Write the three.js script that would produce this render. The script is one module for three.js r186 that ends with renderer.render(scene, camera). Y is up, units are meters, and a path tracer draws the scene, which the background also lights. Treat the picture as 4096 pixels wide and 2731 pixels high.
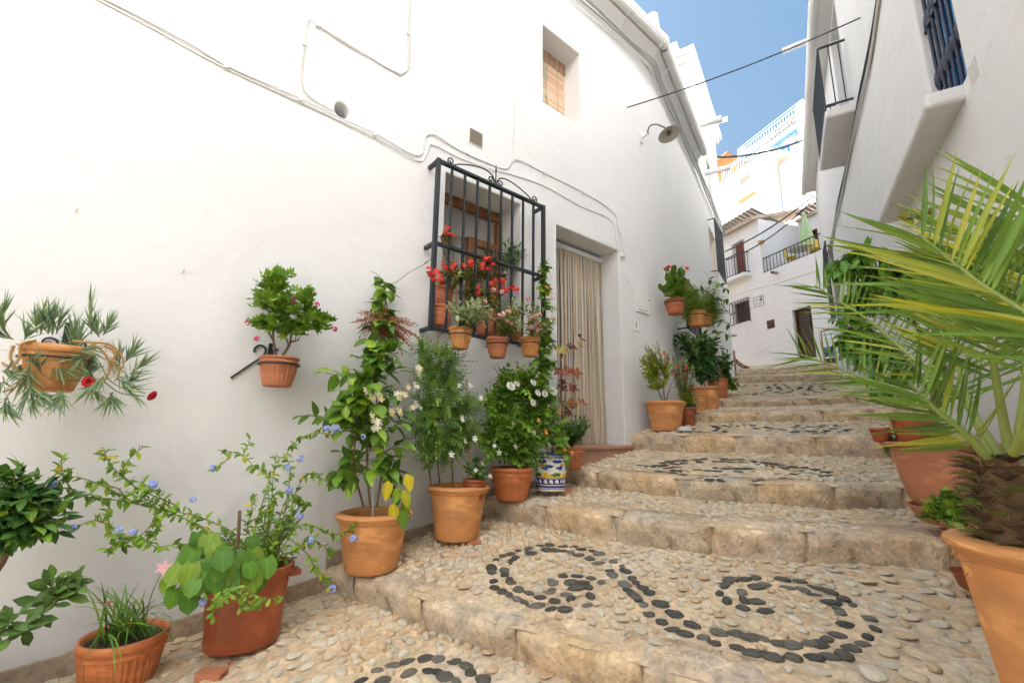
import * as THREE from 'three';
import { mergeGeometries, mergeVertices } from 'three/addons/utils/BufferGeometryUtils.js';
import { ImprovedNoise } from 'three/addons/math/ImprovedNoise.js';
import { RoundedBoxGeometry } from 'three/addons/geometries/RoundedBoxGeometry.js';

// ---------------------------------------------------------------- camera
const scene = new THREE.Scene();
const camera = new THREE.PerspectiveCamera(73.76, 1024 / 682, 0.05, 400);
camera.position.set(0, 1.25, 3);
camera.rotation.order = 'YXZ';
camera.rotation.set(THREE.MathUtils.degToRad(11.228), THREE.MathUtils.degToRad(-40.24), THREE.MathUtils.degToRad(0.642));
scene.add(camera);

// ---------------------------------------------------------------- sky, sun, exposure
const EXPOSURE = 6.2;
const sunDir = (() => {
  const el = THREE.MathUtils.degToRad(38), az = THREE.MathUtils.degToRad(49.76 + 75);
  return new THREE.Vector3(Math.cos(el) * Math.cos(az), Math.sin(el), -Math.cos(el) * Math.sin(az));
})();
{
  const w = 512, h = 256, data = new Float32Array(w * h * 4);
  const k = 1 / EXPOSURE;
  for (let j = 0; j < h; j++) for (let i = 0; i < w; i++) {
    const el = ((j + 0.5) / h - 0.5) * Math.PI, az = ((i + 0.5) / w - 0.5) * 2 * Math.PI;
    const d = new THREE.Vector3(Math.cos(el) * Math.cos(az), Math.sin(el), Math.cos(el) * Math.sin(az));
    const e = Math.max(0, d.y);
    const t = Math.pow(1 - e, 2.2);
    const c = [0.07 + 0.54 * t, 0.29 + 0.44 * t, 0.60 + 0.33 * t];
    const g = Math.acos(Math.min(1, d.dot(sunDir)));
    const a = 3.2 * Math.exp(-g / 0.38) + 0.45 * Math.exp(-g / 0.9);
    const o = (j * w + i) * 4;
    data[o] = (c[0] + a * 1.0) * k; data[o + 1] = (c[1] + a * 0.95) * k; data[o + 2] = (c[2] + a * 0.86) * k; data[o + 3] = 1;
  }
  const sky = new THREE.DataTexture(data, w, h, THREE.RGBAFormat, THREE.FloatType);
  sky.mapping = THREE.EquirectangularReflectionMapping;
  sky.magFilter = sky.minFilter = THREE.LinearFilter;
  sky.needsUpdate = true;
  scene.background = sky; scene.environment = sky;
}
const sun = new THREE.DirectionalLight(new THREE.Color(1, 0.975, 0.94), 5);
sun.position.copy(sunDir).multiplyScalar(60).add(new THREE.Vector3(6, 0, 0));
sun.target.position.set(6, 0, 0);
sun.castShadow = true;
sun.shadow.mapSize.set(4096, 4096);
Object.assign(sun.shadow.camera, { left: -40, right: 40, top: 40, bottom: -40, near: 1, far: 160 });
scene.add(sun, sun.target);

const renderer = new THREE.WebGLRenderer({ antialias: true });
renderer.setSize(1024, 682);
renderer.toneMapping = THREE.LinearToneMapping;
renderer.toneMappingExposure = EXPOSURE;
renderer.shadowMap.enabled = true;

// ---------------------------------------------------------------- helpers
const V = (x, y, z) => new THREE.Vector3(x, y, z);
function rng(a) { return () => { a |= 0; a = a + 0x6D2B79F5 | 0; let t = Math.imul(a ^ a >>> 15, 1 | a); t = t + Math.imul(t ^ t >>> 7, 61 | t) ^ t; return ((t ^ t >>> 14) >>> 0) / 4294967296; }; }
let R = rng(7);
const rr = (a, b) => a + (b - a) * R();
const pick = (a) => a[Math.floor(R() * a.length)];
const IN = new ImprovedNoise();
const n3 = (x, y, z) => IN.noise(x + 31.7, y + 17.3, z + 5.1);
const fbm3 = (x, y, z, o = 3) => { let s = 0, a = 1, f = 1; for (let i = 0; i < o; i++) { s += a * n3(x * f, y * f, z * f); a *= 0.5; f *= 2.03; } return s; };
const lerp = (a, b, t) => a + (b - a) * t;
const clamp = (x, a, b) => Math.max(a, Math.min(b, x));
const smooth = (a, b, x) => { const t = clamp((x - a) / (b - a), 0, 1); return t * t * (3 - 2 * t); };

const used = {};
function numbered(n) { const k = used[n] = (used[n] ?? -1) + 1; return k ? n + '_' + String(k).padStart(3, '0') : n; }
function thing(name, label, category, pos = [0, 0, 0], turn = 0, group) {
  const o = new THREE.Group(); o.name = numbered(name); scene.add(o);
  o.position.set(...pos); o.rotation.y = turn; o.userData = { label, category };
  if (group) o.userData.group = group;
  return o;
}
function structure(name, label) { const o = new THREE.Group(); o.name = numbered(name); scene.add(o); o.userData = { kind: 'structure', label }; return o; }
function mesh(name, geo, mat, parent) {
  const m = new THREE.Mesh(geo, mat); m.name = name; m.castShadow = m.receiveShadow = true; if (parent) parent.add(m); return m;
}
function solo(name, geo, mat, label, category, group) {
  const m = mesh(numbered(name), geo, mat, scene); m.userData = { label, category }; if (group) m.userData.group = group; return m;
}
const clean = (g) => { const o = g.index ? g.toNonIndexed() : g; for (const k of Object.keys(o.attributes)) if (!['position', 'normal', 'uv'].includes(k)) o.deleteAttribute(k); return o; };
const merge = (list) => mergeGeometries(list.map(clean), false);
// uv in metres by dominant normal
function metre(g) {
  const o = g.index ? g.toNonIndexed() : g; if (!o.attributes.normal) o.computeVertexNormals();
  const p = o.attributes.position, n = o.attributes.normal, uv = new Float32Array(p.count * 2);
  for (let i = 0; i < p.count; i += 3) {
    let ax = 0, ay = 0, az = 0; for (let k = 0; k < 3; k++) { ax += Math.abs(n.getX(i + k)); ay += Math.abs(n.getY(i + k)); az += Math.abs(n.getZ(i + k)); }
    for (let k = 0; k < 3; k++) {
      const x = p.getX(i + k), y = p.getY(i + k), z = p.getZ(i + k);
      let a, b; if (ay >= ax && ay >= az) { a = x; b = z; } else if (az >= ax) { a = x; b = y; } else { a = z; b = y; }
      uv[(i + k) * 2] = a; uv[(i + k) * 2 + 1] = b;
    }
  }
  o.setAttribute('uv', new THREE.BufferAttribute(uv, 2)); return o;
}
function box(x0, y0, z0, x1, y1, z1) { const g = new THREE.BoxGeometry(Math.abs(x1 - x0), Math.abs(y1 - y0), Math.abs(z1 - z0)); g.translate((x0 + x1) / 2, (y0 + y1) / 2, (z0 + z1) / 2); return metre(g); }
function rbox(x0, y0, z0, x1, y1, z1, r = 0.01, s = 2) { const g = new RoundedBoxGeometry(Math.abs(x1 - x0), Math.abs(y1 - y0), Math.abs(z1 - z0), s, r); g.translate((x0 + x1) / 2, (y0 + y1) / 2, (z0 + z1) / 2); return metre(g); }
function tube(pts, r, seg = 0, rad = 6, closed = false) {
  const c = pts.isCurve ? pts : new THREE.CatmullRomCurve3(pts.map((p) => p.isVector3 ? p : V(...p)), closed, 'centripetal');
  const n = seg || Math.max(2, pts.length * 3);
  return new THREE.TubeGeometry(c, n, r, rad, closed);
}
// tapered tube from point list, radii r0 -> r1
function limb(pts, r0, r1, seg = 6, rad = 6) {
  const c = new THREE.CatmullRomCurve3(pts.map((p) => p.isVector3 ? p : V(...p)), false, 'centripetal');
  const g = new THREE.TubeGeometry(c, seg, 1, rad, false), p = g.attributes.position, a = c.getSpacedPoints(seg);
  for (let i = 0; i <= seg; i++) { const r = lerp(r0, r1, i / seg); for (let j = 0; j <= rad; j++) { const k = i * (rad + 1) + j; p.setXYZ(k, a[i].x + (p.getX(k) - a[i].x) * r, a[i].y + (p.getY(k) - a[i].y) * r, a[i].z + (p.getZ(k) - a[i].z) * r); } }
  return g;
}
function bar(a, b, w, d = w) { // square bar between points
  const A = V(...a), B = V(...b), L = A.distanceTo(B), g = new THREE.BoxGeometry(w, L, d);
  const q = new THREE.Quaternion().setFromUnitVectors(V(0, 1, 0), B.clone().sub(A).normalize());
  g.applyQuaternion(q); g.translate((A.x + B.x) / 2, (A.y + B.y) / 2, (A.z + B.z) / 2); return g;
}
function lathe(pts, seg = 40) { return new THREE.LatheGeometry(pts.map((p) => new THREE.Vector2(p[0], p[1])), seg); }

// tileable value noise for textures
function lattice(seed, n) { const q = rng(seed), a = new Float32Array(n * n); for (let i = 0; i < n * n; i++) a[i] = q(); return (u, v) => { const x = u * n, y = v * n, xi = Math.floor(x), yi = Math.floor(y); let fx = x - xi, fy = y - yi; fx = fx * fx * (3 - 2 * fx); fy = fy * fy * (3 - 2 * fy); const at = (i, j) => a[((j % n + n) % n) * n + ((i % n + n) % n)]; return lerp(lerp(at(xi, yi), at(xi + 1, yi), fx), lerp(at(xi, yi + 1), at(xi + 1, yi + 1), fx), fy); }; }
function tfbm(seed, n, o) { const L = []; for (let i = 0; i < o; i++) L.push(lattice(seed + i * 13, n << i)); return (u, v) => { let s = 0, a = 0.5, t = 0; for (const l of L) { s += a * l(u, v); t += a; a *= 0.5; } return s / t; }; }
function tex(size, fn, color, rep = 1) {
  const d = new Uint8Array(size * size * 4);
  for (let j = 0; j < size; j++) for (let i = 0; i < size; i++) { const c = fn((i + 0.5) / size, (j + 0.5) / size), o = (j * size + i) * 4; if (typeof c === 'number') { d[o] = d[o + 1] = d[o + 2] = clamp(c, 0, 1) * 255; } else { d[o] = clamp(c[0], 0, 1) * 255; d[o + 1] = clamp(c[1], 0, 1) * 255; d[o + 2] = clamp(c[2], 0, 1) * 255; } d[o + 3] = 255; }
  const t = new THREE.DataTexture(d, size, size); t.wrapS = t.wrapT = THREE.RepeatWrapping; t.magFilter = THREE.LinearFilter; t.minFilter = THREE.LinearMipmapLinearFilter; t.generateMipmaps = true;
  if (color) t.colorSpace = THREE.SRGBColorSpace; t.repeat.set(rep, rep); t.needsUpdate = true; return t;
}
const lin = (r, g, b) => new THREE.Color().setRGB(r, g, b);
const std = (o) => new THREE.MeshStandardMaterial(o);

// ---------------------------------------------------------------- textures and materials
const fA = tfbm(11, 4, 6), fB = tfbm(29, 8, 5), fC = tfbm(53, 16, 4), fD = tfbm(71, 3, 4), fE = tfbm(97, 48, 2);
const plasterBump = tex(640, (u, v) => 0.5 * fA(u, v) + 0.28 * fB(u + 0.3 * fD(u, v), v) + 0.14 * fC(u, v) + 0.10 * fE(u, v), false, 0.42);
const plasterMap = tex(512, (u, v) => { const a = fA(v, u), b = fB(u, v), s = smooth(0.62, 0.78, fD(u + 0.4, v)) * smooth(0.5, 0.7, fB(v, u)) * 0.10; const k = 0.955 + 0.045 * a + 0.02 * (b - 0.5); return [k - s * 0.8, k - 0.001 - s, k - 0.003 - s * 1.15]; }, true, 0.23);
const roughWhiteBump = tex(512, (u, v) => { const r = Math.abs(fB(u, v) - 0.5) * 2; return 0.55 * fA(u, v) + 0.3 * (1 - r) + 0.25 * fC(u, v); }, false, 0.6);
const M = {};
M.plaster = std({ color: lin(0.80, 0.798, 0.795), map: plasterMap, bumpMap: plasterBump, bumpScale: 0.026, roughness: 0.93 });
M.plasterCool = std({ color: lin(0.80, 0.798, 0.795), map: plasterMap, bumpMap: roughWhiteBump, bumpScale: 0.03, roughness: 0.92 });
M.plasterRough = std({ color: lin(0.80, 0.798, 0.795), map: plasterMap, bumpMap: roughWhiteBump, bumpScale: 0.05, roughness: 0.95 });
M.whitePaint = std({ color: lin(0.78, 0.78, 0.76), roughness: 0.55 });
M.cable = std({ color: lin(0.62, 0.60, 0.54), roughness: 0.6 });
M.cableGrey = std({ color: lin(0.45, 0.45, 0.44), roughness: 0.6 });
M.blackCable = std({ color: lin(0.03, 0.03, 0.035), roughness: 0.5 });
M.iron = std({ color: lin(0.022, 0.028, 0.034), roughness: 0.42, metalness: 0.2 });
M.ironDull = std({ color: lin(0.03, 0.032, 0.036), roughness: 0.6 });
M.navy = std({ color: lin(0.018, 0.022, 0.05), roughness: 0.4 });
const speck = tfbm(131, 64, 2);
const terraMap = tex(512, (u, v) => { const a = fA(u, v), b = fC(u, v), w = smooth(0.52, 0.70, fD(u, v + 0.3) * 0.6 + fB(v, u) * 0.4) * 0.16 + smooth(0.62, 0.72, fC(v, u)) * smooth(0.5, 0.65, fA(v, u)) * 0.16; const k = 0.84 + 0.26 * (a - 0.5) + 0.12 * (b - 0.5); return [k + w, k * 0.985 + w * 1.3, k * 0.97 + w * 1.5]; }, true);
const fineBump = tex(512, (u, v) => 0.6 * speck(u, v) + 0.4 * fB(u, v), false);
M.terra = std({ color: lin(0.90, 0.41, 0.145), map: terraMap, bumpMap: fineBump, bumpScale: 0.0016, roughness: 0.72 });
M.terraRim = std({ color: lin(0.90, 0.41, 0.145), map: terraMap, bumpMap: fineBump, bumpScale: 0.0016, roughness: 0.72 });
M.terraDark = std({ color: lin(0.66, 0.21, 0.09), map: terraMap, bumpMap: fineBump, bumpScale: 0.0015, roughness: 0.6 });
M.plasticBrown = std({ color: lin(0.45, 0.11, 0.04), map: terraMap, roughness: 0.42 });
M.plasticOrange = std({ color: lin(0.70, 0.22, 0.07), map: terraMap, roughness: 0.45 });
const wornTerra = tex(512, (u, v) => { const a = fA(u, v), s = smooth(0.60, 0.70, fB(u, v) * 0.7 + fC(u, v) * 0.35); const k = 0.88 + 0.2 * (a - 0.5); return [k + s * 0.12, k + s * 0.32, k + s * 0.36]; }, true);
M.terraWorn = std({ color: lin(0.62, 0.23, 0.11), map: wornTerra, bumpMap: fineBump, bumpScale: 0.002, roughness: 0.78 });
M.planterPink = std({ color: lin(0.62, 0.24, 0.13), map: wornTerra, roughness: 0.5 });
M.plasticGreen = std({ color: lin(0.02, 0.07, 0.06), roughness: 0.4 });
const soilMap = tex(256, (u, v) => { const a = fB(u, v), b = speck(u, v); const k = 0.28 + 0.5 * (a - 0.4) + 0.35 * (b - 0.5); return [k, k * 0.78, k * 0.58]; }, true, 3);
M.soil = std({ color: lin(0.5, 0.5, 0.5), map: soilMap, bumpMap: fineBump, bumpScale: 0.01, roughness: 1 });
// stone of the risers
const chisel = (() => { const s = 512, d = new Float32Array(s * s), q = rng(401); for (let k = 0; k < 700; k++) { const cx = q() * s, cy = q() * s, a = 1.3 + (q() - 0.5) * 2.2, L = 4 + q() * 9, w = 2.2 + q() * 4, h = 0.4 + q() * 0.6; const dx = Math.cos(a), dy = Math.sin(a); for (let t = -L; t <= L; t++) for (let o = -3; o <= 3; o++) { const x = ((cx + dx * t - dy * o + s * 4) | 0) % s, y = ((cy + dy * t + dx * o + s * 4) | 0) % s; const f = Math.exp(-(o * o) / w) * (1 - Math.abs(t) / L) * h; d[y * s + x] = Math.max(d[y * s + x], f); } } return (u, v) => d[((v * s) | 0) % s * s + ((u * s) | 0) % s]; })();
const stoneMap = tex(640, (u, v) => { const a = fA(u, v), b = fB(v, u), c = fC(u, v), g = smooth(0.45, 0.7, fD(v, u)), ch = chisel(u, v); let k = 0.83 + 0.22 * (b - 0.5) + 0.26 * (c - 0.5) + 0.16 * (speck(u, v) - 0.5) + ch * 0.06; const o = smooth(0.58, 0.8, a) * 0.045; const dk = smooth(0.62, 0.72, fB(u * 1, v + 0.5)) * 0.09; k -= dk; return [k * 1.0 + 0.02, k * 0.92 - o * 0.35 + g * 0.03, k * 0.80 - o * 1.1 + g * 0.07]; }, true, 1.1);
const stoneBump = tex(640, (u, v) => 0.34 * fB(v, u) + 0.3 * fC(u, v) + 0.14 * speck(u, v) + 0.30 * chisel(u, v) + 0.1 * fE(u, v), false, 1.1);
M.stone = [lin(0.94, 0.90, 0.82), lin(0.98, 0.90, 0.76), lin(0.86, 0.85, 0.79), lin(1.0, 0.96, 0.90)].map((c) => std({ color: c, map: stoneMap, bumpMap: stoneBump, bumpScale: 0.022, roughness: 0.95 }));
const mortarMap = tex(640, (u, v) => { const a = fA(u, v), b = fB(u, v), c = fC(v, u), g = smooth(0.4, 0.7, fD(u, v)); const k = 0.83 + 0.18 * (a - 0.5) + 0.16 * (b - 0.5) + 0.14 * (c - 0.5) + 0.22 * (speck(u, v) - 0.5); return [k, k * (0.885 + 0.03 * g), k * (0.74 + 0.08 * g)]; }, true, 0.8);
M.mortar = std({ color: lin(1.0, 0.98, 0.93), map: mortarMap, bumpMap: stoneBump, bumpScale: 0.008, roughness: 0.97 });
M.cement = std({ color: lin(0.62, 0.62, 0.62), map: mortarMap, bumpMap: plasterBump, bumpScale: 0.01, roughness: 0.95 });
const pebMap = tex(256, (u, v) => { const a = fB(u, v), c = fC(u, v); const k = 0.9 + 0.2 * (a - 0.5) + 0.12 * (c - 0.5); return [k, k * 0.985, k * 0.96]; }, true);
M.pale = [lin(0.90, 0.76, 0.56), lin(0.92, 0.77, 0.54), lin(0.84, 0.62, 0.40), lin(0.80, 0.71, 0.57), lin(0.94, 0.85, 0.69)].map((c) => std({ color: c, map: pebMap, bumpMap: fineBump, bumpScale: 0.0012, roughness: 0.7 }));
M.dark = [lin(0.08, 0.082, 0.076), lin(0.14, 0.135, 0.112), lin(0.21, 0.20, 0.175), lin(0.11, 0.10, 0.08)].map((c) => std({ color: c, map: pebMap, bumpMap: fineBump, bumpScale: 0.0015, roughness: 0.62 }));
const woodMap = tex(256, (u, v) => { const g = 0.5 + 0.5 * Math.sin((u * 14 + 2.2 * fA(u, v * 0.5)) * 6.28); const k = 0.78 + 0.14 * g + 0.2 * (fB(u * 2 % 1, v) - 0.5); return [k, k * 0.95, k * 0.9]; }, true);
M.wood = std({ color: lin(0.36, 0.165, 0.06), map: woodMap, roughness: 0.5 });
M.woodRed = std({ color: lin(0.22, 0.05, 0.028), map: woodMap, roughness: 0.45 });
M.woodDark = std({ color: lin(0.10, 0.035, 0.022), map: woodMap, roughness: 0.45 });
M.twig = std({ color: lin(0.20, 0.12, 0.06), roughness: 0.9 });
M.greenStem = std({ color: lin(0.16, 0.20, 0.05), roughness: 0.7 });
M.bark = std({ color: lin(0.26, 0.20, 0.14), map: mortarMap, bumpMap: stoneBump, bumpScale: 0.006, roughness: 0.95 });
M.glass = new THREE.MeshPhysicalMaterial({ color: 0xffffff, roughness: 0.03, transmission: 1, thickness: 0, ior: 1.5 });
// leaf map: pale midrib and side veins
const veinMap = tex(128, (u, v) => { const x = Math.abs(u - 0.5) * 2; const mid = Math.exp(-x * x * 260) * 0.55; const s = Math.pow(0.5 + 0.5 * Math.cos((v * 9 - x * 2.4) * 6.28), 10) * 0.13 * (1 - x); const k = 0.86 + 0.14 * (fC(u, v) - 0.3); return [k + mid * 0.7 + s, k + mid * 0.35 + s * 0.8, k + mid * 0.3]; }, true);
function leafMat(r, g, b, o = {}) { return new THREE.MeshPhysicalMaterial({ color: lin(r * 1.6, g * 1.6, b * 1.5), map: veinMap, roughness: o.rough ?? 0.5, transmission: o.tr ?? 0.25, thickness: 0, side: THREE.DoubleSide, specularIntensity: o.spec ?? 0.5 }); }
camera.updateMatrixWorld(); camera.updateProjectionMatrix();
// ---------------------------------------------------------------- ground, steps
{
  const g = new THREE.PlaneGeometry(900, 900, 8, 8); g.rotateX(-Math.PI / 2); g.translate(0, -3.2, 0);
  const m = mesh('ground', metre(g), std({ color: lin(0.42, 0.36, 0.27), map: mortarMap, roughness: 1 }), scene); m.userData = { kind: 'structure', label: 'dry ground of the hillside below the village' };
}
// front edge of every step as left-to-right line [x, z]; top height, foot height
const EDGE = [
  null,
  { p: [[1.04, -0.1], [1.07, 0], [1.21, 0.5], [1.30, 1.0], [1.44, 1.5], [1.62, 2.1], [1.85, 2.8], [2.1, 3.8]], top: 0.44, foot: 0.30 },
  { p: [[2.23, -0.1], [2.27, 0], [2.37, 0.5], [2.42, 1.0], [2.55, 1.5], [2.90, 2.05], [3.2, 2.45], [3.5, 3.3]], top: 0.75, foot: 0.59 },
  { p: [[3.2, -0.1], [3.2, 0], [3.2, 0.6], [3.31, 1.2], [3.42, 1.6], [3.62, 1.9], [4.0, 2.25], [4.3, 3.0]], top: 0.925, foot: 0.775 },
  { p: [[4.25, -0.1], [4.25, 0], [4.26, 0.5], [4.38, 1.0], [4.55, 1.5], [4.85, 1.95], [5.1, 2.3], [5.3, 2.8]], top: 1.245, foot: 1.07 },
  { p: [[4.95, -0.2], [5.0, 0], [5.15, 0.5], [5.38, 0.95], [5.46, 1.4], [5.46, 1.75], [5.3, 2.1], [5.2, 2.7]], top: 1.5, foot: 1.375 },
  { p: [[5.9, -0.5], [6.1, -0.05], [6.5, 0.35], [6.75, 0.75], [6.65, 1.15], [6.4, 1.5], [6.2, 1.85], [6.1, 2.4]], top: 1.72, foot: 1.61 },
  { p: [[10.6, -2.3], [10.95, -1.75], [11.3, -1.25], [11.6, -0.85], [11.75, -0.5], [11.85, -0.1], [11.9, 0.2], [11.9, 0.7]], top: 2.6, foot: 2.43 },
  { p: [[13.5, -3.0], [13.78, -2.55], [13.95, -2.2], [14.1, -1.9], [14.25, -1.55], [14.4, -1.25], [14.5, -0.9], [14.6, -0.2]], top: 3.05, foot: 2.92 },
  { p: [[15.3, -3.5], [15.52, -3.1], [15.68, -2.8], [15.8, -2.5], [15.92, -2.2], [16.05, -1.85], [16.2, -1.4], [16.3, -0.6]], top: 3.36, foot: 3.23 },
];
const START = [[-13, -0.1], [-13, 0.4], [-13, 1.5], [-13, 3], [-13, 4.5], [-13, 6], [-13, 7.5], [-13, 9]];
const FIN = [[16.2, -8.5], [17.4, -7.2], [18.0, -5.5], [18.4, -4.2], [18.6, -3.2], [18.9, -2.6], [19.4, -1.9], [20, -0.6]];
function along(p, t) { const n = p.length - 1, f = clamp(t, 0, 1) * n, i = Math.min(n - 1, Math.floor(f)), k = f - i; const sm = (a, b, c, d) => { const k2 = k * k, k3 = k2 * k; return 0.5 * ((2 * b) + (-a + c) * k + (2 * a - 5 * b + 4 * c - d) * k2 + (-a + 3 * b - 3 * c + d) * k3); }; const q = (j) => p[clamp(j, 0, n)]; return [sm(q(i - 1)[0], q(i)[0], q(i + 1)[0], q(i + 2)[0]), sm(q(i - 1)[1], q(i)[1], q(i + 1)[1], q(i + 2)[1])]; }
function treadPoint(i, t, s) {
  const F = i === 0 ? START : EDGE[i].p, B = i === 9 ? FIN : EDGE[i + 1].p;
  const a = along(F, t), b = along(B, t), x = lerp(a[0], b[0], s), z = lerp(a[1], b[1], s);
  let y0, y1; if (i === 0) { y1 = 0.30; y0 = 0.30 - 0.11 * (b[0] - a[0]); } else { y0 = EDGE[i].top - 0.012; y1 = i === 9 ? 3.86 : EDGE[i + 1].foot; }
  const y = lerp(y0, y1, s) + 0.012 * fbm3(x * 2.1, i * 3, z * 2.1, 3) * smooth(0, 0.15, s);
  return V(x, y, z);
}
const pebGeos = [0, 1, 2, 3, 4].map((k) => { // domed river pebbles
  const g = new THREE.SphereGeometry(1, 10, 5, 0, Math.PI * 2, 0, Math.PI * 0.56), p = g.attributes.position;
  for (let i = 0; i < p.count; i++) { const x = p.getX(i), y = p.getY(i), z = p.getZ(i); const f = 1 + 0.30 * n3(x * 1.1 + k * 9, y * 1.1, z * 1.1 + k * 4) + 0.05 * n3(x * 4 + k, y * 4, z * 4); const e = 1 - 0.16 * Math.max(0, x * (k % 2 ? 1 : -1)); const sq = (v) => Math.sign(v) * Math.pow(Math.abs(v), 0.82); p.setXYZ(i, sq(x) * f, Math.pow(Math.max(y, 0), 0.75) * f + Math.min(y, 0), sq(z) * f * e); }
  const o = mergeVertices(g, 1e-4); o.computeVertexNormals(); return o;
});
const stepLabels = ['cobbled lane paving at the foot of the steps', 'lowest wide cobbled step with dark pebble scrolls', 'second narrow stone step with worn mortar top', 'third cobbled step with a dark pebble leaf shape', 'fourth cobbled step below the door corner', 'fifth narrow cobbled step', 'long sloping cobbled flight up the lane', 'upper cobbled landing below the far house', 'short upper step beside the low wall', 'top of the lane in front of the far house'];
// dark pebble scroll lines [x, z] per step
const scroll = {
  0: [[[0.80, 1.09], [0.887, 1.074], [0.97, 1.053], [1.073, 1.083], [1.154, 1.159], [1.19, 1.276], [1.19, 1.383], [1.17, 1.489]]],
  1: [[[1.90, 1.44], [1.935, 1.33], [1.86, 1.245], [1.77, 1.30], [1.80, 1.40], [1.72, 1.45], [1.639, 1.377], [1.615, 1.242], [1.60, 1.098], [1.671, 0.934], [1.796, 0.806], [1.954, 0.77], [2.123, 0.853], [2.192, 1.042], [2.18, 1.231], [2.124, 1.391], [2.046, 1.534], [1.969, 1.669], [1.90, 1.789], [1.885, 1.886], [1.888, 1.979], [1.911, 2.072], [1.938, 2.157], [1.987, 2.244], [2.069, 2.318], [2.187, 2.363], [2.327, 2.387], [2.444, 2.339], [2.518, 2.284], [2.571, 2.196], [2.575, 2.121], [2.548, 2.04], [2.467, 1.948], [2.361, 1.894], [2.275, 1.911], [2.217, 1.985], [2.268, 2.074]]],
  3: [[[3.50, 0.60], [3.70, 0.73], [3.9, 0.85], [4.04, 1.0], [4.12, 1.2], [4.10, 1.4], [4.07, 1.65], [4.04, 1.84], [3.86, 1.74], [3.70, 1.62], [3.50, 1.47], [3.42, 1.275], [3.45, 1.073], [3.50, 0.85], [3.62, 0.95], [3.70, 1.177], [3.82, 1.45]]],
  4: [[[4.75, 0.45], [4.62, 0.42], [4.5, 0.5], [4.5, 0.7], [4.6, 0.78], [4.8, 0.75], [4.98, 0.62], [5.05, 0.8], [5.0, 1.0], [4.9, 1.15], [4.85, 1.3], [4.85, 1.5], [4.95, 1.65], [5.12, 1.7], [5.2, 1.55], [5.15, 1.4], [5.05, 1.38]]],
  6: [[[7.2, -0.1], [8.2, 0.1], [9.4, -0.3], [10.6, -0.8]], [[7.5, 0.9], [8.5, 0.5], [9.6, 0.2], [11.2, -0.2]], [[8.8, -0.7], [9.6, -0.8], [10.4, -1.1]]],
};
const STEP = [];
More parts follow.
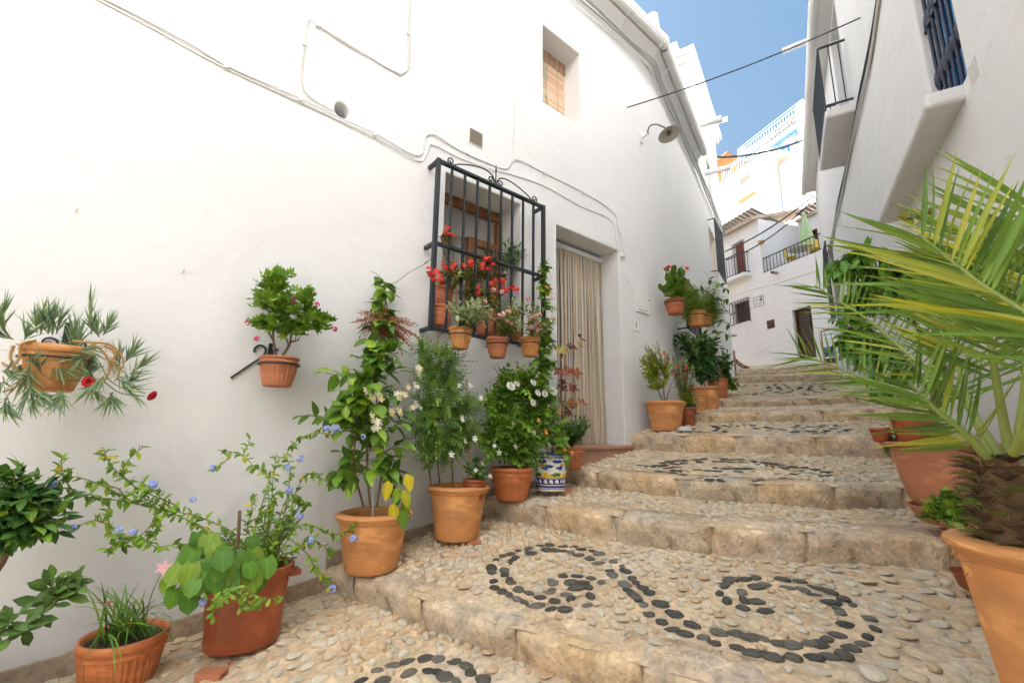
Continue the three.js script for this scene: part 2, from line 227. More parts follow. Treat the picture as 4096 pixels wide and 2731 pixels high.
for (let i = 0; i < 10; i++) {
  R = rng(900 + i);
  const st = structure(i === 0 ? 'lane_paving' : 'stone_step', stepLabels[i]); STEP.push(st);
  // mortar bed
  const nt = i < 4 ? 84 : 48, ns = i === 0 ? 90 : i === 1 ? 44 : i === 6 ? 50 : 26, pos = [], uv = [], idx = [];
  for (let a = 0; a <= ns; a++) for (let b = 0; b <= nt; b++) { const s = i === 0 ? Math.pow(a / ns, 0.4) : a / ns, p = treadPoint(i, b / nt, s); p.y += 0.006 * fbm3(p.x * 14, 3, p.z * 14, 2); pos.push(p.x, p.y, p.z); uv.push(p.x, p.z); }
  for (let a = 0; a < ns; a++) for (let b = 0; b < nt; b++) { const q = a * (nt + 1) + b; idx.push(q, q + 1, q + nt + 1, q + 1, q + nt + 2, q + nt + 1); }
  const g = new THREE.BufferGeometry(); g.setAttribute('position', new THREE.Float32BufferAttribute(pos, 3)); g.setAttribute('uv', new THREE.Float32BufferAttribute(uv, 2)); g.setIndex(idx); g.computeVertexNormals();
  mesh('mortar_bed', g, M.mortar, st);
  // riser stones
  if (i > 0) {
    const E = EDGE[i], N = 200, pts = []; for (let k = 0; k <= N; k++) pts.push(along(E.p, k / N));
    const len = [0]; for (let k = 1; k <= N; k++) len.push(len[k - 1] + Math.hypot(pts[k][0] - pts[k - 1][0], pts[k][1] - pts[k - 1][1]));
    const at = (l) => { let k = 1; while (k < N && len[k] < l) k++; const f = (l - len[k - 1]) / (len[k] - len[k - 1]); return [lerp(pts[k - 1][0], pts[k][0], f), lerp(pts[k - 1][1], pts[k][1], f), pts[k][0] - pts[k - 1][0], pts[k][1] - pts[k - 1][1]]; };
    const strip = (l0, l1, nu, prof, disp, block) => {
      const P = [], I = [], U = []; const np = prof.length;
      for (let a = 0; a <= nu; a++) {
        const l = lerp(l0, l1, a / nu), [x, z, tx, tz] = at(clamp(l, 0.001, len[N] - 0.001)), m = Math.hypot(tx, tz), ox = -tz / m, oz = tx / m;
        const ed = block ? Math.min(1, Math.min(a, nu - a) / 1.2) : 1, e2 = Math.sqrt(ed);
        let acc = 0;
        for (let b = 0; b < np; b++) {
          let [o, y] = prof[b]; if (b) acc += Math.hypot(o - prof[b - 1][0], y - prof[b - 1][1]);
          const q = disp * (fbm3(l * 7 + i * 11, y * 9, o * 9, 3) * 1.2 + 0.5 * n3(l * 26, y * 22, i)); const oo = o + q * (o > -0.02 ? 1 : 0.25) - (1 - e2) * 0.028; const yy = y + (b > np - 5 ? q * 0.3 : 0) - (1 - e2) * (b > np - 6 ? 0.012 : 0) + (b > np - 6 ? 0.012 * n3(l * 2.3, i * 7, 0.5) : 0);
          P.push(x + ox * oo, yy, z + oz * oo); U.push(l, acc);
        }
      }
      for (let a = 0; a < nu; a++) for (let b = 0; b < np - 1; b++) { const q = a * np + b; I.push(q, q + np, q + 1, q + 1, q + np, q + np + 1); }
      const gg = new THREE.BufferGeometry(); gg.setAttribute('position', new THREE.Float32BufferAttribute(P, 3)); gg.setAttribute('uv', new THREE.Float32BufferAttribute(U, 2)); gg.setIndex(I); gg.computeVertexNormals(); return gg;
    };
    const hgt = E.top - E.foot, f0 = E.foot - 0.07;
    const depth = i < 3 ? 0.2 : 0.14;
    const prof = []; const NB = 9; for (let b = 0; b <= NB; b++) prof.push([0.006 - 0.012 * Math.cos(b / NB * 3), lerp(f0, E.top - 0.028, b / NB)]);
    prof.push([-0.004, E.top - 0.012], [-0.016, E.top - 0.002], [-0.035, E.top + 0.001], [-0.09, E.top + 0.002], [-depth, E.top - 0.004 + 0.02]);
    prof.push([-depth - 0.03, E.top - 0.08]);
    mesh('joint_mortar', strip(0, len[N], 120, [[-0.022, f0], [-0.020, E.top - 0.06], [-0.026, E.top - 0.025], [-0.06, E.top - 0.012], [-0.12, E.top - 0.012]], 0.006, false), M.mortar, st);
    let l = 0; const big = i < 5 ? [0.34, 0.72] : [0.4, 0.8];
    while (l < len[N] - 0.15) { const w = Math.min(rr(...big), len[N] - l); const lg = mesh('riser_stone', strip(l + 0.006, l + w - 0.006, Math.max(6, Math.round(w / (i < 4 ? 0.028 : 0.06))), prof, i < 4 ? 0.012 : 0.011, true), pick(M.stone), st); l += w; }
  }
  // pebbles: dark scroll stones first, then pale ones between
  const placed = []; const free = (x, z, r) => { for (const q of placed) if ((q[0] - x) ** 2 + (q[1] - z) ** 2 < (q[2] + r) ** 2) return false; return true; };
  const surf = (x, z) => { // find (t,s) by search
    let best = null; for (let k = 0; k < 2; k++) { let t = best ? best[0] : 0.5, s = best ? best[1] : 0.5, d = 0.25; for (let it = 0; it < 40; it++) { let bd = 1e9, bt = t, bs = s; for (const dt of [-d, 0, d]) for (const ds of [-d, 0, d]) { const tt = clamp(t + dt, 0, 1), ss = clamp(s + ds, 0, 1), F = i === 0 ? START : EDGE[i].p, B = i === 9 ? FIN : EDGE[i + 1].p, a = along(F, tt), b = along(B, tt), dx = lerp(a[0], b[0], ss) - x, dz = lerp(a[1], b[1], ss) - z, e = dx * dx + dz * dz; if (e < bd) { bd = e; bt = tt; bs = ss; } } if (bt === t && bs === s) d *= 0.6; t = bt; s = bs; } best = [t, s]; } return treadPoint(i, best[0], best[1]);
  };
  const stone = (name, p, a, b, h, turn, mats, parent) => { const m = mesh(name, pick(pebGeos), pick(mats), parent); m.position.copy(p); m.scale.set(a, h, b); m.rotation.set(rr(-0.12, 0.12), turn, rr(-0.12, 0.12)); return m; };
  for (const line of scroll[i] || []) {
    const c = new THREE.CatmullRomCurve3(line.map((q) => V(q[0], 0, q[1]))), L = c.getLength(), sp = i < 3 ? 0.058 : i === 6 ? 0.16 : 0.075, w = i === 6 ? 0.12 : i < 3 ? 0.041 : 0.05;
    for (const side of (i === 6 ? [-1.4, 0, 1.4] : [-1, 1])) for (let d = rr(0, sp); d < L; d += sp * rr(0.85, 1.15)) {
      const u = clamp(d / L, 0, 1), q = c.getPointAt(u), tn = c.getTangentAt(u), x = q.x - tn.z * w * side + rr(-0.010, 0.010), z = q.z + tn.x * w * side + rr(-0.010, 0.010);
      const a = rr(0.027, 0.046) * (i === 6 ? 1.8 : i > 2 ? 1.2 : 1), b = a * rr(0.6, 0.88); if ((i > 2 && R() < 0.3) || !free(x, z, b * 0.66)) continue; placed.push([x, z, b]);
      const p = surf(x, z); p.y -= 0.002; stone('dark_pebble', p, a, b, rr(0.008, 0.015), Math.atan2(-tn.z, tn.x) + rr(-0.6, 0.6), M.dark, st);
    }
  }
  const spec = { 0: [2600, 0.024, 0.042, 1], 1: [3600, 0.023, 0.043, 1], 2: [700, 0.022, 0.04, 0.3], 3: [900, 0.022, 0.042, 0.5], 4: [700, 0.024, 0.042, 0.6], 5: [400, 0.026, 0.042, 0.6], 6: [2200, 0.03, 0.05, 0.7], 7: [500, 0.035, 0.05, 0.7] }[i];
  if (spec) {
    const cand = [];
    for (let k = 0; k < spec[0] * 6 && cand.length < spec[0]; k++) {
      const t = R(), s = i === 0 ? 1 - Math.pow(R(), 1.6) * 0.26 : rr(i === 2 ? 0.12 : 0.14, 0.985), p = treadPoint(i, t, s);
      const wl = p.x < 5 ? 0.03 : -0.3 * (p.x - 5) + 0.05, wr = 4.16 - 0.3356 * p.x; if (p.z < wl || p.z > wr) continue;
      const f = smooth(0.42, 0.62, 0.5 + 0.5 * fbm3(p.x * 1.3 + 4, i * 5, p.z * 1.3, 2));
      const worn = i === 1 ? smooth(2.0, 1.2, Math.abs(p.z - 1.75) * 1.9) * smooth(0.95, 0.4, Math.abs(s - 0.45)) : f; // trodden middle: stones sunk in mortar
      if (R() < worn * (1 - spec[3] * 0.6) * 0.6) continue;
      const a = rr(spec[1], spec[2]) * (i === 1 && p.z > 2.3 ? 1.3 : 1), b = a * rr(0.55, 0.85); if (!free(p.x, p.z, Math.sqrt(a * b) * 0.97)) continue;
      placed.push([p.x, p.z, Math.sqrt(a * b) * 0.98]); cand.push({ p, a, b, h: lerp(rr(0.013, 0.022), rr(0.006, 0.011), worn), turn: (i < 2 ? 0.5 + p.z * 0.2 : 1.3) + rr(-0.7, 0.7), d: p.distanceTo(camera.position) / a });
    }
    cand.sort((m, n) => m.d - n.d);
    const inView = (c) => { const q = c.p.clone().project(camera); return Math.abs(q.x) < 1.03 && Math.abs(q.y) < 1.03 && q.z < 1; };
    const vis = cand.filter(inView).concat(cand.filter((c) => !inView(c)));
    vis.slice(0, 300).forEach((c) => stone('pale_pebble', c.p, c.a, c.b, c.h, c.turn, M.pale, st));
    const rest = vis.slice(300);
    if (rest.length) { const im = new THREE.InstancedMesh(pebGeos[1], std({ color: 0xffffff, map: pebMap, roughness: 0.72 }), rest.length); im.name = 'pale_pebbles'; im.userData = { kind: 'stuff' }; im.castShadow = im.receiveShadow = true; const mm = new THREE.Matrix4(); rest.forEach((c, k) => { mm.compose(c.p, new THREE.Quaternion().setFromEuler(new THREE.Euler(0, c.turn, 0)), V(c.a, c.h, c.b)); im.setMatrixAt(k, mm); im.setColorAt(k, pick(M.pale).color); }); st.add(im); }
  }
}
// ---------------------------------------------------------------- near left house
function wallShape(x0, y0, x1, y1, holes) {
  const s = new THREE.Shape([new THREE.Vector2(x0, y0), new THREE.Vector2(x1, y0), new THREE.Vector2(x1, y1), new THREE.Vector2(x0, y1)]);
  for (const h of holes) { const p = new THREE.Path(); if (h.r) p.absellipse(h.x, h.y, h.r, h.r * 1.15, 0, Math.PI * 2, true); else if (h.arch) { p.moveTo(h.x0, h.y0); p.lineTo(h.x0, h.y1 - h.arch); p.quadraticCurveTo(h.x0, h.y1, (h.x0 + h.x1) / 2, h.y1); p.quadraticCurveTo(h.x1, h.y1, h.x1, h.y1 - h.arch); p.lineTo(h.x1, h.y0); p.closePath(); } else { p.moveTo(h.x0, h.y0); p.lineTo(h.x0, h.y1); p.lineTo(h.x1, h.y1); p.lineTo(h.x1, h.y0); p.closePath(); } s.holes.push(p); }
  return s;
}
function wallGeo(x0, y0, x1, y1, holes, z0, z1, bevel = 0.012) { const g = new THREE.ExtrudeGeometry(wallShape(x0, y0, x1, y1, holes), { depth: z1 - z0 - bevel, bevelEnabled: bevel > 0, bevelThickness: bevel, bevelSize: bevel, bevelOffset: -bevel, bevelSegments: 2, curveSegments: 18 }); g.translate(0, 0, z0); return metre(g); }
const house = thing('white_house', 'near white plastered house with the grilled window and string curtain door', 'house');
const WIN = { x0: 1.80, x1: 2.63, y0: 2.03, y1: 3.37 }, UWIN = { x0: 2.93, x1: 3.53, y0: 4.645, y1: 5.60 }, DOOR = { x0: 3.115, x1: 4.14, y0: 1.10, y1: 3.32 };
mesh('wall', wallGeo(-14.2, -1.6, 4.612, 6.42, [WIN, UWIN, DOOR, { x: 0.915, y: 3.50, r: 0.052 }], -0.42, 0), M.plaster, house);
// second stretch of wall, turned a little up the lane
const A2 = Math.asin(0.287);
const w2 = new THREE.Group(); // frame of the second stretch: x along, z out of the wall
w2.position.set(5, 0, 0); w2.rotation.y = A2; w2.updateMatrixWorld();
const W2 = (a, y, o) => V(a, y, o).applyMatrix4(w2.matrixWorld);
const onW2 = (g) => g.applyMatrix4(w2.matrixWorld);
const LWIN = { x0: 0.82, x1: 1.62, y0: 2.72, y1: 3.35 }, GWIN = { x0: 4.15, x1: 5.0, y0: 4.62, y1: 5.6 };
mesh('wall', onW2(wallGeo(0.388, 0.5, 3.642, 6.42, [LWIN], -0.42, 0)), M.plaster, house);
{ // rounded bend between the two stretches
  const a = V(4.6, 0, 0), m = V(5, 0, 0), b = W2(0.4, 0, 0), sh = new THREE.Shape(); const pt = []; for (let i = 0; i <= 14; i++) { const t = i / 14, x = (1 - t) ** 2 * a.x + 2 * t * (1 - t) * m.x + t * t * b.x, z = (1 - t) ** 2 * a.z + 2 * t * (1 - t) * m.z + t * t * b.z; pt.push(new THREE.Vector2(x, -z)); }
  const c = W2(0.4, 0, -0.4); pt.push(new THREE.Vector2(c.x, -c.z), new THREE.Vector2(4.6, 0.4)); const g = new THREE.ExtrudeGeometry(new THREE.Shape(pt), { depth: 5.9, bevelEnabled: false }); g.rotateX(-Math.PI / 2); g.translate(0, 0.5, 0); const o = g.toNonIndexed(); const uvp = o.attributes.position, uv = new Float32Array(uvp.count * 2); for (let i = 0; i < uvp.count; i++) { uv[i * 2] = uvp.getX(i); uv[i * 2 + 1] = uvp.getY(i); } o.setAttribute('uv', new THREE.BufferAttribute(uv, 2)); mesh('wall_bend', o, M.plaster, house);
}
mesh('end_wall', box(-14.18, -1.6, -9, -13.75, 6.4, -0.43), M.plaster, house);
// eave: moulding, gutter, fascia
function eave(x0, x1, wrap) {
  const parts = [];
  const sh = new THREE.Shape(); sh.moveTo(0, 6.30); sh.lineTo(0.03, 6.34); sh.lineTo(0.04, 6.42); sh.lineTo(0.10, 6.46); sh.lineTo(0.15, 6.50); sh.lineTo(0.15, 6.62); sh.lineTo(-0.3, 6.8); sh.lineTo(-0.3, 6.36); sh.closePath();
  const g = new THREE.ExtrudeGeometry(sh, { depth: x1 - x0, bevelEnabled: false }); g.rotateY(Math.PI / 2); g.scale(1, 1, -1); // x along, z out
  const p = g.attributes.position; for (let i = 0; i < p.count; i++) p.setX(i, p.getX(i) + x0);
  const idx = g.index; g.computeVertexNormals(); const flip = g.index ? g.toNonIndexed() : g; const q = flip.attributes.position; for (let i = 0; i < q.count; i += 3) { const a = [q.getX(i), q.getY(i), q.getZ(i)]; q.setXYZ(i, q.getX(i + 1), q.getY(i + 1), q.getZ(i + 1)); q.setXYZ(i + 1, ...a); } flip.computeVertexNormals(); const z = flip.attributes.position; for (let i = 0; i < z.count; i++) z.setZ(i, z.getZ(i)); return metre(flip);
}
const fixZ = (g) => { g.computeBoundingBox(); if (g.boundingBox.min.z < -0.31 || g.boundingBox.max.z < 0.1) { g.scale(1, 1, -1); const q = g.attributes.position; for (let i = 0; i < q.count; i += 3) { const a = [q.getX(i), q.getY(i), q.getZ(i)]; q.setXYZ(i, q.getX(i + 1), q.getY(i + 1), q.getZ(i + 1)); q.setXYZ(i + 1, ...a); } g.computeVertexNormals(); } return metre(g); };
mesh('eave', fixZ(eave(-14.2, 5.02)), M.whitePaint, house);
mesh('eave', onW2(fixZ(eave(-0.02, 2.95))), M.whitePaint, house);
const gut = (a, b, f) => f(merge([tube([[a, 6.58, 0.20], [b, 6.58, 0.20]], 0.06, 2, 12), box(a, 6.58, 0.145, b, 6.68, 0.265)]));
mesh('gutter', gut(-14.2, 5.13, (g) => g), M.whitePaint, house);
mesh('gutter', gut(0.10, 3.0, onW2), M.whitePaint, house);
for (let k = 0; k < 8; k++) { const x = 5.0 - k * 0.75; mesh('gutter_bracket', tube([[x, 6.33, 0.03], [x, 6.45, 0.12], [x, 6.50, 0.2], [x, 6.58, 0.27]], 0.006, 8, 5), M.whitePaint, house); }
for (let k = 0; k < 4; k++) { const x = 0.4 + k * 0.75; mesh('gutter_bracket', onW2(tube([[x, 6.33, 0.03], [x, 6.45, 0.12], [x, 6.50, 0.2], [x, 6.58, 0.27]], 0.006, 8, 5)), M.whitePaint, house); }
// roof slope; unseen set-back storeys added, tall enough to shade the right wall
const roofTile = std({ color: lin(0.70, 0.58, 0.48), map: terraMap, roughness: 0.9 });
mesh('roof', (() => { const g = new THREE.BoxGeometry(19.6, 0.12, 4.4); g.rotateX(0.2); g.translate(-4.5, 7.02, -2.38); return metre(g); })(), roofTile, house);
mesh('added_upper_storey', box(-14.1, 6.4, -8.5, 5.5, 12.8, -2.2), M.plaster, house); mesh('added_upper_storey', box(5.51, 6.4, -8.5, 8.5, 10.2, -2.2), M.plaster, house);
mesh('terrace_wall', onW2(box(0.0, 6.5, -1.2, 3.6, 7.3, -0.45)), M.plaster, house);
// grey cement skirting along the foot of the wall
{
  const strip = (x0, x1, y0, y1) => { const s = new THREE.Shape([[x0, y0[0]], [x1, y0[1]], [x1, y1[1]], [x0, y1[0]]].map((p) => new THREE.Vector2(...p))); const g = new THREE.ExtrudeGeometry(s, { depth: 0.012, bevelEnabled: true, bevelSize: 0.004, bevelThickness: 0.004, bevelSegments: 1 }); return metre(g); };
  mesh('skirting', strip(-14, 1.07, [-1.8, 0.2], [-1.27, 0.385]), M.cement, house);
  mesh('skirting', strip(1.075, 2.26, [0.35, 0.5], [0.51, 0.65]), M.cement, house);
  mesh('skirting', strip(2.265, 3.1, [0.6, 0.7], [0.80, 0.86]), M.cement, house);
}
// window in the near wall: reveal floor, timber frame, casement, panes, net curtain, dim room
{
  const w = mesh('window', box(WIN.x0 - 0.1, WIN.y0 - 0.1, -1.9, WIN.x1 + 0.1, WIN.y0, -0.43), M.terraDark, house);
  mesh('room_wall', merge([box(WIN.x0 - 0.6, WIN.y0 - 0.2, -1.95, WIN.x1 + 0.6, WIN.y1 + 0.5, -1.9), box(WIN.x0 - 0.6, WIN.y0 - 0.2, -1.9, WIN.x0 - 0.55, WIN.y1 + 0.5, -0.43), box(WIN.x1 + 0.55, WIN.y0 - 0.2, -1.9, WIN.x1 + 0.6, WIN.y1 + 0.5, -0.43), box(WIN.x0 - 0.6, WIN.y1 + 0.45, -1.9, WIN.x1 + 0.6, WIN.y1 + 0.5, -0.43)]), M.plaster, w);
  const fz = -0.30, f = [];
  const fr = (x0, y0, x1, y1, z = fz, d = 0.07) => rbox(x0, y0, z - d, x1, y1, z, 0.008);
  mesh('lintel_board', fr(WIN.x0, WIN.y1 - 0.09, WIN.x1, WIN.y1, fz + 0.02, 0.05), M.wood, w);
  for (const [a, b] of [[WIN.x0, WIN.x0 + 0.045], [WIN.x1 - 0.045, WIN.x1]]) mesh('frame_post', fr(a, WIN.y0, b, WIN.y1 - 0.09), M.wood, w);
  // closed casement on the right, a glazed fixed light with net on the left
  const cx0 = 2.24, cx1 = WIN.x1 - 0.05, cy0 = WIN.y0 + 0.02, cy1 = WIN.y1 - 0.34;
  for (const [x0, y0, x1, y1] of [[cx0, cy0, cx0 + 0.07, cy1], [cx1 - 0.06, cy0, cx1, cy1], [cx0 + 0.07, cy1 - 0.075, cx1 - 0.06, cy1], [cx0 + 0.07, cy0, cx1 - 0.06, cy0 + 0.08]]) mesh('casement_rail', fr(x0, y0, x1, y1, fz + 0.025, 0.05), M.wood, w);
  mesh('pane', box(cx0 + 0.07, cy0 + 0.08, fz - 0.01, cx1 - 0.06, cy1 - 0.075, fz - 0.006), M.glass, w);
  mesh('pane', box(WIN.x0 + 0.045, WIN.y0, fz - 0.045, cx0, cy1, fz - 0.041), M.glass, w);
  mesh('transom_panel', box(WIN.x0 + 0.045, cy1 + 0.004, fz - 0.06, WIN.x1 - 0.045, WIN.y1 - 0.09, fz - 0.05), std({ color: lin(0.42, 0.40, 0.37), roughness: 0.6 }), w);
  const net = new THREE.PlaneGeometry(0.8, 1.1, 60, 1); { const p = net.attributes.position; for (let i = 0; i < p.count; i++) p.setZ(i, 0.014 * Math.sin(p.getX(i) * 70) + 0.01 * Math.sin(p.getX(i) * 31)); } net.translate(WIN.x0 + 0.42, WIN.y0 + 0.52, fz - 0.14); net.computeVertexNormals();
  mesh('net_curtain', net, new THREE.MeshPhysicalMaterial({ color: lin(0.62, 0.56, 0.46), roughness: 1, transmission: 0.35, thickness: 0, side: THREE.DoubleSide }), w);
  for (let k = 0; k < 3; k++) mesh('inner_shutter_slat', box(cx0 + 0.10 + k * 0.055, cy0 + 0.1, fz - 0.09, cx0 + 0.125 + k * 0.055, cy1 - 0.2, fz - 0.08), M.wood, w);
  mesh('sill_board', box(WIN.x0 + 0.005, WIN.y0 + 0.004, -0.29, WIN.x1 - 0.005, WIN.y0 + 0.02, -0.02), M.whitePaint, w);
}
// upper window: deep reveal, head board, bamboo blind
{
  const w = mesh('upper_window', box(UWIN.x0, UWIN.y0, -0.35, UWIN.x1, UWIN.y1, -0.33), M.glass, house);
  const wood = std({ color: lin(0.66, 0.44, 0.31), map: woodMap, roughness: 0.7 });
  mesh('head_board', rbox(UWIN.x0 - 0.0, UWIN.y1 - 0.15, -0.25, UWIN.x1, UWIN.y1 - 0.002, -0.23, 0.004), wood, w);
  const cols = [lin(0.72, 0.50, 0.34), lin(0.66, 0.44, 0.30), lin(0.78, 0.58, 0.42)].map((c) => std({ color: c, roughness: 0.7 }));
  R = rng(5); const n = 34; for (let k = 0; k < n; k++) { const y = UWIN.y0 + 0.01 + k * (UWIN.y1 - 0.15 - UWIN.y0) / n; mesh('blind_slat', box(UWIN.x0 + 0.01 + rr(0, 0.01), y, -0.246, UWIN.x1 - 0.01 - rr(0, 0.02), y + 0.017, -0.238), pick(cols), w); }
  for (const x of [0.1, 0.28, 0.46]) mesh('blind_string', bar([UWIN.x0 + x, UWIN.y0, -0.234], [UWIN.x0 + x, UWIN.y1 - 0.15, -0.234], 0.003), std({ color: lin(0.3, 0.24, 0.1), roughness: 0.9 }), w);
  mesh('green_cord', tube([[UWIN.x0 + 0.22, UWIN.y1 - 0.05, -0.225], [UWIN.x0 + 0.25, UWIN.y1 - 0.4, -0.225], [UWIN.x0 + 0.33, UWIN.y0 + 0.05, -0.222]], 0.004, 12, 5), std({ color: lin(0.25, 0.6, 0.42), roughness: 0.8 }), w);
}
// doorway: rail, string curtain, dark passage, marble threshold
{
  mesh('passage', merge([box(DOOR.x0 - 0.3, 1.0, -2.2, DOOR.x1 + 0.3, 3.4, -2.15), box(DOOR.x0 - 0.32, 1.0, -2.2, DOOR.x0 - 0.28, 3.4, -0.425), box(DOOR.x1 + 0.28, 1.0, -2.2, DOOR.x1 + 0.32, 3.4, -0.425), box(DOOR.x0 - 0.3, 3.35, -2.2, DOOR.x1 + 0.3, 3.4, -0.425), box(DOOR.x0 - 0.3, 1.0, -2.2, DOOR.x1 + 0.3, 1.09, -0.425)]), M.plaster, house);
  const th = mesh('threshold', rbox(3.02, 1.085, -0.42, 4.24, 1.125, 0.055, 0.012, 3), std({ color: lin(0.60, 0.34, 0.24), map: terraMap, roughness: 0.5 }), house);
  mesh('threshold_riser', box(3.04, 0.8, -0.2, 4.21, 1.084, 0.03), std({ color: lin(0.60, 0.34, 0.24), map: terraMap, roughness: 0.5 }), house);
}
{
  const c = thing('string_curtain', 'multicoloured string curtain hanging in the white doorway', 'curtain', [3.63, 1.126, -0.25]);
  mesh('rail', rbox(-0.505, 2.10, -0.02, 0.50, 2.155, 0.03, 0.006), M.whitePaint, c);
  R = rng(77);
  const cols = [[0.64, 0.52, 0.34], [0.62, 0.49, 0.38], [0.56, 0.42, 0.34], [0.54, 0.49, 0.43], [0.50, 0.48, 0.46], [0.67, 0.57, 0.43], [0.58, 0.45, 0.38], [0.62, 0.54, 0.44], [0.50, 0.41, 0.31], [0.66, 0.56, 0.36]].map((q) => std({ color: lin(...q), roughness: 0.6 }));
  const n = 128, band = []; for (let k = 0; k < n; k++) { const x = -0.49 + k / (n - 1) * 0.98, dx = rr(-0.012, 0.012), dz = rr(-0.02, 0.02); mesh('strand', tube([[x, 2.10, dz * 0.3], [x + dx * 0.3, 1.3, dz], [x + dx, 0.5, dz * 0.8], [x + dx * 1.6 + rr(-0.012, 0.012), rr(0.0, 0.02), dz + rr(-0.01, 0.015)]], 0.0050, 8, 5), cols[Math.floor((0.5 + 0.5 * Math.sin(k * 0.55) * 0.6 + R() * 0.6) * 9) % 10], c); }
}
// ---------------------------------------------------------------- next house up the lane on the left
{
  const nh = thing('white_house', 'tall white house up the lane on the left with a thin finger chimney', 'house', [5, 0, 0], A2);
  mesh('wall', wallGeo(3.63, 0.8, 6.45, 8.9, [{ x0: 4.2, x1: 5.05, y0: 4.62, y1: 5.62 }, { x0: 4.6, x1: 5.2, y0: 6.5, y1: 7.5 }], -0.4, 0.0), M.plaster, nh);
  mesh('side_wall', box(3.22, 6.82, -5, 3.625, 8.9, -0.005), M.plasterRough, nh);
  mesh('corner_wall', box(6.1, 0.8, -3.4, 6.44, 8.85, -0.41), M.plaster, nh);
  mesh('roof', box(3.7, 8.6, -5, 6.4, 8.8, -0.41), M.plaster, nh);
  mesh('cornice', box(3.14, 8.905, -5.05, 6.53, 9.03, 0.08), M.whitePaint, nh);
  mesh('cornice', box(3.08, 9.034, -5.1, 6.59, 9.16, 0.15), M.whitePaint, nh);
  mesh('parapet', box(3.2, 9.165, -2.6, 3.5, 9.5, -0.2), M.plasterRough, nh);
  const ch = new THREE.CylinderGeometry(0.11, 0.19, 1.15, 8); ch.translate(3.35, 10.0, -0.7); mesh('chimney', metre(ch), M.plasterRough, nh);
  for (const [a, y, o, l] of [[5.3, 8.75, 0.0, 0.45], [2.6, 6.95, 0.05, 0.55], [4.3, 6.9, 0.0, 0.5]]) { mesh('rain_spout', merge([tube([[a, y, o - 0.1], [a, y - 0.03, o + l]], 0.06, 2, 9)]), M.whitePaint, nh); }
  mesh('room', box(4.1, 4.5, -0.9, 5.2, 7.6, -0.85), M.plaster, nh);
  // tall unseen block, added to shade the far house and upper lane
  const tb = thing('white_house', 'unseen tall white block added behind the left row to shade the far house', 'house', [15.2, 0, -12.5], 0);
  mesh('wall', box(-9, -1, -4, 3.3, 17, 3.5), M.plaster, tb); mesh('roof', box(-9.1, 17.005, -4.1, 3.4, 17.2, 3.6), roofTile, tb);
}
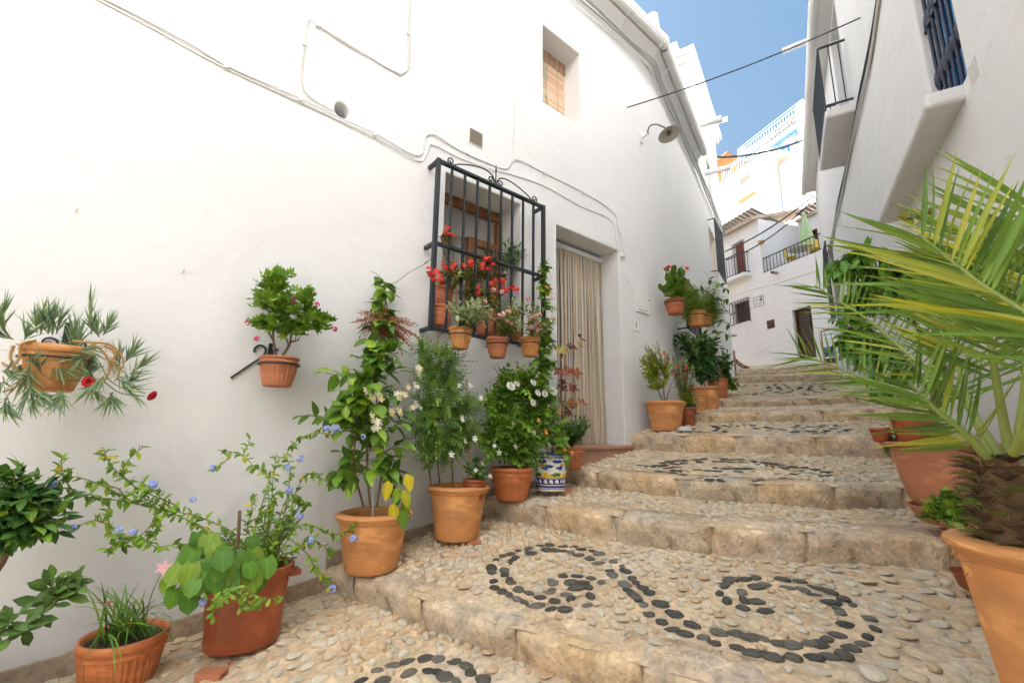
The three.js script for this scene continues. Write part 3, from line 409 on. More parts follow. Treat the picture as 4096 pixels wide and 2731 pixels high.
// ---------------------------------------------------------------- right house
const A3 = Math.asin(0.3183);
const RH = [0.35, 0, 4.043];
const rf = new THREE.Group(); rf.position.set(...RH); rf.rotation.y = A3; rf.updateMatrixWorld();
const RWp = (a, y, o) => V(a, y, o).applyMatrix4(rf.matrixWorld); // a along the lane, o into the wall (negative = towards the lane)
const rhouse = thing('white_house', 'white house on the right with blue window, deep sill and balcony', 'house', RH, A3);
{
  const bw = { x0: 3.36, x1: 3.98, y0: 3.34, y1: 4.75 }, nic = { x0: 5.75, x1: 6.05, y0: 3.35, y1: 3.98, arch: 0.15 }, dgl = { x0: 11.0, x1: 11.6, y0: 3.6, y1: 5.2 }, bd = { x0: 6.95, x1: 7.75, y0: 5.45, y1: 7.3 }, pdr = { x0: 8.4, x1: 9.1, y0: 1.9, y1: 3.9 };
  const g = wallGeo(-14, -1.6, 13.0, 8.6, [bw, dgl, bd, pdr], -0.012, 0.4); // outer face at z = -0.012
  mesh('wall', g, M.plasterCool, rhouse);
  mesh('end_wall', box(12.6, 0.5, 0.41, 12.99, 8.6, 6), M.plasterCool, rhouse);
  mesh('back_wall', box(-14, -1.6, 5.8, 12.59, 8.6, 6), M.plasterCool, rhouse);
  mesh('roof', box(-14.1, 8.62, -0.02, 13.1, 8.8, 6.1), M.whitePaint, rhouse);
  mesh('added_upper_storey', box(-14, 8.81, 0.0, 5.6, 14.6, 6.0), M.plasterCool, rhouse); mesh('added_upper_storey', box(5.61, 8.81, 0.9, 12.4, 12.4, 6.0), M.plasterCool, rhouse);  // unseen storeys added to catch the sun and bounce light into the lane
  // eave with gutter on the far half
  mesh('eave', box(5.0, 7.36, -0.2, 13.1, 7.5, -0.014), M.whitePaint, rhouse);
  mesh('gutter', merge([tube([[5.0, 7.40, -0.25], [13.15, 7.40, -0.25]], 0.07, 2, 10)]), M.whitePaint, rhouse);
  for (const a of [8.4, 11.4, 12.4]) mesh('rain_spout', tube([[a, 8.0, 0.1], [a, 7.95, -0.62]], 0.05, 2, 8), M.whitePaint, rhouse);
  // window: blue frame and shutters inside, dark glass
  const blue = std({ color: lin(0.03, 0.32, 0.72), roughness: 0.35 });
  const w = mesh('window', box(bw.x0, bw.y0, 0.17, bw.x1, bw.y1, 0.19), M.glass, rhouse);
  mesh('shutter', box(bw.x0 + 0.01, bw.y0 + 0.02, 0.07, bw.x0 + 0.50, bw.y1, 0.10), blue, w);
  mesh('shutter_frame', box(bw.x0 + 0.40, bw.y0 + 0.02, 0.05, bw.x0 + 0.46, bw.y1, 0.069), blue, w);
  mesh('frame_rail', box(bw.x0 + 0.53, bw.y0 + 0.02, 0.13, bw.x1, bw.y0 + 0.10, 0.165), blue, w);
  mesh('sill', rbox(3.42, 3.23, -0.21, 5.3, 3.335, 0.2, 0.03, 3), M.plasterCool, rhouse);
  mesh('balcony_slab', rbox(6.6, 5.31, -0.34, 8.05, 5.43, 0.05, 0.03, 3), M.plasterCool, rhouse);
  mesh('balcony_door', box(bd.x0, bd.y0, 0.25, bd.x1, bd.y1, 0.28), std({ color: lin(0.45, 0.5, 0.55), roughness: 0.3 }), rhouse);
  mesh('door', box(pdr.x0, pdr.y0, 0.2, pdr.x1, pdr.y1, 0.24), M.woodDark, rhouse);
  mesh('window_void', box(dgl.x0, dgl.y0, 0.2, dgl.x1, dgl.y1, 0.24), M.glass, rhouse);
}
// ---------------------------------------------------------------- fixtures on the near wall
const spiral = (cx, cy, r, a0, turns, dir, n = 18) => { const p = []; for (let i = 0; i <= n; i++) { const t = i / n, a = a0 + dir * turns * 2 * Math.PI * t, q = r * (1 - 0.78 * t); p.push([cx + q * Math.cos(a), cy + q * Math.sin(a)]); } return p; };
{
  const g = thing('window_grille', 'black iron window grille with scrolled crest fixed to the near white wall', 'grille', [1.64, 1.99, 0.14]);
  const W = 1.15, Ht = 1.35, mid = 0.66;
  for (const x of [0, W]) mesh('post', rbox(x - 0.017, -0.02, -0.017, x + 0.017, Ht + 0.02, 0.017, 0.004), M.iron, g);
  for (const y of [-0.004, mid, Ht]) mesh('rail', rbox(0.018, y - 0.012, -0.02, W - 0.018, y + 0.012, 0.02, 0.003), M.iron, g);
  for (let k = 1; k <= 8; k++) { const x = W * k / 9; for (const [a, b] of [[0.009, mid - 0.013], [mid + 0.013, Ht - 0.013]]) mesh('bar', box(x - 0.0085, a, -0.0085, x + 0.0085, b, 0.0085), M.iron, g); }
  for (const [x, y] of [[0, Ht], [0, mid], [0, 0], [W, Ht], [W, mid], [W, 0]]) mesh('wall_stay', rbox(x - 0.016, y - 0.014, -0.16, x + 0.016, y + 0.014, -0.018, 0.003), M.iron, g);
  const wire = (pts, r = 0.006) => tube(pts.map(([x, y]) => [x, y, 0]), r, pts.length * 3, 6);
  for (const s of [-1, 1]) {
    const X = (x) => W / 2 + s * x;
    mesh('crest_scroll', wire([[X(0.45), Ht + 0.012], [X(0.38), Ht + 0.05], [X(0.25), Ht + 0.094], [X(0.12), Ht + 0.112], [X(0.045), Ht + 0.092], [X(0.012), Ht + 0.045], [X(0.0), Ht + 0.014]]), M.iron, g);
    mesh('crest_curl', wire(spiral(X(0.46), Ht + 0.045, 0.034, -Math.PI / 2, 1.35, s).map(([x, y]) => [x, y])), M.iron, g);
    mesh('crest_curl', wire(spiral(X(0.055), Ht + 0.045, 0.034, -Math.PI / 2, 1.35, -s)), M.iron, g);
    for (const q of [1, -1]) { mesh('rosette_curl', wire(spiral(X(0.075), mid + q * 0.062, 0.028, -q * Math.PI / 2, 1.3, s * q), 0.005), M.iron, g); mesh('rosette_curl', wire(spiral(X(0.036), mid + q * 0.055, 0.022, -q * Math.PI / 2, 1.2, -s * q), 0.005), M.iron, g); }
  }
  mesh('finial', lathe([[0, 0], [0.006, 0.005], [0.005, 0.10], [0.009, 0.13], [0.005, 0.16], [0.001, 0.2]], 8).translate(W / 2, Ht + 0.012, 0), M.iron, g);
  mesh('spindle', lathe([[0, -0.13], [0.004, -0.12], [0.012, -0.09], [0.005, -0.05], [0.008, 0], [0.005, 0.05], [0.012, 0.09], [0.004, 0.12], [0, 0.13]], 8).translate(W / 2, mid, 0.012), M.iron, g);
}
const wallCable = (name, pts, r, mat, label) => solo(name, tube(pts.map(([x, y]) => [x, y, r + 0.004 + 0.004 * Math.sin(x * 23)]), r, pts.length * 6, 6), mat, label, 'cable');
wallCable('wall_cable', [[-2.4, 3.56], [-1.2, 3.53], [-0.349, 3.509], [0.003, 3.476], [0.205, 3.441], [0.636, 3.438], [0.869, 3.424], [1.159, 3.425], [1.517, 3.397], [1.569, 3.443], [1.585, 3.592], [1.638, 3.649], [1.887, 3.625], [2.166, 3.629], [2.444, 3.667], [2.512, 3.777], [2.577, 3.814], [2.927, 3.823], [3.524, 3.831], [3.978, 3.793], [4.105, 3.732], [4.134, 3.507], [4.148, 3.322], [4.2, 3.296]], 0.0052, M.whitePaint, 'long white painted cable running above the grilled window and the door');
wallCable('wall_cable', [[-2.4, 3.53], [-0.349, 3.485], [0.2, 3.42], [0.7, 3.41], [1.2, 3.39], [1.45, 3.36], [1.56, 3.36], [1.61, 3.47], [1.635, 3.552], [1.89, 3.552], [2.216, 3.577], [2.444, 3.622], [2.926, 3.679], [3.448, 3.65], [3.988, 3.666], [4.066, 3.621], [4.09, 3.45], [4.12, 3.33]], 0.0042, M.whitePaint, 'thin lower white cable following the long cable over the grilled window');
wallCable('wall_cable', [[0.867, 3.448], [0.672, 3.492], [0.633, 3.555], [0.623, 3.86], [0.632, 4.073], [0.655, 4.085], [0.685, 4.07], [0.847, 4.052], [1.332, 4.048], [1.385, 4.10], [1.390, 4.2], [1.376, 4.449], [1.369, 4.9], [1.36, 6.3]], 0.0045, M.cable, 'cream cable looping up the blank white wall beside the round hole');
wallCable('wall_cable', [[0.70, 4.062], [0.847, 4.042], [1.1, 4.036], [1.30, 4.03], [1.36, 4.06], [1.40, 4.14], [1.402, 4.3], [1.39, 4.6], [1.38, 6.3]], 0.0045, M.cable, 'second cream strand of the looping cable above the round hole');
wallCable('wall_cable', [[2.557, 6.3], [2.557, 5.632], [2.541, 4.991], [2.522, 3.795]], 0.0045, M.whitePaint, 'white cable dropping straight from the eave to above the grilled window');
wallCable('wall_cable', [[4.12, 3.62], [4.2, 3.5], [4.22, 3.36], [4.28, 3.2], [4.25, 3.05], [4.31, 2.96]], 0.006, M.whitePaint, 'short tangled white cable beside the door lintel');
R = rng(3); for (const [x, y] of [[0.205, 3.43], [0.636, 3.43], [1.159, 3.415], [0.623, 3.86], [0.69, 4.06], [1.33, 4.04], [1.376, 4.449], [2.0, 3.63], [2.93, 3.82], [3.524, 3.82]]) solo('cable_clip', rbox(x - 0.012, y - 0.014, 0.001, x + 0.012, y + 0.014, 0.022, 0.004), M.whitePaint, 'small white clip holding a cable to the near wall', 'cable clip', 'clips along the wall cables');
{
  const b = solo('junction_box', rbox(4.165, 3.25, -0.02, 4.215, 3.31, 0.03, 0.005), M.whitePaint, 'small white junction box at the corner of the door lintel', 'junction box');
  const v = thing('wall_vent', 'small slatted vent in the white wall above the grilled window', 'vent', [2.085, 3.82, 0.0]);
  mesh('frame', box(-0.08, -0.08, 0.0015, 0.08, 0.08, 0.004), M.whitePaint, v);
  for (let k = 0; k < 11; k++) { const s = box(-0.068, -0.0042, -0.0008, 0.068, 0.0042, 0.0008); s.rotateX(0.7); s.translate(0, -0.062 + k * 0.0125, 0.010); mesh('slat', s, std({ color: lin(0.42, 0.36, 0.30), roughness: 0.6 }), v); }
  const back = mesh('backing', box(-0.068, -0.07, 0.0045, 0.068, 0.07, 0.0055), M.cableGrey, v);
  const h = solo('pipe_hole_back', (() => { const g = new THREE.CylinderGeometry(0.065, 0.065, 0.02, 20); g.rotateX(Math.PI / 2); g.translate(0.915, 3.5, -0.43); return g; })(), M.plaster, 'grey end of the round pipe hole in the blank wall', 'pipe hole');
  for (const [x, y] of [[-0.31, 2.29], [0.147, 2.083]]) solo('wall_nail', bar([x, y, -0.01], [x + 0.012, y + 0.02, 0.035], 0.006), M.whitePaint, x < 0 ? 'painted nail above the hanging carnation pot' : 'painted nail above the hanging scented geranium pot', 'nail');
  // street lamp
  const l = thing('wall_lamp', 'old white enamel street lamp on a bent arm above the door', 'lamp', [4.716, 5.044, 0]);
  mesh('bracket', merge([rbox(-0.02, -0.07, 0, 0.02, 0.07, 0.02, 0.005), tube([[0, 0, 0.01], [0, 0.02, 0.12]], 0.016, 2, 8)]), M.whitePaint, l);
  mesh('arm', tube([[0, 0.02, 0.1], [-0.08, 0.03, 0.18], [-0.18, -0.06, 0.32], [-0.25, -0.2, 0.46], [-0.27, -0.30, 0.54]], 0.009, 16, 7), std({ color: lin(0.16, 0.13, 0.11), roughness: 0.6 }), l);
  const en = std({ color: lin(0.62, 0.60, 0.5), map: wornTerra, roughness: 0.3, side: THREE.DoubleSide });
  const sh = lathe([[0.018, 0.06], [0.03, 0.045], [0.06, 0.03], [0.125, 0.0], [0.128, -0.006], [0.122, -0.004], [0.058, 0.022], [0.018, 0.035]], 28); sh.rotateX(-0.3); sh.translate(-0.27, -0.36, 0.55); mesh('shade', sh, en, l);
  const so = new THREE.CylinderGeometry(0.024, 0.024, 0.045, 12); so.translate(-0.27, -0.345, 0.55); mesh('socket', so, std({ color: lin(0.12, 0.1, 0.08), roughness: 0.6 }), l);
  // meter cupboard and letter slot
  const m = thing('meter_box', 'white panelled meter cupboard door set in the wall beside the doorway', 'meter box', [4.57, 2.85, 0]);
  mesh('frame', rbox(-0.135, -0.2, 0.001, 0.135, 0.2, 0.014, 0.004), M.whitePaint, m);
  for (let k = 0; k < 6; k++) mesh('board', rbox(-0.098 + k * 0.034, -0.165, 0.0145, -0.067 + k * 0.034, 0.165, 0.021, 0.003), M.whitePaint, m);
  for (const y of [-0.12, 0.12]) mesh('hinge', tube([[-0.134, y - 0.02, 0.018], [-0.134, y + 0.02, 0.018]], 0.006, 2, 8), M.whitePaint, m);
  mesh('knob', new THREE.SphereGeometry(0.009, 10, 8).translate(0.125, -0.02, 0.022), M.ironDull, m);
  const s2 = thing('letter_slot', 'white plate with a dark letter slot below the meter cupboard', 'letter slot', [4.42, 2.48, 0]);
  mesh('plate', rbox(-0.055, -0.065, 0.001, 0.055, 0.065, 0.008, 0.003), M.whitePaint, s2);
  mesh('slot', box(-0.006, -0.035, 0.0085, 0.006, 0.035, 0.0095), M.ironDull, s2);
}
// cables bundled under the eave
for (const [o, r] of [[0.04, 0.012], [0.07, 0.010], [0.095, 0.011]]) {
  const p = []; for (let x = -2; x <= 5.0; x += 0.5) p.push([x, 6.29 + 0.02 * Math.sin(x * 3 + o * 40), o + 0.02]); for (let a = 0.3; a <= 6.3; a += 0.45) { const q = W2(a, 6.27 - (a > 3.5 ? (a - 3.5) * 0.06 : 0) + 0.02 * Math.sin(a * 4 + o * 40), o); p.push([q.x, q.y, q.z]); }
  solo('eave_cable', tube(p, r, 120, 6), M.cableGrey, 'grey cable in the bundle slung under the left eave', 'cable', 'cables under the left eave');
}
// overhead cables across the lane
const sag = (a, b, d, n = 14) => { const p = []; for (let i = 0; i <= n; i++) { const t = i / n; const q = a.clone().lerp(b, t); q.y -= d * 4 * t * (1 - t); p.push(q); } return p; };
solo('overhead_cable', tube(sag(V(4.402, 5.33, 0.02), RWp(5.58, 5.77, -0.03), 0.06), 0.008, 40, 6), M.blackCable, 'single black cable crossing the lane from the left wall to the balcony house', 'cable');
{
  const a = W2(6.4, 8.45, 0.03), b = RWp(11.9, 8.2, -0.05);
  solo('overhead_cable', tube(sag(a, b, 0.14), 0.026, 40, 6), M.blackCable, 'thick black cable crossing in front of the sunlit upper house', 'cable');
  const c = W2(6.35, 5.78, 0.03), d = RWp(12.95, 7.2, -0.05);
  solo('overhead_cable', tube(sag(c, d, 0.12), 0.018, 40, 6), M.blackCable, 'upper of two black cables crossing before the red balcony door', 'cable');
  const e = W2(6.35, 5.55, 0.03), f = RWp(12.95, 7.12, -0.05);
  solo('overhead_cable', tube(sag(e, f, 0.2), 0.015, 40, 6), M.blackCable, 'lower of two black cables crossing before the red balcony door', 'cable');
}
// window grilles on the left walls up the lane
function smallGrille(label, w, h, nb, place, mat = M.iron) {
  const g = thing('window_grille', label, 'grille'); const P = (x, y, o) => place(x, y, o), B = (a, b, t) => bar(P(...a).toArray(), P(...b).toArray(), t);
  for (let k = 0; k <= nb; k++) mesh('bar', B([w * k / nb, 0, 0], [w * k / nb, h, 0], k % nb ? 0.014 : 0.022), mat, g);
  for (const y of [0, h * 0.5, h]) mesh('rail', B([0, y, 0], [w, y, 0], 0.022), mat, g);
  for (const [x, y] of [[0, 0], [w, 0], [0, h], [w, h]]) mesh('wall_stay', B([x, y, 0], [x, y, -0.16], 0.02), mat, g);
  return g;
}
smallGrille('dark iron grille of the low window half hidden behind the wall pots', 0.9, 0.72, 7, (x, y, o) => W2(0.78 + x, 2.68 + y, 0.14 + o));
smallGrille('dark iron grille high on the tall left house up the lane', 1.0, 1.15, 8, (x, y, o) => W2(4.1 + x, 4.55 + y, 0.14 + o));
{ const w = onW2(merge([box(0.82, 2.72, -0.36, 1.62, 3.35, -0.34)])); mesh('low_window', w, M.glass, house); mesh('low_dark_boards', onW2(merge([box(0.82, 2.72, -0.30, 1.215, 3.35, -0.27), box(1.225, 2.72, -0.30, 1.62, 3.35, -0.27)])), M.woodDark, house); }  // dark brown boards added in place of the unlit room behind
// ---------------------------------------------------------------- fixtures on the right wall
{
  const L = (pts, r, seg) => tube(pts.map((p) => RWp(...p)), r, seg, 6);
  for (const [dy, r, m, t] of [[0, 0.022, M.cableGrey, 'thick grey'], [0.05, 0.014, M.blackCable, 'black'], [-0.05, 0.012, M.cable, 'pale']]) { const p = []; for (let a = 2.5; a <= 12.6; a += 0.45) p.push([a, 5.13 + dy + 0.03 * Math.sin(a * 2.1 + dy * 30) + 0.10 * smooth(5.5, 4.5, a), -0.035 - Math.abs(dy) * 0.2]); solo('wall_cable', L(p, r, 160), m, `${t} cable of the bundle running along the right house wall`, 'cable'); }
  solo('drop_cable', L([[12.9, 7.1, -0.04], [12.85, 6.3, -0.03], [12.8, 5.5, -0.03], [12.75, 5.0, -0.03]], 0.016, 20), M.cableGrey, 'grey cable dropping at the far corner of the right house', 'cable');
  solo('drop_cable', L([[12.84, 7.1, -0.04], [12.8, 6.2, -0.03], [12.7, 5.4, -0.03], [12.72, 4.2, -0.03]], 0.02, 20), M.whitePaint, 'white pipe beside the dropping cable at the right house corner', 'cable');
  // turned baluster bars of the blue window
  const g = thing('window_grille', 'navy turned iron bars in front of the blue window', 'grille', RH, A3);
  const prof = [[0, 0], [0.012, 0.0], [0.012, 0.30], [0.02, 0.305], [0.014, 0.315], [0.024, 0.325], [0.026, 0.36], [0.024, 0.395], [0.014, 0.405], [0.02, 0.415], [0.012, 0.42], [0.012, 0.78], [0.02, 0.785], [0.014, 0.795], [0.024, 0.805], [0.026, 0.84], [0.024, 0.875], [0.014, 0.885], [0.02, 0.895], [0.012, 0.9], [0.012, 1.41]];
  const bg = lathe(prof, 10); for (let k = 0; k < 6; k++) { const m = mesh('baluster', bg, M.navy, g); m.position.set(3.43 + k * 0.095, 3.335, 0.012); }
  mesh('rail', box(3.37, 4.13, 0.0, 3.97, 4.16, 0.024), M.navy, g);
  const v = thing('wall_vent', 'square slatted vent beside the blue window on the right house', 'vent', RWp(3.27, 3.29, -0.012).toArray(), A3);
  mesh('frame', box(-0.075, -0.075, -0.006, 0.075, 0.075, -0.001), M.whitePaint, v);
  for (let k = 0; k < 10; k++) mesh('slat', box(-0.065, -0.066 + k * 0.0135, -0.014, 0.065, -0.060 + k * 0.0135, -0.0065), M.whitePaint, v);
  mesh('backing', box(-0.066, -0.068, -0.0075, 0.066, 0.07, -0.0065), M.cableGrey, v);
  // balcony railing
  const b = thing('balcony_railing', 'black iron railing of the small balcony high on the right house', 'railing', RH, A3);
  const z0 = -0.32, a0 = 6.63, a1 = 8.03, y0 = 5.47, y1 = 6.38;
  for (const y of [y0 + 0.03, y1]) { mesh('rail', bar([a0, y, z0], [a1, y, z0], 0.022), M.iron, b); for (const a of [a0, a1]) mesh('rail', bar([a, y, z0 + 0.012], [a, y, 0.0], 0.022), M.iron, b); }
  for (let k = 0; k <= 14; k++) mesh('bar', bar([lerp(a0, a1, k / 14), y0 - 0.03, z0], [lerp(a0, a1, k / 14), y1, z0], 0.013), M.iron, b);
  for (const a of [a0, a1]) for (const z of [-0.21, -0.1]) mesh('bar', bar([a, y0 + 0.03, z], [a, y1, z], 0.013), M.iron, b);
  // dark shutter grille far down the right wall
  const d = thing('window_grille', 'dark blue grille of the narrow window at the far end of the right wall', 'grille', RH, A3);
  for (const y of [3.6, 4.4, 5.2]) mesh('rail', box(10.95, y - 0.015, -0.15, 11.65, y + 0.015, -0.12), M.navy, d);
  for (let k = 0; k <= 8; k++) mesh('bar', box(10.95 + k * 0.0875 - 0.01, 3.58, -0.145, 10.95 + k * 0.0875 + 0.01, 5.22, -0.125), M.navy, d);
  for (const y of [3.7, 5.1]) mesh('wall_stay', box(10.94, y - 0.01, -0.12, 10.97, y + 0.01, -0.012), M.navy, d);
}
// ---------------------------------------------------------------- far houses closing the lane
const A4 = Math.acos(0.406);
const FH = [18.5, 0, -2.7];
function roofTiles(parent, x0, x1, y, z0, z1, n, mat, up = 0) { // barrel tile ends along an eave (outward = -z)
  const w = (x1 - x0) / n;
  for (let k = 0; k < n; k++) { const g = new THREE.CylinderGeometry(w * 0.36, w * 0.42, Math.abs(z1 - z0), 10, 1, false, 0, Math.PI); g.rotateZ(Math.PI / 2); g.rotateY(Math.PI / 2); g.rotateX(0); const m = mesh('roof_tile', g, mat, parent); m.position.set(x0 + w * (k + 0.5), y + up * k, (z0 + z1) / 2); m.rotation.x = 0.28; }
}
const far = thing('white_house', 'white house at the top of the lane with red balcony door and roof terrace', 'house', FH, A4);
{
  const win = { x0: 2.02, x1: 2.95, y0: 5.89, y1: 6.8 }, door = { x0: -0.70, x1: 0.06, y0: 3.92, y1: 5.79 }, red = { x0: 2.02, x1: 2.70, y0: 7.86, y1: 9.46 };
  mesh('wall', wallGeo(-3.5, 2.4, 1.18, 7.63, [door], -0.0, 0.4, 0.01), M.plasterCool, far);
  mesh('wall', wallGeo(1.18, 2.4, 8.5, 10.0, [win, red], -0.0, 0.4, 0.01), M.plasterCool, far);
  mesh('terrace_side_wall', box(1.19, 7.6, 0.41, 1.55, 10.0, 4), M.plaster, far);
  mesh('terrace_floor', box(-3.5, 7.3, 0.41, 1.185, 7.62, 4.5), M.cement, far);
  mesh('terrace_back_wall', wallGeo(-3.5, 7.62, 1.186, 10.2, [{ x0: 0.35, x1: 0.72, y0: 7.64, y1: 9.45 }], 2.1, 2.5, 0.01), M.plasterRough, far);
  mesh('terrace_door', box(0.35, 7.64, 2.25, 0.72, 9.45, 2.28), std({ color: lin(0.09, 0.03, 0.04), roughness: 0.4 }), far);
  mesh('terrace_door_frame', merge([box(0.33, 7.64, 2.06, 0.37, 9.49, 2.24), box(0.70, 7.64, 2.06, 0.74, 9.49, 2.24), box(0.371, 9.44, 2.06, 0.699, 9.49, 2.24)]), M.woodRed, far);
  mesh('room_back', box(1.5, 5.5, 0.8, 3.3, 9.8, 0.85), M.plaster, far);
  mesh('roof_slab', (() => { const g = new THREE.BoxGeometry(7.4, 0.14, 3.4); g.rotateX(-0.28); g.translate(4.85, 10.45, 1.3); return metre(g); })(), roofTile, far);
  const tm = std({ color: lin(0.78, 0.68, 0.58), map: wornTerra, roughness: 0.9 });
  roofTiles(far, 1.15, 4.4, 10.22, -0.28, 1.3, 15, tm);
  roofTiles(far, -0.6, 1.1, 10.28, 1.85, 3.2, 8, tm);
  mesh('roof_slab', (() => { const g = new THREE.BoxGeometry(4.6, 0.12, 1.6); g.rotateX(-0.25); g.translate(-1.15, 10.34, 2.7); return metre(g); })(), roofTile, far);
  // doors and window leaves
  const d = mesh('door', box(door.x0, door.y0, 0.16, door.x1, door.y1, 0.2), M.woodDark, far);
  mesh('door_frame', merge([box(door.x0, door.y0, 0.10, door.x0 + 0.06, door.y1, 0.159), box(door.x1 - 0.06, door.y0, 0.10, door.x1, door.y1, 0.159), box(door.x0 + 0.061, door.y1 - 0.06, 0.10, door.x1 - 0.061, door.y1, 0.159)]), M.woodDark, d);
  const arch = new THREE.Shape(); arch.moveTo(-0.5, 4.6); arch.lineTo(-0.5, 5.35); arch.quadraticCurveTo(-0.5, 5.6, -0.32, 5.6); arch.quadraticCurveTo(-0.14, 5.6, -0.14, 5.35); arch.lineTo(-0.14, 4.6); arch.closePath();
  const ag = new THREE.ExtrudeGeometry(arch, { depth: 0.02, bevelEnabled: true, bevelSize: 0.012, bevelThickness: 0.012, bevelSegments: 1 }); ag.translate(0, 0, 0.13); mesh('arched_panel', ag, std({ color: lin(0.05, 0.03, 0.025), roughness: 0.3 }), d);
  mesh('lower_panel', rbox(-0.56, 4.02, 0.135, -0.08, 4.48, 0.158, 0.01), M.woodDark, d);
  mesh('knob', new THREE.SphereGeometry(0.035, 12, 10).translate(-0.6, 4.75, 0.10), std({ color: lin(0.75, 0.5, 0.15), metalness: 1, roughness: 0.25 }), d);
  mesh('door_step', box(-0.85, 3.7, -0.05, 0.2, 3.915, 0.2), M.plasterCool, far);
  const r = mesh('balcony_door', box(red.x0, red.y0, 0.2, red.x1, red.y1, 0.24), M.woodRed, far);
  for (const x of [red.x0 + 0.04, (red.x0 + red.x1) / 2 + 0.02]) for (const [y0, y1] of [[7.92, 8.45], [8.5, 8.95], [9.0, 9.4]]) mesh('panel', rbox(x, y0, 0.18, x + 0.28, y1, 0.199, 0.01), std({ color: lin(0.25, 0.055, 0.03), map: woodMap, roughness: 0.35 }), r);
  const wd = mesh('window', box(win.x0, win.y0, 0.28, win.x1, win.y1, 0.30), M.glass, far);
  for (const [a, b] of [[win.x0, win.x0 + 0.46], [win.x0 + 0.465, win.x1]]) { mesh('shutter', box(a, win.y0, 0.18, b, win.y1, 0.21), M.woodDark, wd); for (const y of [win.y0 + 0.08, win.y0 + 0.5]) mesh('shutter_panel', rbox(a + 0.07, y, 0.165, b - 0.07, y + 0.34, 0.179, 0.008), M.woodDark, wd); }  // brown shutters drawn closed across the whole opening in place of its dark interior
  // balcony slab
  const sl = new THREE.Shape([[1.72, 7.72], [3.3, 7.72], [3.3, 7.86], [1.72, 7.86]].map((q) => new THREE.Vector2(...q))); mesh('balcony_slab', rbox(1.74, 7.70, -0.42, 3.35, 7.85, 0.05, 0.02), M.plaster, far);
  mesh('wall_cable', tube([[-1.2, 6.95, -0.02], [0.5, 7.02, -0.02], [2, 7.15, -0.02], [3.4, 7.2, -0.02]], 0.02, 20, 5), M.whitePaint, far);
  mesh('rain_spout', tube([[0.53, 7.42, 0.05], [0.45, 7.38, -0.35]], 0.06, 3, 9), std({ color: lin(0.45, 0.33, 0.22), roughness: 0.8 }), far);
  const ht = mesh('wall_hatch', rbox(0.88, 5.32, -0.02, 1.24, 5.66, 0.05, 0.01), M.woodDark, far); mesh('hatch_panel', rbox(0.96, 5.40, -0.04, 1.16, 5.58, -0.02, 0.01), M.woodDark, ht);
  mesh('switch_plate', box(1.62, 4.45, -0.01, 1.74, 4.58, 0.0), M.plaster, far);
}
function railing(label, pts, h, step, mat, base = 0) { // polyline railing in the frame of the far house
  const g = thing('balcony_railing', label, 'railing', FH, A4);
  for (let i = 0; i < pts.length - 1; i++) { const a = V(...pts[i]), b = V(...pts[i + 1]), n = Math.max(1, Math.round(a.distanceTo(b) / step)); mesh('rail', bar([a.x, a.y + h, a.z], [b.x, b.y + h, b.z], 0.035), mat, g); mesh('rail', bar([a.x, a.y + 0.05, a.z], [b.x, b.y + 0.05, b.z], 0.02), mat, g); for (let k = i ? 1 : 0; k <= n; k++) { const q = a.clone().lerp(b, k / n); mesh('bar', bar([q.x, q.y + base, q.z], [q.x, q.y + h, q.z], 0.018), mat, g); } }
  return g;
}
railing('black iron railing of the balcony before the red door', [[1.78, 7.86, 0.0], [1.78, 7.86, -0.38], [3.3, 7.86, -0.38]], 0.9, 0.15, M.ironDull);
railing('black iron railing along the roof terrace with the folded parasol', [[1.17, 7.63, 0.05], [-3.2, 7.63, 0.05]], 0.62, 0.16, M.ironDull);
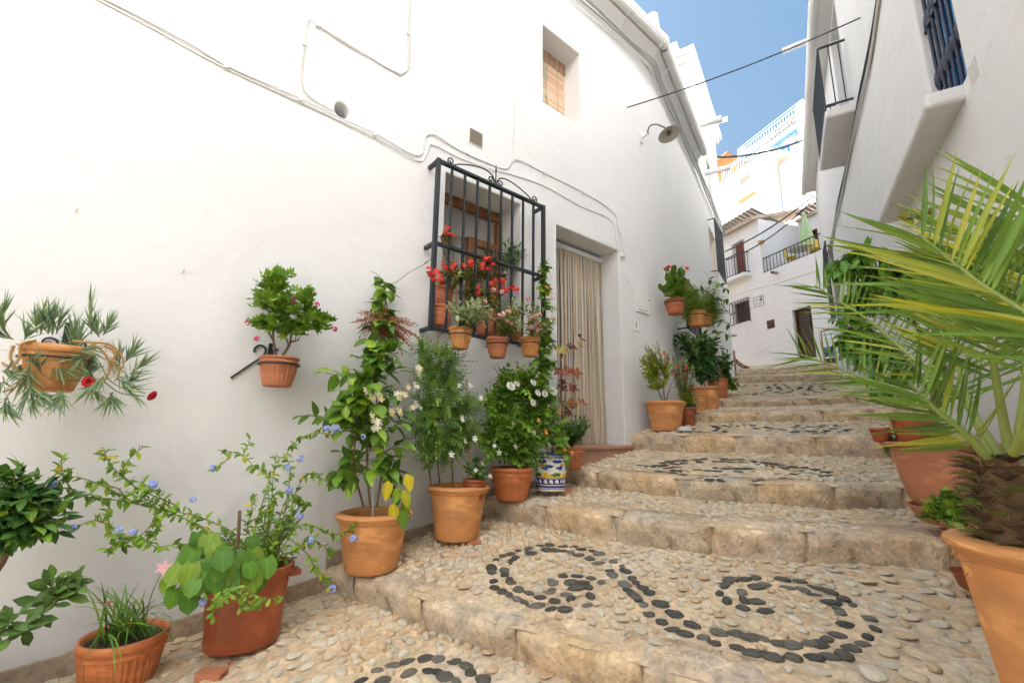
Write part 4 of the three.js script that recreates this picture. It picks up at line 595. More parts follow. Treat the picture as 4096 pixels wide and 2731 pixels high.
{
  const g = thing('window_grille', 'black box grille over the small window of the far house', 'grille', FH, A4);
  const w = { x0: 1.98, x1: 2.99, y0: 5.86, y1: 6.83 };
  for (let k = 0; k <= 6; k++) mesh('bar', bar([lerp(w.x0, w.x1, k / 6), w.y0, -0.14], [lerp(w.x0, w.x1, k / 6), w.y1, -0.14], 0.02), M.iron, g);
  for (const y of [w.y0, 6.35, w.y1]) { mesh('rail', bar([w.x0, y, -0.14], [w.x1, y, -0.14], 0.024), M.iron, g); for (const x of [w.x0, w.x1]) mesh('wall_stay', bar([x, y, -0.14], [x, y, 0.0], 0.024), M.iron, g); }
  // street name tile plaque
  const cv = document.createElement('canvas'); cv.width = 512; cv.height = 400; const c = cv.getContext('2d');
  c.fillStyle = '#dedce0'; c.fillRect(0, 0, 512, 400); c.strokeStyle = '#7a78a4'; c.lineWidth = 26; c.strokeRect(13, 13, 486, 374); c.fillStyle = '#4c4a80'; for (const [x, y] of [[0, 0], [482, 0], [0, 370], [482, 370]]) c.fillRect(x, y, 30, 30);
  c.fillStyle = '#5b5a62'; c.font = 'italic 100px serif'; c.fillText('De la', 60, 160); c.font = 'italic 92px serif'; c.fillText('Amargura', 62, 310);
  c.fillStyle = '#4a1f22'; c.beginPath(); c.ellipse(385, 120, 58, 84, 0, 0, 7); c.fill(); c.fillRect(330, 120, 112, 90); c.fillStyle = '#d9a58a'; c.beginPath(); c.ellipse(385, 112, 34, 50, 0, 0, 7); c.fill(); c.fillStyle = '#8a4326'; c.beginPath(); c.ellipse(385, 158, 34, 34, 0, 0, Math.PI); c.fill(); c.fillStyle = '#e0b59c'; c.fillRect(340, 205, 92, 22);
  const t = new THREE.CanvasTexture(cv); t.colorSpace = THREE.SRGBColorSpace;
  const s = thing('street_sign', 'ceramic street name plaque reading De la Amargura on the far house', 'sign', FH, A4);
  mesh('backing', box(1.265, 6.335, -0.026, 1.785, 6.755, 0.0), M.whitePaint, s);
  const pg = new THREE.PlaneGeometry(0.52, 0.42); pg.rotateY(Math.PI); pg.translate(1.525, 6.545, -0.0295); mesh('tile_face', pg, std({ map: t, roughness: 0.25 }), s);
  // menu board leaning beside the door
  const cw = document.createElement('canvas'); cw.width = 320; cw.height = 640; const k = cw.getContext('2d');
  k.fillStyle = '#e6e8ee'; k.fillRect(0, 0, 320, 640); k.fillStyle = '#20242c'; k.font = '64px serif'; k.fillText('SAZUN', 84, 100); k.lineWidth = 5; k.strokeStyle = '#20242c'; k.beginPath(); k.arc(46, 80, 30, 0, 7); k.stroke(); k.beginPath(); k.arc(46, 80, 9, 0, 7); k.fill(); k.fillRect(70, 165, 230, 9); k.beginPath(); k.moveTo(30, 169); k.lineTo(72, 150); k.lineTo(72, 188); k.fill(); k.fillStyle = '#9aa0aa'; for (let y = 205; y < 290; y += 20) k.fillRect(40, y, 230 - (y % 3) * 30, 6);
  k.fillStyle = '#2f7fc4'; k.fillRect(0, 320, 320, 110); k.fillStyle = '#5f7a52'; k.fillRect(0, 360, 130, 60); k.fillStyle = '#33424a'; k.fillRect(0, 430, 320, 90); k.fillStyle = '#b08d6e'; k.fillRect(150, 520, 130, 26); k.fillStyle = '#3f8fb5'; k.fillRect(60, 470, 200, 30); k.fillStyle = '#2a2f33'; k.fillRect(0, 550, 320, 90);
  const mt = new THREE.CanvasTexture(cw); mt.colorSpace = THREE.SRGBColorSpace;
  const b = thing('menu_board', 'wood framed menu board beside the brown door of the far house', 'sign', FH, A4);
  const mp = new THREE.PlaneGeometry(0.62, 1.1); mp.rotateY(Math.PI); mp.translate(-1.35, 4.2, -0.06); mesh('poster', mp, std({ map: mt, roughness: 0.5 }), b);
  mesh('frame', merge([box(-1.70, 3.62, -0.07, -1.66, 4.78, -0.02), box(-1.04, 3.62, -0.07, -1.0, 4.78, -0.02), box(-1.66, 4.74, -0.07, -1.04, 4.78, -0.02), box(-1.66, 3.62, -0.07, -1.04, 3.66, -0.02)]), M.wood, b);
  mesh('backing', box(-1.66, 3.66, -0.05, -1.04, 4.74, -0.02), M.woodDark, b);
  // folded parasol, table, chairs, wall ornament on the terrace
  const u = thing('parasol', 'folded pale green parasol on the roof terrace', 'parasol', [0, 0, 0]);
  u.position.copy(V(-0.25, 7.62, 0.75).applyAxisAngle(V(0, 1, 0), A4).add(V(...FH)));
  const ug = new THREE.CylinderGeometry(0.05, 0.27, 1.35, 24, 6, true), up = ug.attributes.position; for (let i = 0; i < up.count; i++) { const a = Math.atan2(up.getZ(i), up.getX(i)), f = 1 + 0.22 * Math.sin(a * 6); up.setX(i, up.getX(i) * f); up.setZ(i, up.getZ(i) * f); } ug.translate(0, 1.25, 0); ug.computeVertexNormals();
  mesh('canopy', ug, std({ color: lin(0.42, 0.56, 0.30), roughness: 0.8, side: THREE.DoubleSide }), u); mesh('pole', tube([[0, 0, 0], [0, 2.1, 0]], 0.022, 2, 8), M.whitePaint, u); mesh('canopy_top', lathe([[0.055, 1.9], [0.09, 1.95], [0.03, 2.05], [0.0, 2.12]], 16), std({ color: lin(0.42, 0.56, 0.30), roughness: 0.8 }), u);
  const inFar = (p) => V(...p).applyAxisAngle(V(0, 1, 0), A4).add(V(...FH)).toArray();
  const tb = thing('terrace_table', 'round glass terrace table behind the railing', 'table', inFar([-0.15, 7.62, 0.55]), A4);
  const tg = new THREE.CylinderGeometry(0.45, 0.45, 0.02, 32); tg.translate(0, 0.6, 0); mesh('table_top', tg, std({ color: lin(0.5, 0.58, 0.55), roughness: 0.15 }), tb); for (let q = 0; q < 3; q++) mesh('leg', tube([[0.1 * Math.cos(q * 2.1), 0.59, 0.1 * Math.sin(q * 2.1)], [0.16 * Math.cos(q * 2.1), 0.3, 0.16 * Math.sin(q * 2.1)], [0.3 * Math.cos(q * 2.1), 0.0, 0.3 * Math.sin(q * 2.1)]], 0.015, 8, 6), M.whitePaint, tb);
  for (const [x, tn, lab] of [[0.35, 0.6, 'yellow terrace chair beside the terrace door'], [-0.6, -0.7, 'yellow terrace chair beside the parasol']]) { const ch = thing('terrace_chair', lab, 'chair', inFar([x, 7.62, 0.6]), A4 + tn); const ym = std({ color: lin(0.75, 0.55, 0.05), roughness: 0.6 }); mesh('seat', rbox(-0.2, 0.4, -0.2, 0.2, 0.45, 0.2, 0.02), ym, ch); mesh('backrest', rbox(0.17, 0.46, -0.2, 0.21, 0.85, 0.2, 0.02), ym, ch); for (const [a, c2] of [[-1, -1], [-1, 1], [1, -1], [1, 1]]) mesh('leg', bar([a * 0.18, 0, c2 * 0.18], [a * 0.18, 0.4, c2 * 0.18], 0.025), M.whitePaint, ch); }
  for (const [p, lab] of [[[1.08, 8.88, -0.04], 'painted wall ornament at the terrace corner'], [[-0.85, 8.35, 2.05], 'painted wall ornament behind the parasol']]) { const or = thing('wall_ornament', lab, 'ornament', inFar(p), A4); mesh('bowl', lathe([[0.0, -0.07], [0.07, -0.05], [0.13, 0.03], [0.13, 0.05]], 16), std({ color: lin(0.7, 0.42, 0.08), roughness: 0.4 }), or); mesh('rim', lathe([[0.13, 0.051], [0.14, 0.06], [0.13, 0.075], [0.0, 0.06]], 16), std({ color: lin(0.03, 0.08, 0.22), roughness: 0.4 }), or); }
}
// ---------------------------------------------------------------- low wall with brick coping by the upper steps
{
  const lw = thing('low_wall', 'low white wall with striped brick coping beside the upper steps', 'wall');
  const P = (px) => px; const pts = [[11.6, -2.6], [12.6, -3.1], [13.6, -3.5], [14.4, -3.75], [15.2, -3.7], [15.75, -3.45]]; const c = new THREE.CatmullRomCurve3(pts.map((q) => V(q[0], 0, q[1]))); const n = 34; const bm = [lin(0.28, 0.12, 0.08), lin(0.45, 0.30, 0.2), lin(0.33, 0.15, 0.10)].map((q) => std({ color: q, map: terraMap, roughness: 0.9 }));
  const top = (t) => 3.92 - 0.55 * smooth(0.62, 1, t);
  const wp = []; const wi = []; for (let i = 0; i <= 40; i++) { const t = i / 40, q = c.getPoint(t), tn = c.getTangent(t), nx = -tn.z, nz = tn.x; for (const [o, y] of [[0.1, 2.2], [0.1, top(t)], [-0.1, top(t)], [-0.1, 2.2]]) wp.push(q.x + nx * o, y, q.z + nz * o); } for (let i = 0; i < 40; i++) for (let k = 0; k < 3; k++) { const a = i * 4 + k; wi.push(a, a + 4, a + 1, a + 1, a + 4, a + 5); } const wg = new THREE.BufferGeometry(); wg.setAttribute('position', new THREE.Float32BufferAttribute(wp, 3)); wg.setIndex(wi); wg.computeVertexNormals(); mesh('wall', metre(wg), M.plasterCool, lw);
  for (let k = 0; k < n; k++) { const t = (k + 0.5) / n, q = c.getPoint(t), tn = c.getTangent(t); const m = mesh('brick', rboxUnit(0.115, 0.11, 0.30), bm[k % 2 ? 1 : (k % 3 ? 0 : 2)], lw); m.position.set(q.x, top(t) + 0.05, q.z); m.rotation.set(0, Math.atan2(-tn.z, tn.x), -0.55 / 1.5 * (t > 0.62 ? 1 : 0) * 0.6); }
  const sw = thing('stair_wall', 'low white stair wall capped with terracotta at the corner of the lane', 'wall');
  mesh('wall', (() => { const s = new THREE.Shape([[0, 0], [2.6, 0], [2.6, 1.15], [0, 0.75]].map((q) => new THREE.Vector2(...q))); const g = new THREE.ExtrudeGeometry(s, { depth: 0.2, bevelEnabled: false }); g.rotateY(0.42); g.translate(11.4, 2.5, -2.15); return metre(g); })(), M.plasterCool, sw);
  mesh('cap', (() => { const g = rbox(0, 0, -0.03, 2.62, 0.06, 0.23, 0.01); g.rotateZ(0.153); g.translate(0, 0.75, 0); g.rotateY(0.42); g.translate(11.4, 2.505, -2.15); return g; })(), std({ color: lin(0.5, 0.27, 0.16), map: terraMap, roughness: 0.9 }), sw);
  mesh('post', (() => { const g = rbox(-0.04, 0, -0.03, 0.02, 0.8, 0.23, 0.01); g.rotateY(0.42); g.translate(11.4, 2.5, -2.15); return g; })(), std({ color: lin(0.5, 0.27, 0.16), map: terraMap, roughness: 0.9 }), sw);
}
function rboxUnit(w, h, d) { return metre(new RoundedBoxGeometry(w, h, d, 1, 0.01)); }
// ---------------------------------------------------------------- sunlit house above
{
  const UH = V(0, 0, 6).applyAxisAngle(V(0, 1, 0), A4).add(V(...FH)).toArray();
  const up = thing('white_house', 'sunlit white hillside house with blue balcony railings above the lane', 'house', UH, A4);
  const winU = { x0: 7.05, x1: 8.05, y0: 15.55, y1: 16.75 };
  mesh('wall', wallGeo(5.55, 9, 12.5, 17.25, [winU], 0, 0.4, 0.01), M.plaster, up);
  mesh('side_wall', box(5.0, 9, 0.41, 5.5, 16.2, 9), M.plaster, up);
  mesh('balcony_floor', box(5.55, 17.26, 0.0, 12.5, 17.36, 2.6), M.plaster, up);
  mesh('upper_wall', wallGeo(4.6, 16.2, 12.5, 18.75, [{ x0: 6.2, x1: 7.6, y0: 17.4, y1: 18.35 }, { x0: 4.95, x1: 5.75, y0: 17.35, y1: 18.3 }], 2.2, 2.6, 0.01), M.plaster, up);
  mesh('upper_side_wall', box(4.3, 9, 1.2, 4.7, 18.4, 9), M.plaster, up);
  mesh('room_back', box(4.8, 17.3, 2.9, 8, 18.5, 2.95), M.plaster, up);
  const blue = std({ color: lin(0.02, 0.24, 0.55), roughness: 0.5 }), pale = std({ color: lin(0.28, 0.5, 0.66), roughness: 0.5 });
  mesh('window', box(winU.x0, winU.y0, 0.2, winU.x1, winU.y1, 0.24), std({ color: lin(0.6, 0.55, 0.48), roughness: 0.5 }), up);
  mesh('window_ledge', box(6.85, 15.2, -0.3, 8.2, 15.30, 0.02), std({ color: lin(0.55, 0.27, 0.13), roughness: 0.9 }), up);
  mesh('window_bar', box(6.95, 16.78, -0.22, 8.15, 16.82, -0.02), M.plaster, up);
  for (const [a, b] of [[6.18, 6.26], [7.54, 7.62], [6.86, 6.92]]) mesh('door_frame', box(a, 17.38, 2.12, b, 18.37, 2.2), blue, up);
  mesh('door_frame', box(6.18, 18.3, 2.11, 7.62, 18.38, 2.19), blue, up); mesh('door_frame', box(4.93, 18.24, 2.11, 5.77, 18.33, 2.19), blue, up);
  mesh('eave', box(4.5, 18.76, 1.5, 12.5, 18.88, 3.2), M.plaster, up);
  mesh('awning', (() => { const g = new THREE.BoxGeometry(4.0, 0.03, 0.8, 40, 1, 4); const p = g.attributes.position; for (let i = 0; i < p.count; i++) p.setY(i, p.getY(i) - 0.05 * Math.sin(p.getX(i) * 11) * (p.getZ(i) < -0.1 ? 1 : 0)); g.rotateX(-0.7); g.translate(6.8, 18.45, 1.75); g.computeVertexNormals(); return g; })(), std({ color: lin(0.05, 0.25, 0.55), roughness: 0.8 }), up);
  const tm = std({ color: lin(0.78, 0.70, 0.64), map: wornTerra, roughness: 0.9 });
  roofTiles(up, 4.5, 9.2, 18.98, 1.2, 2.6, 15, tm);
  mesh('top_room', box(5.3, 18.9, 3.4, 7.3, 20.0, 6), M.plaster, up);
  mesh('top_window', box(5.6, 19.0, 3.36, 6.5, 19.6, 3.39), blue, up); mesh('top_glass', box(5.7, 19.05, 3.33, 6.4, 19.52, 3.355), M.plaster, up);
  roofTiles(up, 5.1, 7.4, 20.1, 3.0, 4.4, 9, tm); mesh('top_roof', box(5.1, 20.0, 3.2, 7.5, 20.12, 6.2), M.plaster, up);
  mesh('pillar', box(4.2, 18.4, 1.2, 4.65, 19.75, 1.65), M.plaster, up); mesh('pillar', box(8.9, 18.4, 1.4, 9.3, 19.9, 1.9), M.plaster, up);
  mesh('parapet', (() => { const s = new THREE.Shape([[0, 0], [6, 0], [6, 18.0], [3, 18.15], [1.8, 18.6], [0, 18.9]].map((q) => new THREE.Vector2(...q))); const g = new THREE.ExtrudeGeometry(s, { depth: 0.4, bevelEnabled: false }); g.rotateY(-Math.PI / 2 + 0.25); g.translate(4.32, 0, 1.66); return metre(g); })(), M.plaster, up);
  const pan = std({ color: lin(0.55, 0.30, 0.13), map: woodMap, roughness: 0.95 });
  mesh('reed_canopy', (() => { const g = new THREE.BoxGeometry(3.2, 0.06, 2.4); g.rotateX(0.35); g.translate(10.2, 18.6, 1.0); return metre(g); })(), pan, up);
  for (const x of [8.8, 10.2, 11.6]) mesh('canopy_beam', bar([x, 18.1, -0.1], [x, 18.95, 2.1], 0.06), std({ color: lin(0.28, 0.2, 0.12), roughness: 0.9 }), up);
  const rail = (label, x0, x1, y, z, h) => { const g = thing('balcony_railing', label, 'railing', UH, A4); for (const q of [h, h - 0.18]) mesh('rail', bar([x0, y + q, z], [x1, y + q, z], 0.045), blue, g); const n = Math.round((x1 - x0) / 0.2); for (let k = 0; k <= n; k++) mesh('bar', bar([lerp(x0, x1, k / n), y, z], [lerp(x0, x1, k / n), y + h - 0.18, z], 0.022), pale, g); };
  rail('blue balcony railing on the lower floor of the sunlit house', 5.6, 9.4, 17.3, 0.05, 0.8);
  rail('blue roof railing at the very top of the sunlit house', 4.66, 8.9, 18.9, 1.35, 0.95);
  // white terrace below with big jars
  const tr = thing('terrace_block', 'rough white terrace block with big clay jars below the sunlit house', 'building', FH, A4);
  mesh('wall', box(-5, 7.0, 4.6, 8, 11.8, 6.0), M.plasterRough, tr);
  mesh('wall', box(-5, 11.8, 5.2, 2.6, 12.4, 6.0), M.plasterRough, tr);
  mesh('side_block', box(-6, 7, 6.1, 4.4, 15.5, 8.0), M.plaster, tr);
  { const nb = std({ color: lin(0.05, 0.20, 0.46), roughness: 0.4 }); const nw = mesh('small_window', box(1.13, 13.03, 6.04, 1.37, 13.67, 6.06), M.glass, tr); for (const [a, b, c, d] of [[1.08, 12.98, 1.13, 13.72], [1.37, 12.98, 1.42, 13.72], [1.131, 13.67, 1.369, 13.72], [1.131, 12.98, 1.369, 13.03], [1.235, 13.031, 1.265, 13.669]]) mesh('window_frame', box(a, b, 6.02, c, d, 6.09), nb, nw); }
  for (const [x, y, s, lab] of [[2.2, 12.4, 0.75, 'wide clay pot on the white terrace above the lane'], [0.85, 12.4, 1.0, 'big round clay jar on the white terrace above the lane'], [-0.1, 12.4, 0.9, 'clay jar with a small plant at the terrace end']]) { const p = V(x, y, 5.5).applyAxisAngle(V(0, 1, 0), A4).add(V(...FH)); const j = thing('clay_jar', lab, 'jar', p.toArray()); mesh('body', lathe([[0, 0], [0.28, 0], [0.48, 0.25], [0.52, 0.5], [0.4, 0.75], [0.3, 0.82]].map(([a, b]) => [a * s, b * s]), 24), M.terra, j); mesh('rim', lathe([[0.30, 0.82], [0.36, 0.86], [0.36, 0.92], [0.26, 0.93]].map(([a, b]) => [a * s, b * s]), 24), M.terra, j); }
}
// positions of plants in metres
const PD = {"car":[[[-0.315,1.646,0.18],[-0.32,1.754,0.2]],[[-0.328,1.649,0.18],[-0.343,1.717,0.2]],[[-0.279,1.647,0.18],[-0.29,1.773,0.2]],[[-0.267,1.653,0.18],[-0.269,1.768,0.2]],[[-0.293,1.649,0.18],[-0.305,1.766,0.2]],[[-0.201,1.563,0.18],[-0.217,1.729,0.2]],[[-0.205,1.567,0.18],[-0.225,1.718,0.2]],[[-0.195,1.573,0.18],[-0.199,1.723,0.2]],[[-0.154,1.67,0.18],[-0.184,1.863,0.2]],[[-0.114,1.671,0.18],[-0.098,1.74,0.2]],[[-0.127,1.659,0.18],[-0.145,1.712,0.2]],[[-0.43,1.656,0.18],[-0.446,1.757,0.2]],[[-0.414,1.631,0.18],[-0.446,1.681,0.2]],[[-0.393,1.612,0.18],[-0.422,1.623,0.2]],[[-0.02,1.554,0.18],[0.01,1.64,0.2]],[[0.006,1.487,0.3],[0.061,1.557,0.36]],[[-0.036,1.533,0.18],[-0.045,1.598,0.2]],[[-0.043,1.403,0.3],[-0.06,1.334,0.36]],[[-0.05,1.398,0.3],[-0.013,1.334,0.36]],[[-0.011,1.429,0.3],[0.048,1.383,0.36]],[[0.003,1.453,0.3],[0.027,1.46,0.36]],[[-0.298,1.43,0.3],[-0.3,1.326,0.36]],[[-0.301,1.408,0.3],[-0.271,1.323,0.36]],[[-0.286,1.405,0.3],[-0.239,1.35,0.36]],[[-0.215,1.401,0.3],[-0.216,1.334,0.36]],[[-0.202,1.398,0.3],[-0.189,1.34,0.36]],[[-0.358,1.363,0.3],[-0.357,1.304,0.36]],[[-0.385,1.464,0.3],[-0.346,1.462,0.36]],[[-0.373,1.424,0.3],[-0.388,1.398,0.36]],[[-0.354,1.338,0.3],[-0.332,1.297,0.36]],[[-0.132,1.571,0.18],[-0.146,1.496,0.2]],[[-0.091,1.446,0.3],[-0.135,1.377,0.36]],[[-0.08,1.47,0.3],[-0.112,1.418,0.36]],[[-0.268,1.528,0.18],[-0.208,1.527,0.2]],[[-0.282,1.554,0.18],[-0.256,1.481,0.2]],[[-0.343,1.52,0.18],[-0.347,1.482,0.2]],[[-0.16,1.616,0.18],[-0.133,1.578,0.2]],[[-0.09,1.576,0.18],[-0.054,1.529,0.2]],[[-0.091,1.527,0.18],[-0.124,1.517,0.2]],[[-0.038,1.464,0.3],[0.009,1.435,0.36]]],
  "carstem":[[[-0.305,1.511,0.3],[-0.256,1.45,0.3],[-0.202,1.442,0.3],[-0.154,1.445,0.3]],[[-0.103,1.532,0.3],[-0.061,1.457,0.3],[-0.003,1.42,0.3],[0.072,1.406,0.3]],[[-0.077,1.447,0.3],[-0.015,1.401,0.3],[0.07,1.392,0.3]]],
  "carfl":[[-0.127,1.439,0.33],[0.093,1.396,0.33]],
  "cardead":[[[-0.312,1.604,0.28],[-0.353,1.581,0.28],[-0.35,1.521,0.28],[-0.368,1.485,0.28],[-0.396,1.503,0.28]],[[-0.373,1.574,0.28],[-0.376,1.531,0.28],[-0.359,1.486,0.28],[-0.334,1.458,0.28],[-0.334,1.416,0.28],[-0.375,1.383,0.28]],[[-0.203,1.615,0.28],[-0.136,1.619,0.28],[-0.084,1.617,0.28],[-0.034,1.57,0.28],[-0.024,1.519,0.28],[-0.043,1.503,0.28]],[[-0.1,1.61,0.28],[-0.055,1.587,0.28],[-0.062,1.539,0.28],[-0.031,1.494,0.28],[-0.043,1.451,0.28]],[[-0.264,1.597,0.28],[-0.28,1.56,0.28],[-0.305,1.521,0.28]],[[-0.242,1.578,0.28],[-0.215,1.522,0.28],[-0.201,1.47,0.28],[-0.205,1.408,0.28]],[[-0.142,1.614,0.28],[-0.104,1.586,0.28],[-0.067,1.519,0.28],[-0.077,1.444,0.28]]],
  "ger":[[0.573,2.082,0.16,0.087,0.055,0.12,16],[0.605,2.141,0.16,0.053,0.027,0.1,7],[0.52,1.984,0.16,0.075,0.06,0.12,10],[0.624,1.935,0.22,0.079,0.072,0.14,24],[0.726,2.017,0.2,0.057,0.044,0.12,12],[0.616,1.817,0.2,0.074,0.054,0.12,14],[0.511,1.804,0.18,0.048,0.047,0.1,7],[0.781,1.88,0.24,0.078,0.056,0.12,16],[0.866,1.857,0.24,0.054,0.057,0.1,9],[0.706,1.832,0.24,0.066,0.048,0.12,8]],
  "gerst":[[[0.631,1.665,0.16],[0.611,1.746,0.16],[0.6,1.821,0.16],[0.594,1.999,0.16]],[[0.666,1.669,0.16],[0.691,1.736,0.16],[0.667,1.782,0.16],[0.637,1.892,0.16]],[[0.672,1.677,0.16],[0.698,1.736,0.16],[0.704,1.809,0.16],[0.788,1.918,0.16]],[[0.697,1.75,0.16],[0.747,1.772,0.16]],[[0.611,1.746,0.16],[0.556,1.822,0.16]],[[0.704,1.809,0.16],[0.891,1.875,0.16]]],
  "gerfl":[[0.799,1.978,0.26],[0.909,1.843,0.28],[0.464,1.824,0.2],[0.674,1.987,0.22],[0.517,1.742,0.2]],
  "tr":[[1.147,1.928,0.18,0.122,0.054,0.08,14],[1.241,1.989,0.2,0.188,0.049,0.1,16],[1.384,1.93,0.2,0.143,0.075,0.1,24],[1.425,1.852,0.2,0.094,0.088,0.08,18],[1.151,1.873,0.18,0.075,0.036,0.06,8]],
  "ste":[[1.187,1.028,0.32,0.199,0.13,0.14,14],[1.125,1.194,0.34,0.229,0.129,0.17,22],[1.141,1.347,0.34,0.236,0.118,0.18,24],[1.137,1.505,0.32,0.211,0.106,0.16,22],[1.196,1.635,0.28,0.164,0.088,0.13,16],[1.225,1.77,0.24,0.13,0.079,0.1,11],[1.273,1.914,0.2,0.106,0.087,0.07,8],[1.266,2.084,0.17,0.091,0.118,0.05,8],[1.27,2.236,0.12,0.053,0.066,0.04,4],[1.038,1.02,0.3,0.058,0.113,0.12,7],[0.988,1.38,0.32,0.103,0.064,0.1,6],[1.289,0.94,0.38,0.043,0.091,0.1,7],[0.937,1.578,0.2,0.047,0.037,0.06,2],[0.87,1.328,0.2,0.091,0.02,0.05,3]],
  "stest":[[[1.207,0.799,0.28],[1.164,1.09,0.28],[1.179,1.485,0.26],[1.232,1.805,0.2],[1.278,2.123,0.14],[1.286,2.265,0.08]],[[1.239,0.798,0.3],[1.249,1.115,0.32],[1.195,1.54,0.26],[1.259,1.9,0.18]],[[1.167,0.802,0.28],[1.077,1.068,0.3],[1.109,1.373,0.28]]],
  "stetail":[[1.286,2.265,0.08],[1.37,2.289,0.06],[1.49,2.403,0.05],[1.602,2.49,0.05],[1.65,2.539,0.08],[1.667,2.599,0.13]],
  "stefl":[[1.25,1.45,0.48],[1.357,1.519,0.45],[1.398,1.622,0.4],[1.11,1.27,0.5],[1.107,1.314,0.5],[1.406,1.409,0.4],[1.248,1.352,0.46],[1.078,1.478,0.46],[1.111,1.437,0.48]],
  "jas":[[1.643,1.497,0.3,0.219,0.164,0.15,46],[1.619,1.292,0.3,0.201,0.146,0.15,42],[1.675,1.7,0.26,0.196,0.123,0.12,30],[1.628,1.121,0.3,0.182,0.101,0.12,20],[1.865,1.341,0.3,0.151,0.185,0.12,30],[1.599,1.822,0.2,0.1,0.055,0.08,8],[1.785,1.162,0.32,0.144,0.105,0.12,16]],
  "jasst":[[[1.654,0.881,0.22],[1.615,1.076,0.24],[1.629,1.335,0.28],[1.68,1.64,0.24],[1.729,1.877,0.16]],[[1.775,0.88,0.3],[1.751,1.134,0.32],[1.827,1.371,0.3]],[[1.702,0.903,0.25],[1.625,1.163,0.3],[1.579,1.42,0.3]]],
  "jasfl":[[1.703,1.55,0.44],[1.797,1.556,0.44],[1.885,1.478,0.44],[1.721,1.331,0.46],[1.75,1.187,0.46],[1.831,1.201,0.46],[1.622,1.105,0.5]],
  "jassh":[[[1.556,1.663,0.2],[1.543,1.805,0.16],[1.642,1.887,0.12]],[[1.766,1.747,0.2],[1.843,1.875,0.16],[1.954,1.909,0.14]],[[1.655,1.766,0.2],[1.731,1.949,0.12],[1.856,2.021,0.1]]],
  "ros":[[2.245,1.417,0.3,0.233,0.166,0.14,40],[2.353,1.591,0.3,0.225,0.11,0.12,28],[2.164,1.222,0.3,0.186,0.146,0.12,24],[2.384,1.256,0.32,0.186,0.168,0.14,30],[2.551,1.463,0.34,0.152,0.157,0.12,22],[2.256,1.695,0.2,0.091,0.069,0.08,6],[2.39,1.093,0.34,0.177,0.073,0.1,12]],
  "rosst":[[[2.272,1.011,0.25],[2.209,1.221,0.27],[2.239,1.451,0.28]],[[2.32,1.011,0.27],[2.357,1.255,0.3],[2.399,1.56,0.3]],[[2.281,1.013,0.28],[2.313,1.222,0.3],[2.527,1.462,0.34]]],
  "rosfl":[[2.197,1.594,0.46],[2.36,1.466,0.46],[2.486,1.542,0.46],[2.579,1.566,0.46],[2.359,1.616,0.46],[2.41,1.542,0.46],[2.361,1.245,0.46],[2.139,1.573,0.46]],
  "rosjas":[[2.031,1.151,0.42],[2.075,1.105,0.42],[2.225,1.141,0.42],[1.999,0.95,0.42],[2.2,1.312,0.42],[1.901,1.483,0.42],[1.751,1.331,0.42],[1.859,1.201,0.42]],
  "thu":[[2.638,1.224,0.36,0.206,0.139,0.14,26],[2.551,1.394,0.34,0.162,0.157,0.12,20],[2.615,1.61,0.3,0.141,0.143,0.1,22],[2.644,1.798,0.26,0.134,0.128,0.1,20],[2.709,1.999,0.22,0.121,0.113,0.08,16],[2.767,2.206,0.2,0.088,0.135,0.06,14],[2.787,2.415,0.18,0.082,0.118,0.05,11],[2.782,2.601,0.17,0.072,0.111,0.05,9],[2.781,2.771,0.16,0.053,0.072,0.04,5],[2.764,1.088,0.42,0.092,0.105,0.08,8]],
  "thust":[[[2.657,1.086,0.32],[2.614,1.362,0.3],[2.692,1.732,0.22],[2.775,2.171,0.18],[2.78,2.624,0.16],[2.791,2.84,0.15]],[[2.687,1.087,0.34],[2.703,1.294,0.36],[2.685,1.579,0.28]]],
  "thufl":[[2.767,1.947,0.3],[2.797,1.88,0.32],[2.854,1.868,0.3],[2.662,1.401,0.45],[2.384,1.337,0.5],[2.751,1.095,0.5],[2.687,1.118,0.48],[2.459,1.25,0.5],[2.756,2.522,0.22],[2.808,2.482,0.22],[2.816,2.438,0.22],[2.833,2.312,0.22],[2.847,1.966,0.22]],
  "beg":[[3.099,2.046,0.2],[3.001,2.017,0.2],[3.199,2.083,0.2],[3.061,1.819,0.2],[2.966,1.778,0.2],[3.125,1.781,0.2],[2.98,1.661,0.2],[3.074,1.668,0.2],[3.104,1.54,0.2],[2.962,1.522,0.2],[2.992,1.46,0.2],[3.039,1.483,0.2]],
  "begst":[[3.048,1.139,0.2],[2.989,1.493,0.16],[3.011,1.775,0.15],[3.003,1.928,0.16],[3.063,2.016,0.18]],
  "suc":[[3.028,1.28,0.28,0.147,0.099,0.12,26],[3.15,1.319,0.3,0.088,0.085,0.08,12],[2.891,1.315,0.28,0.087,0.082,0.1,12]],
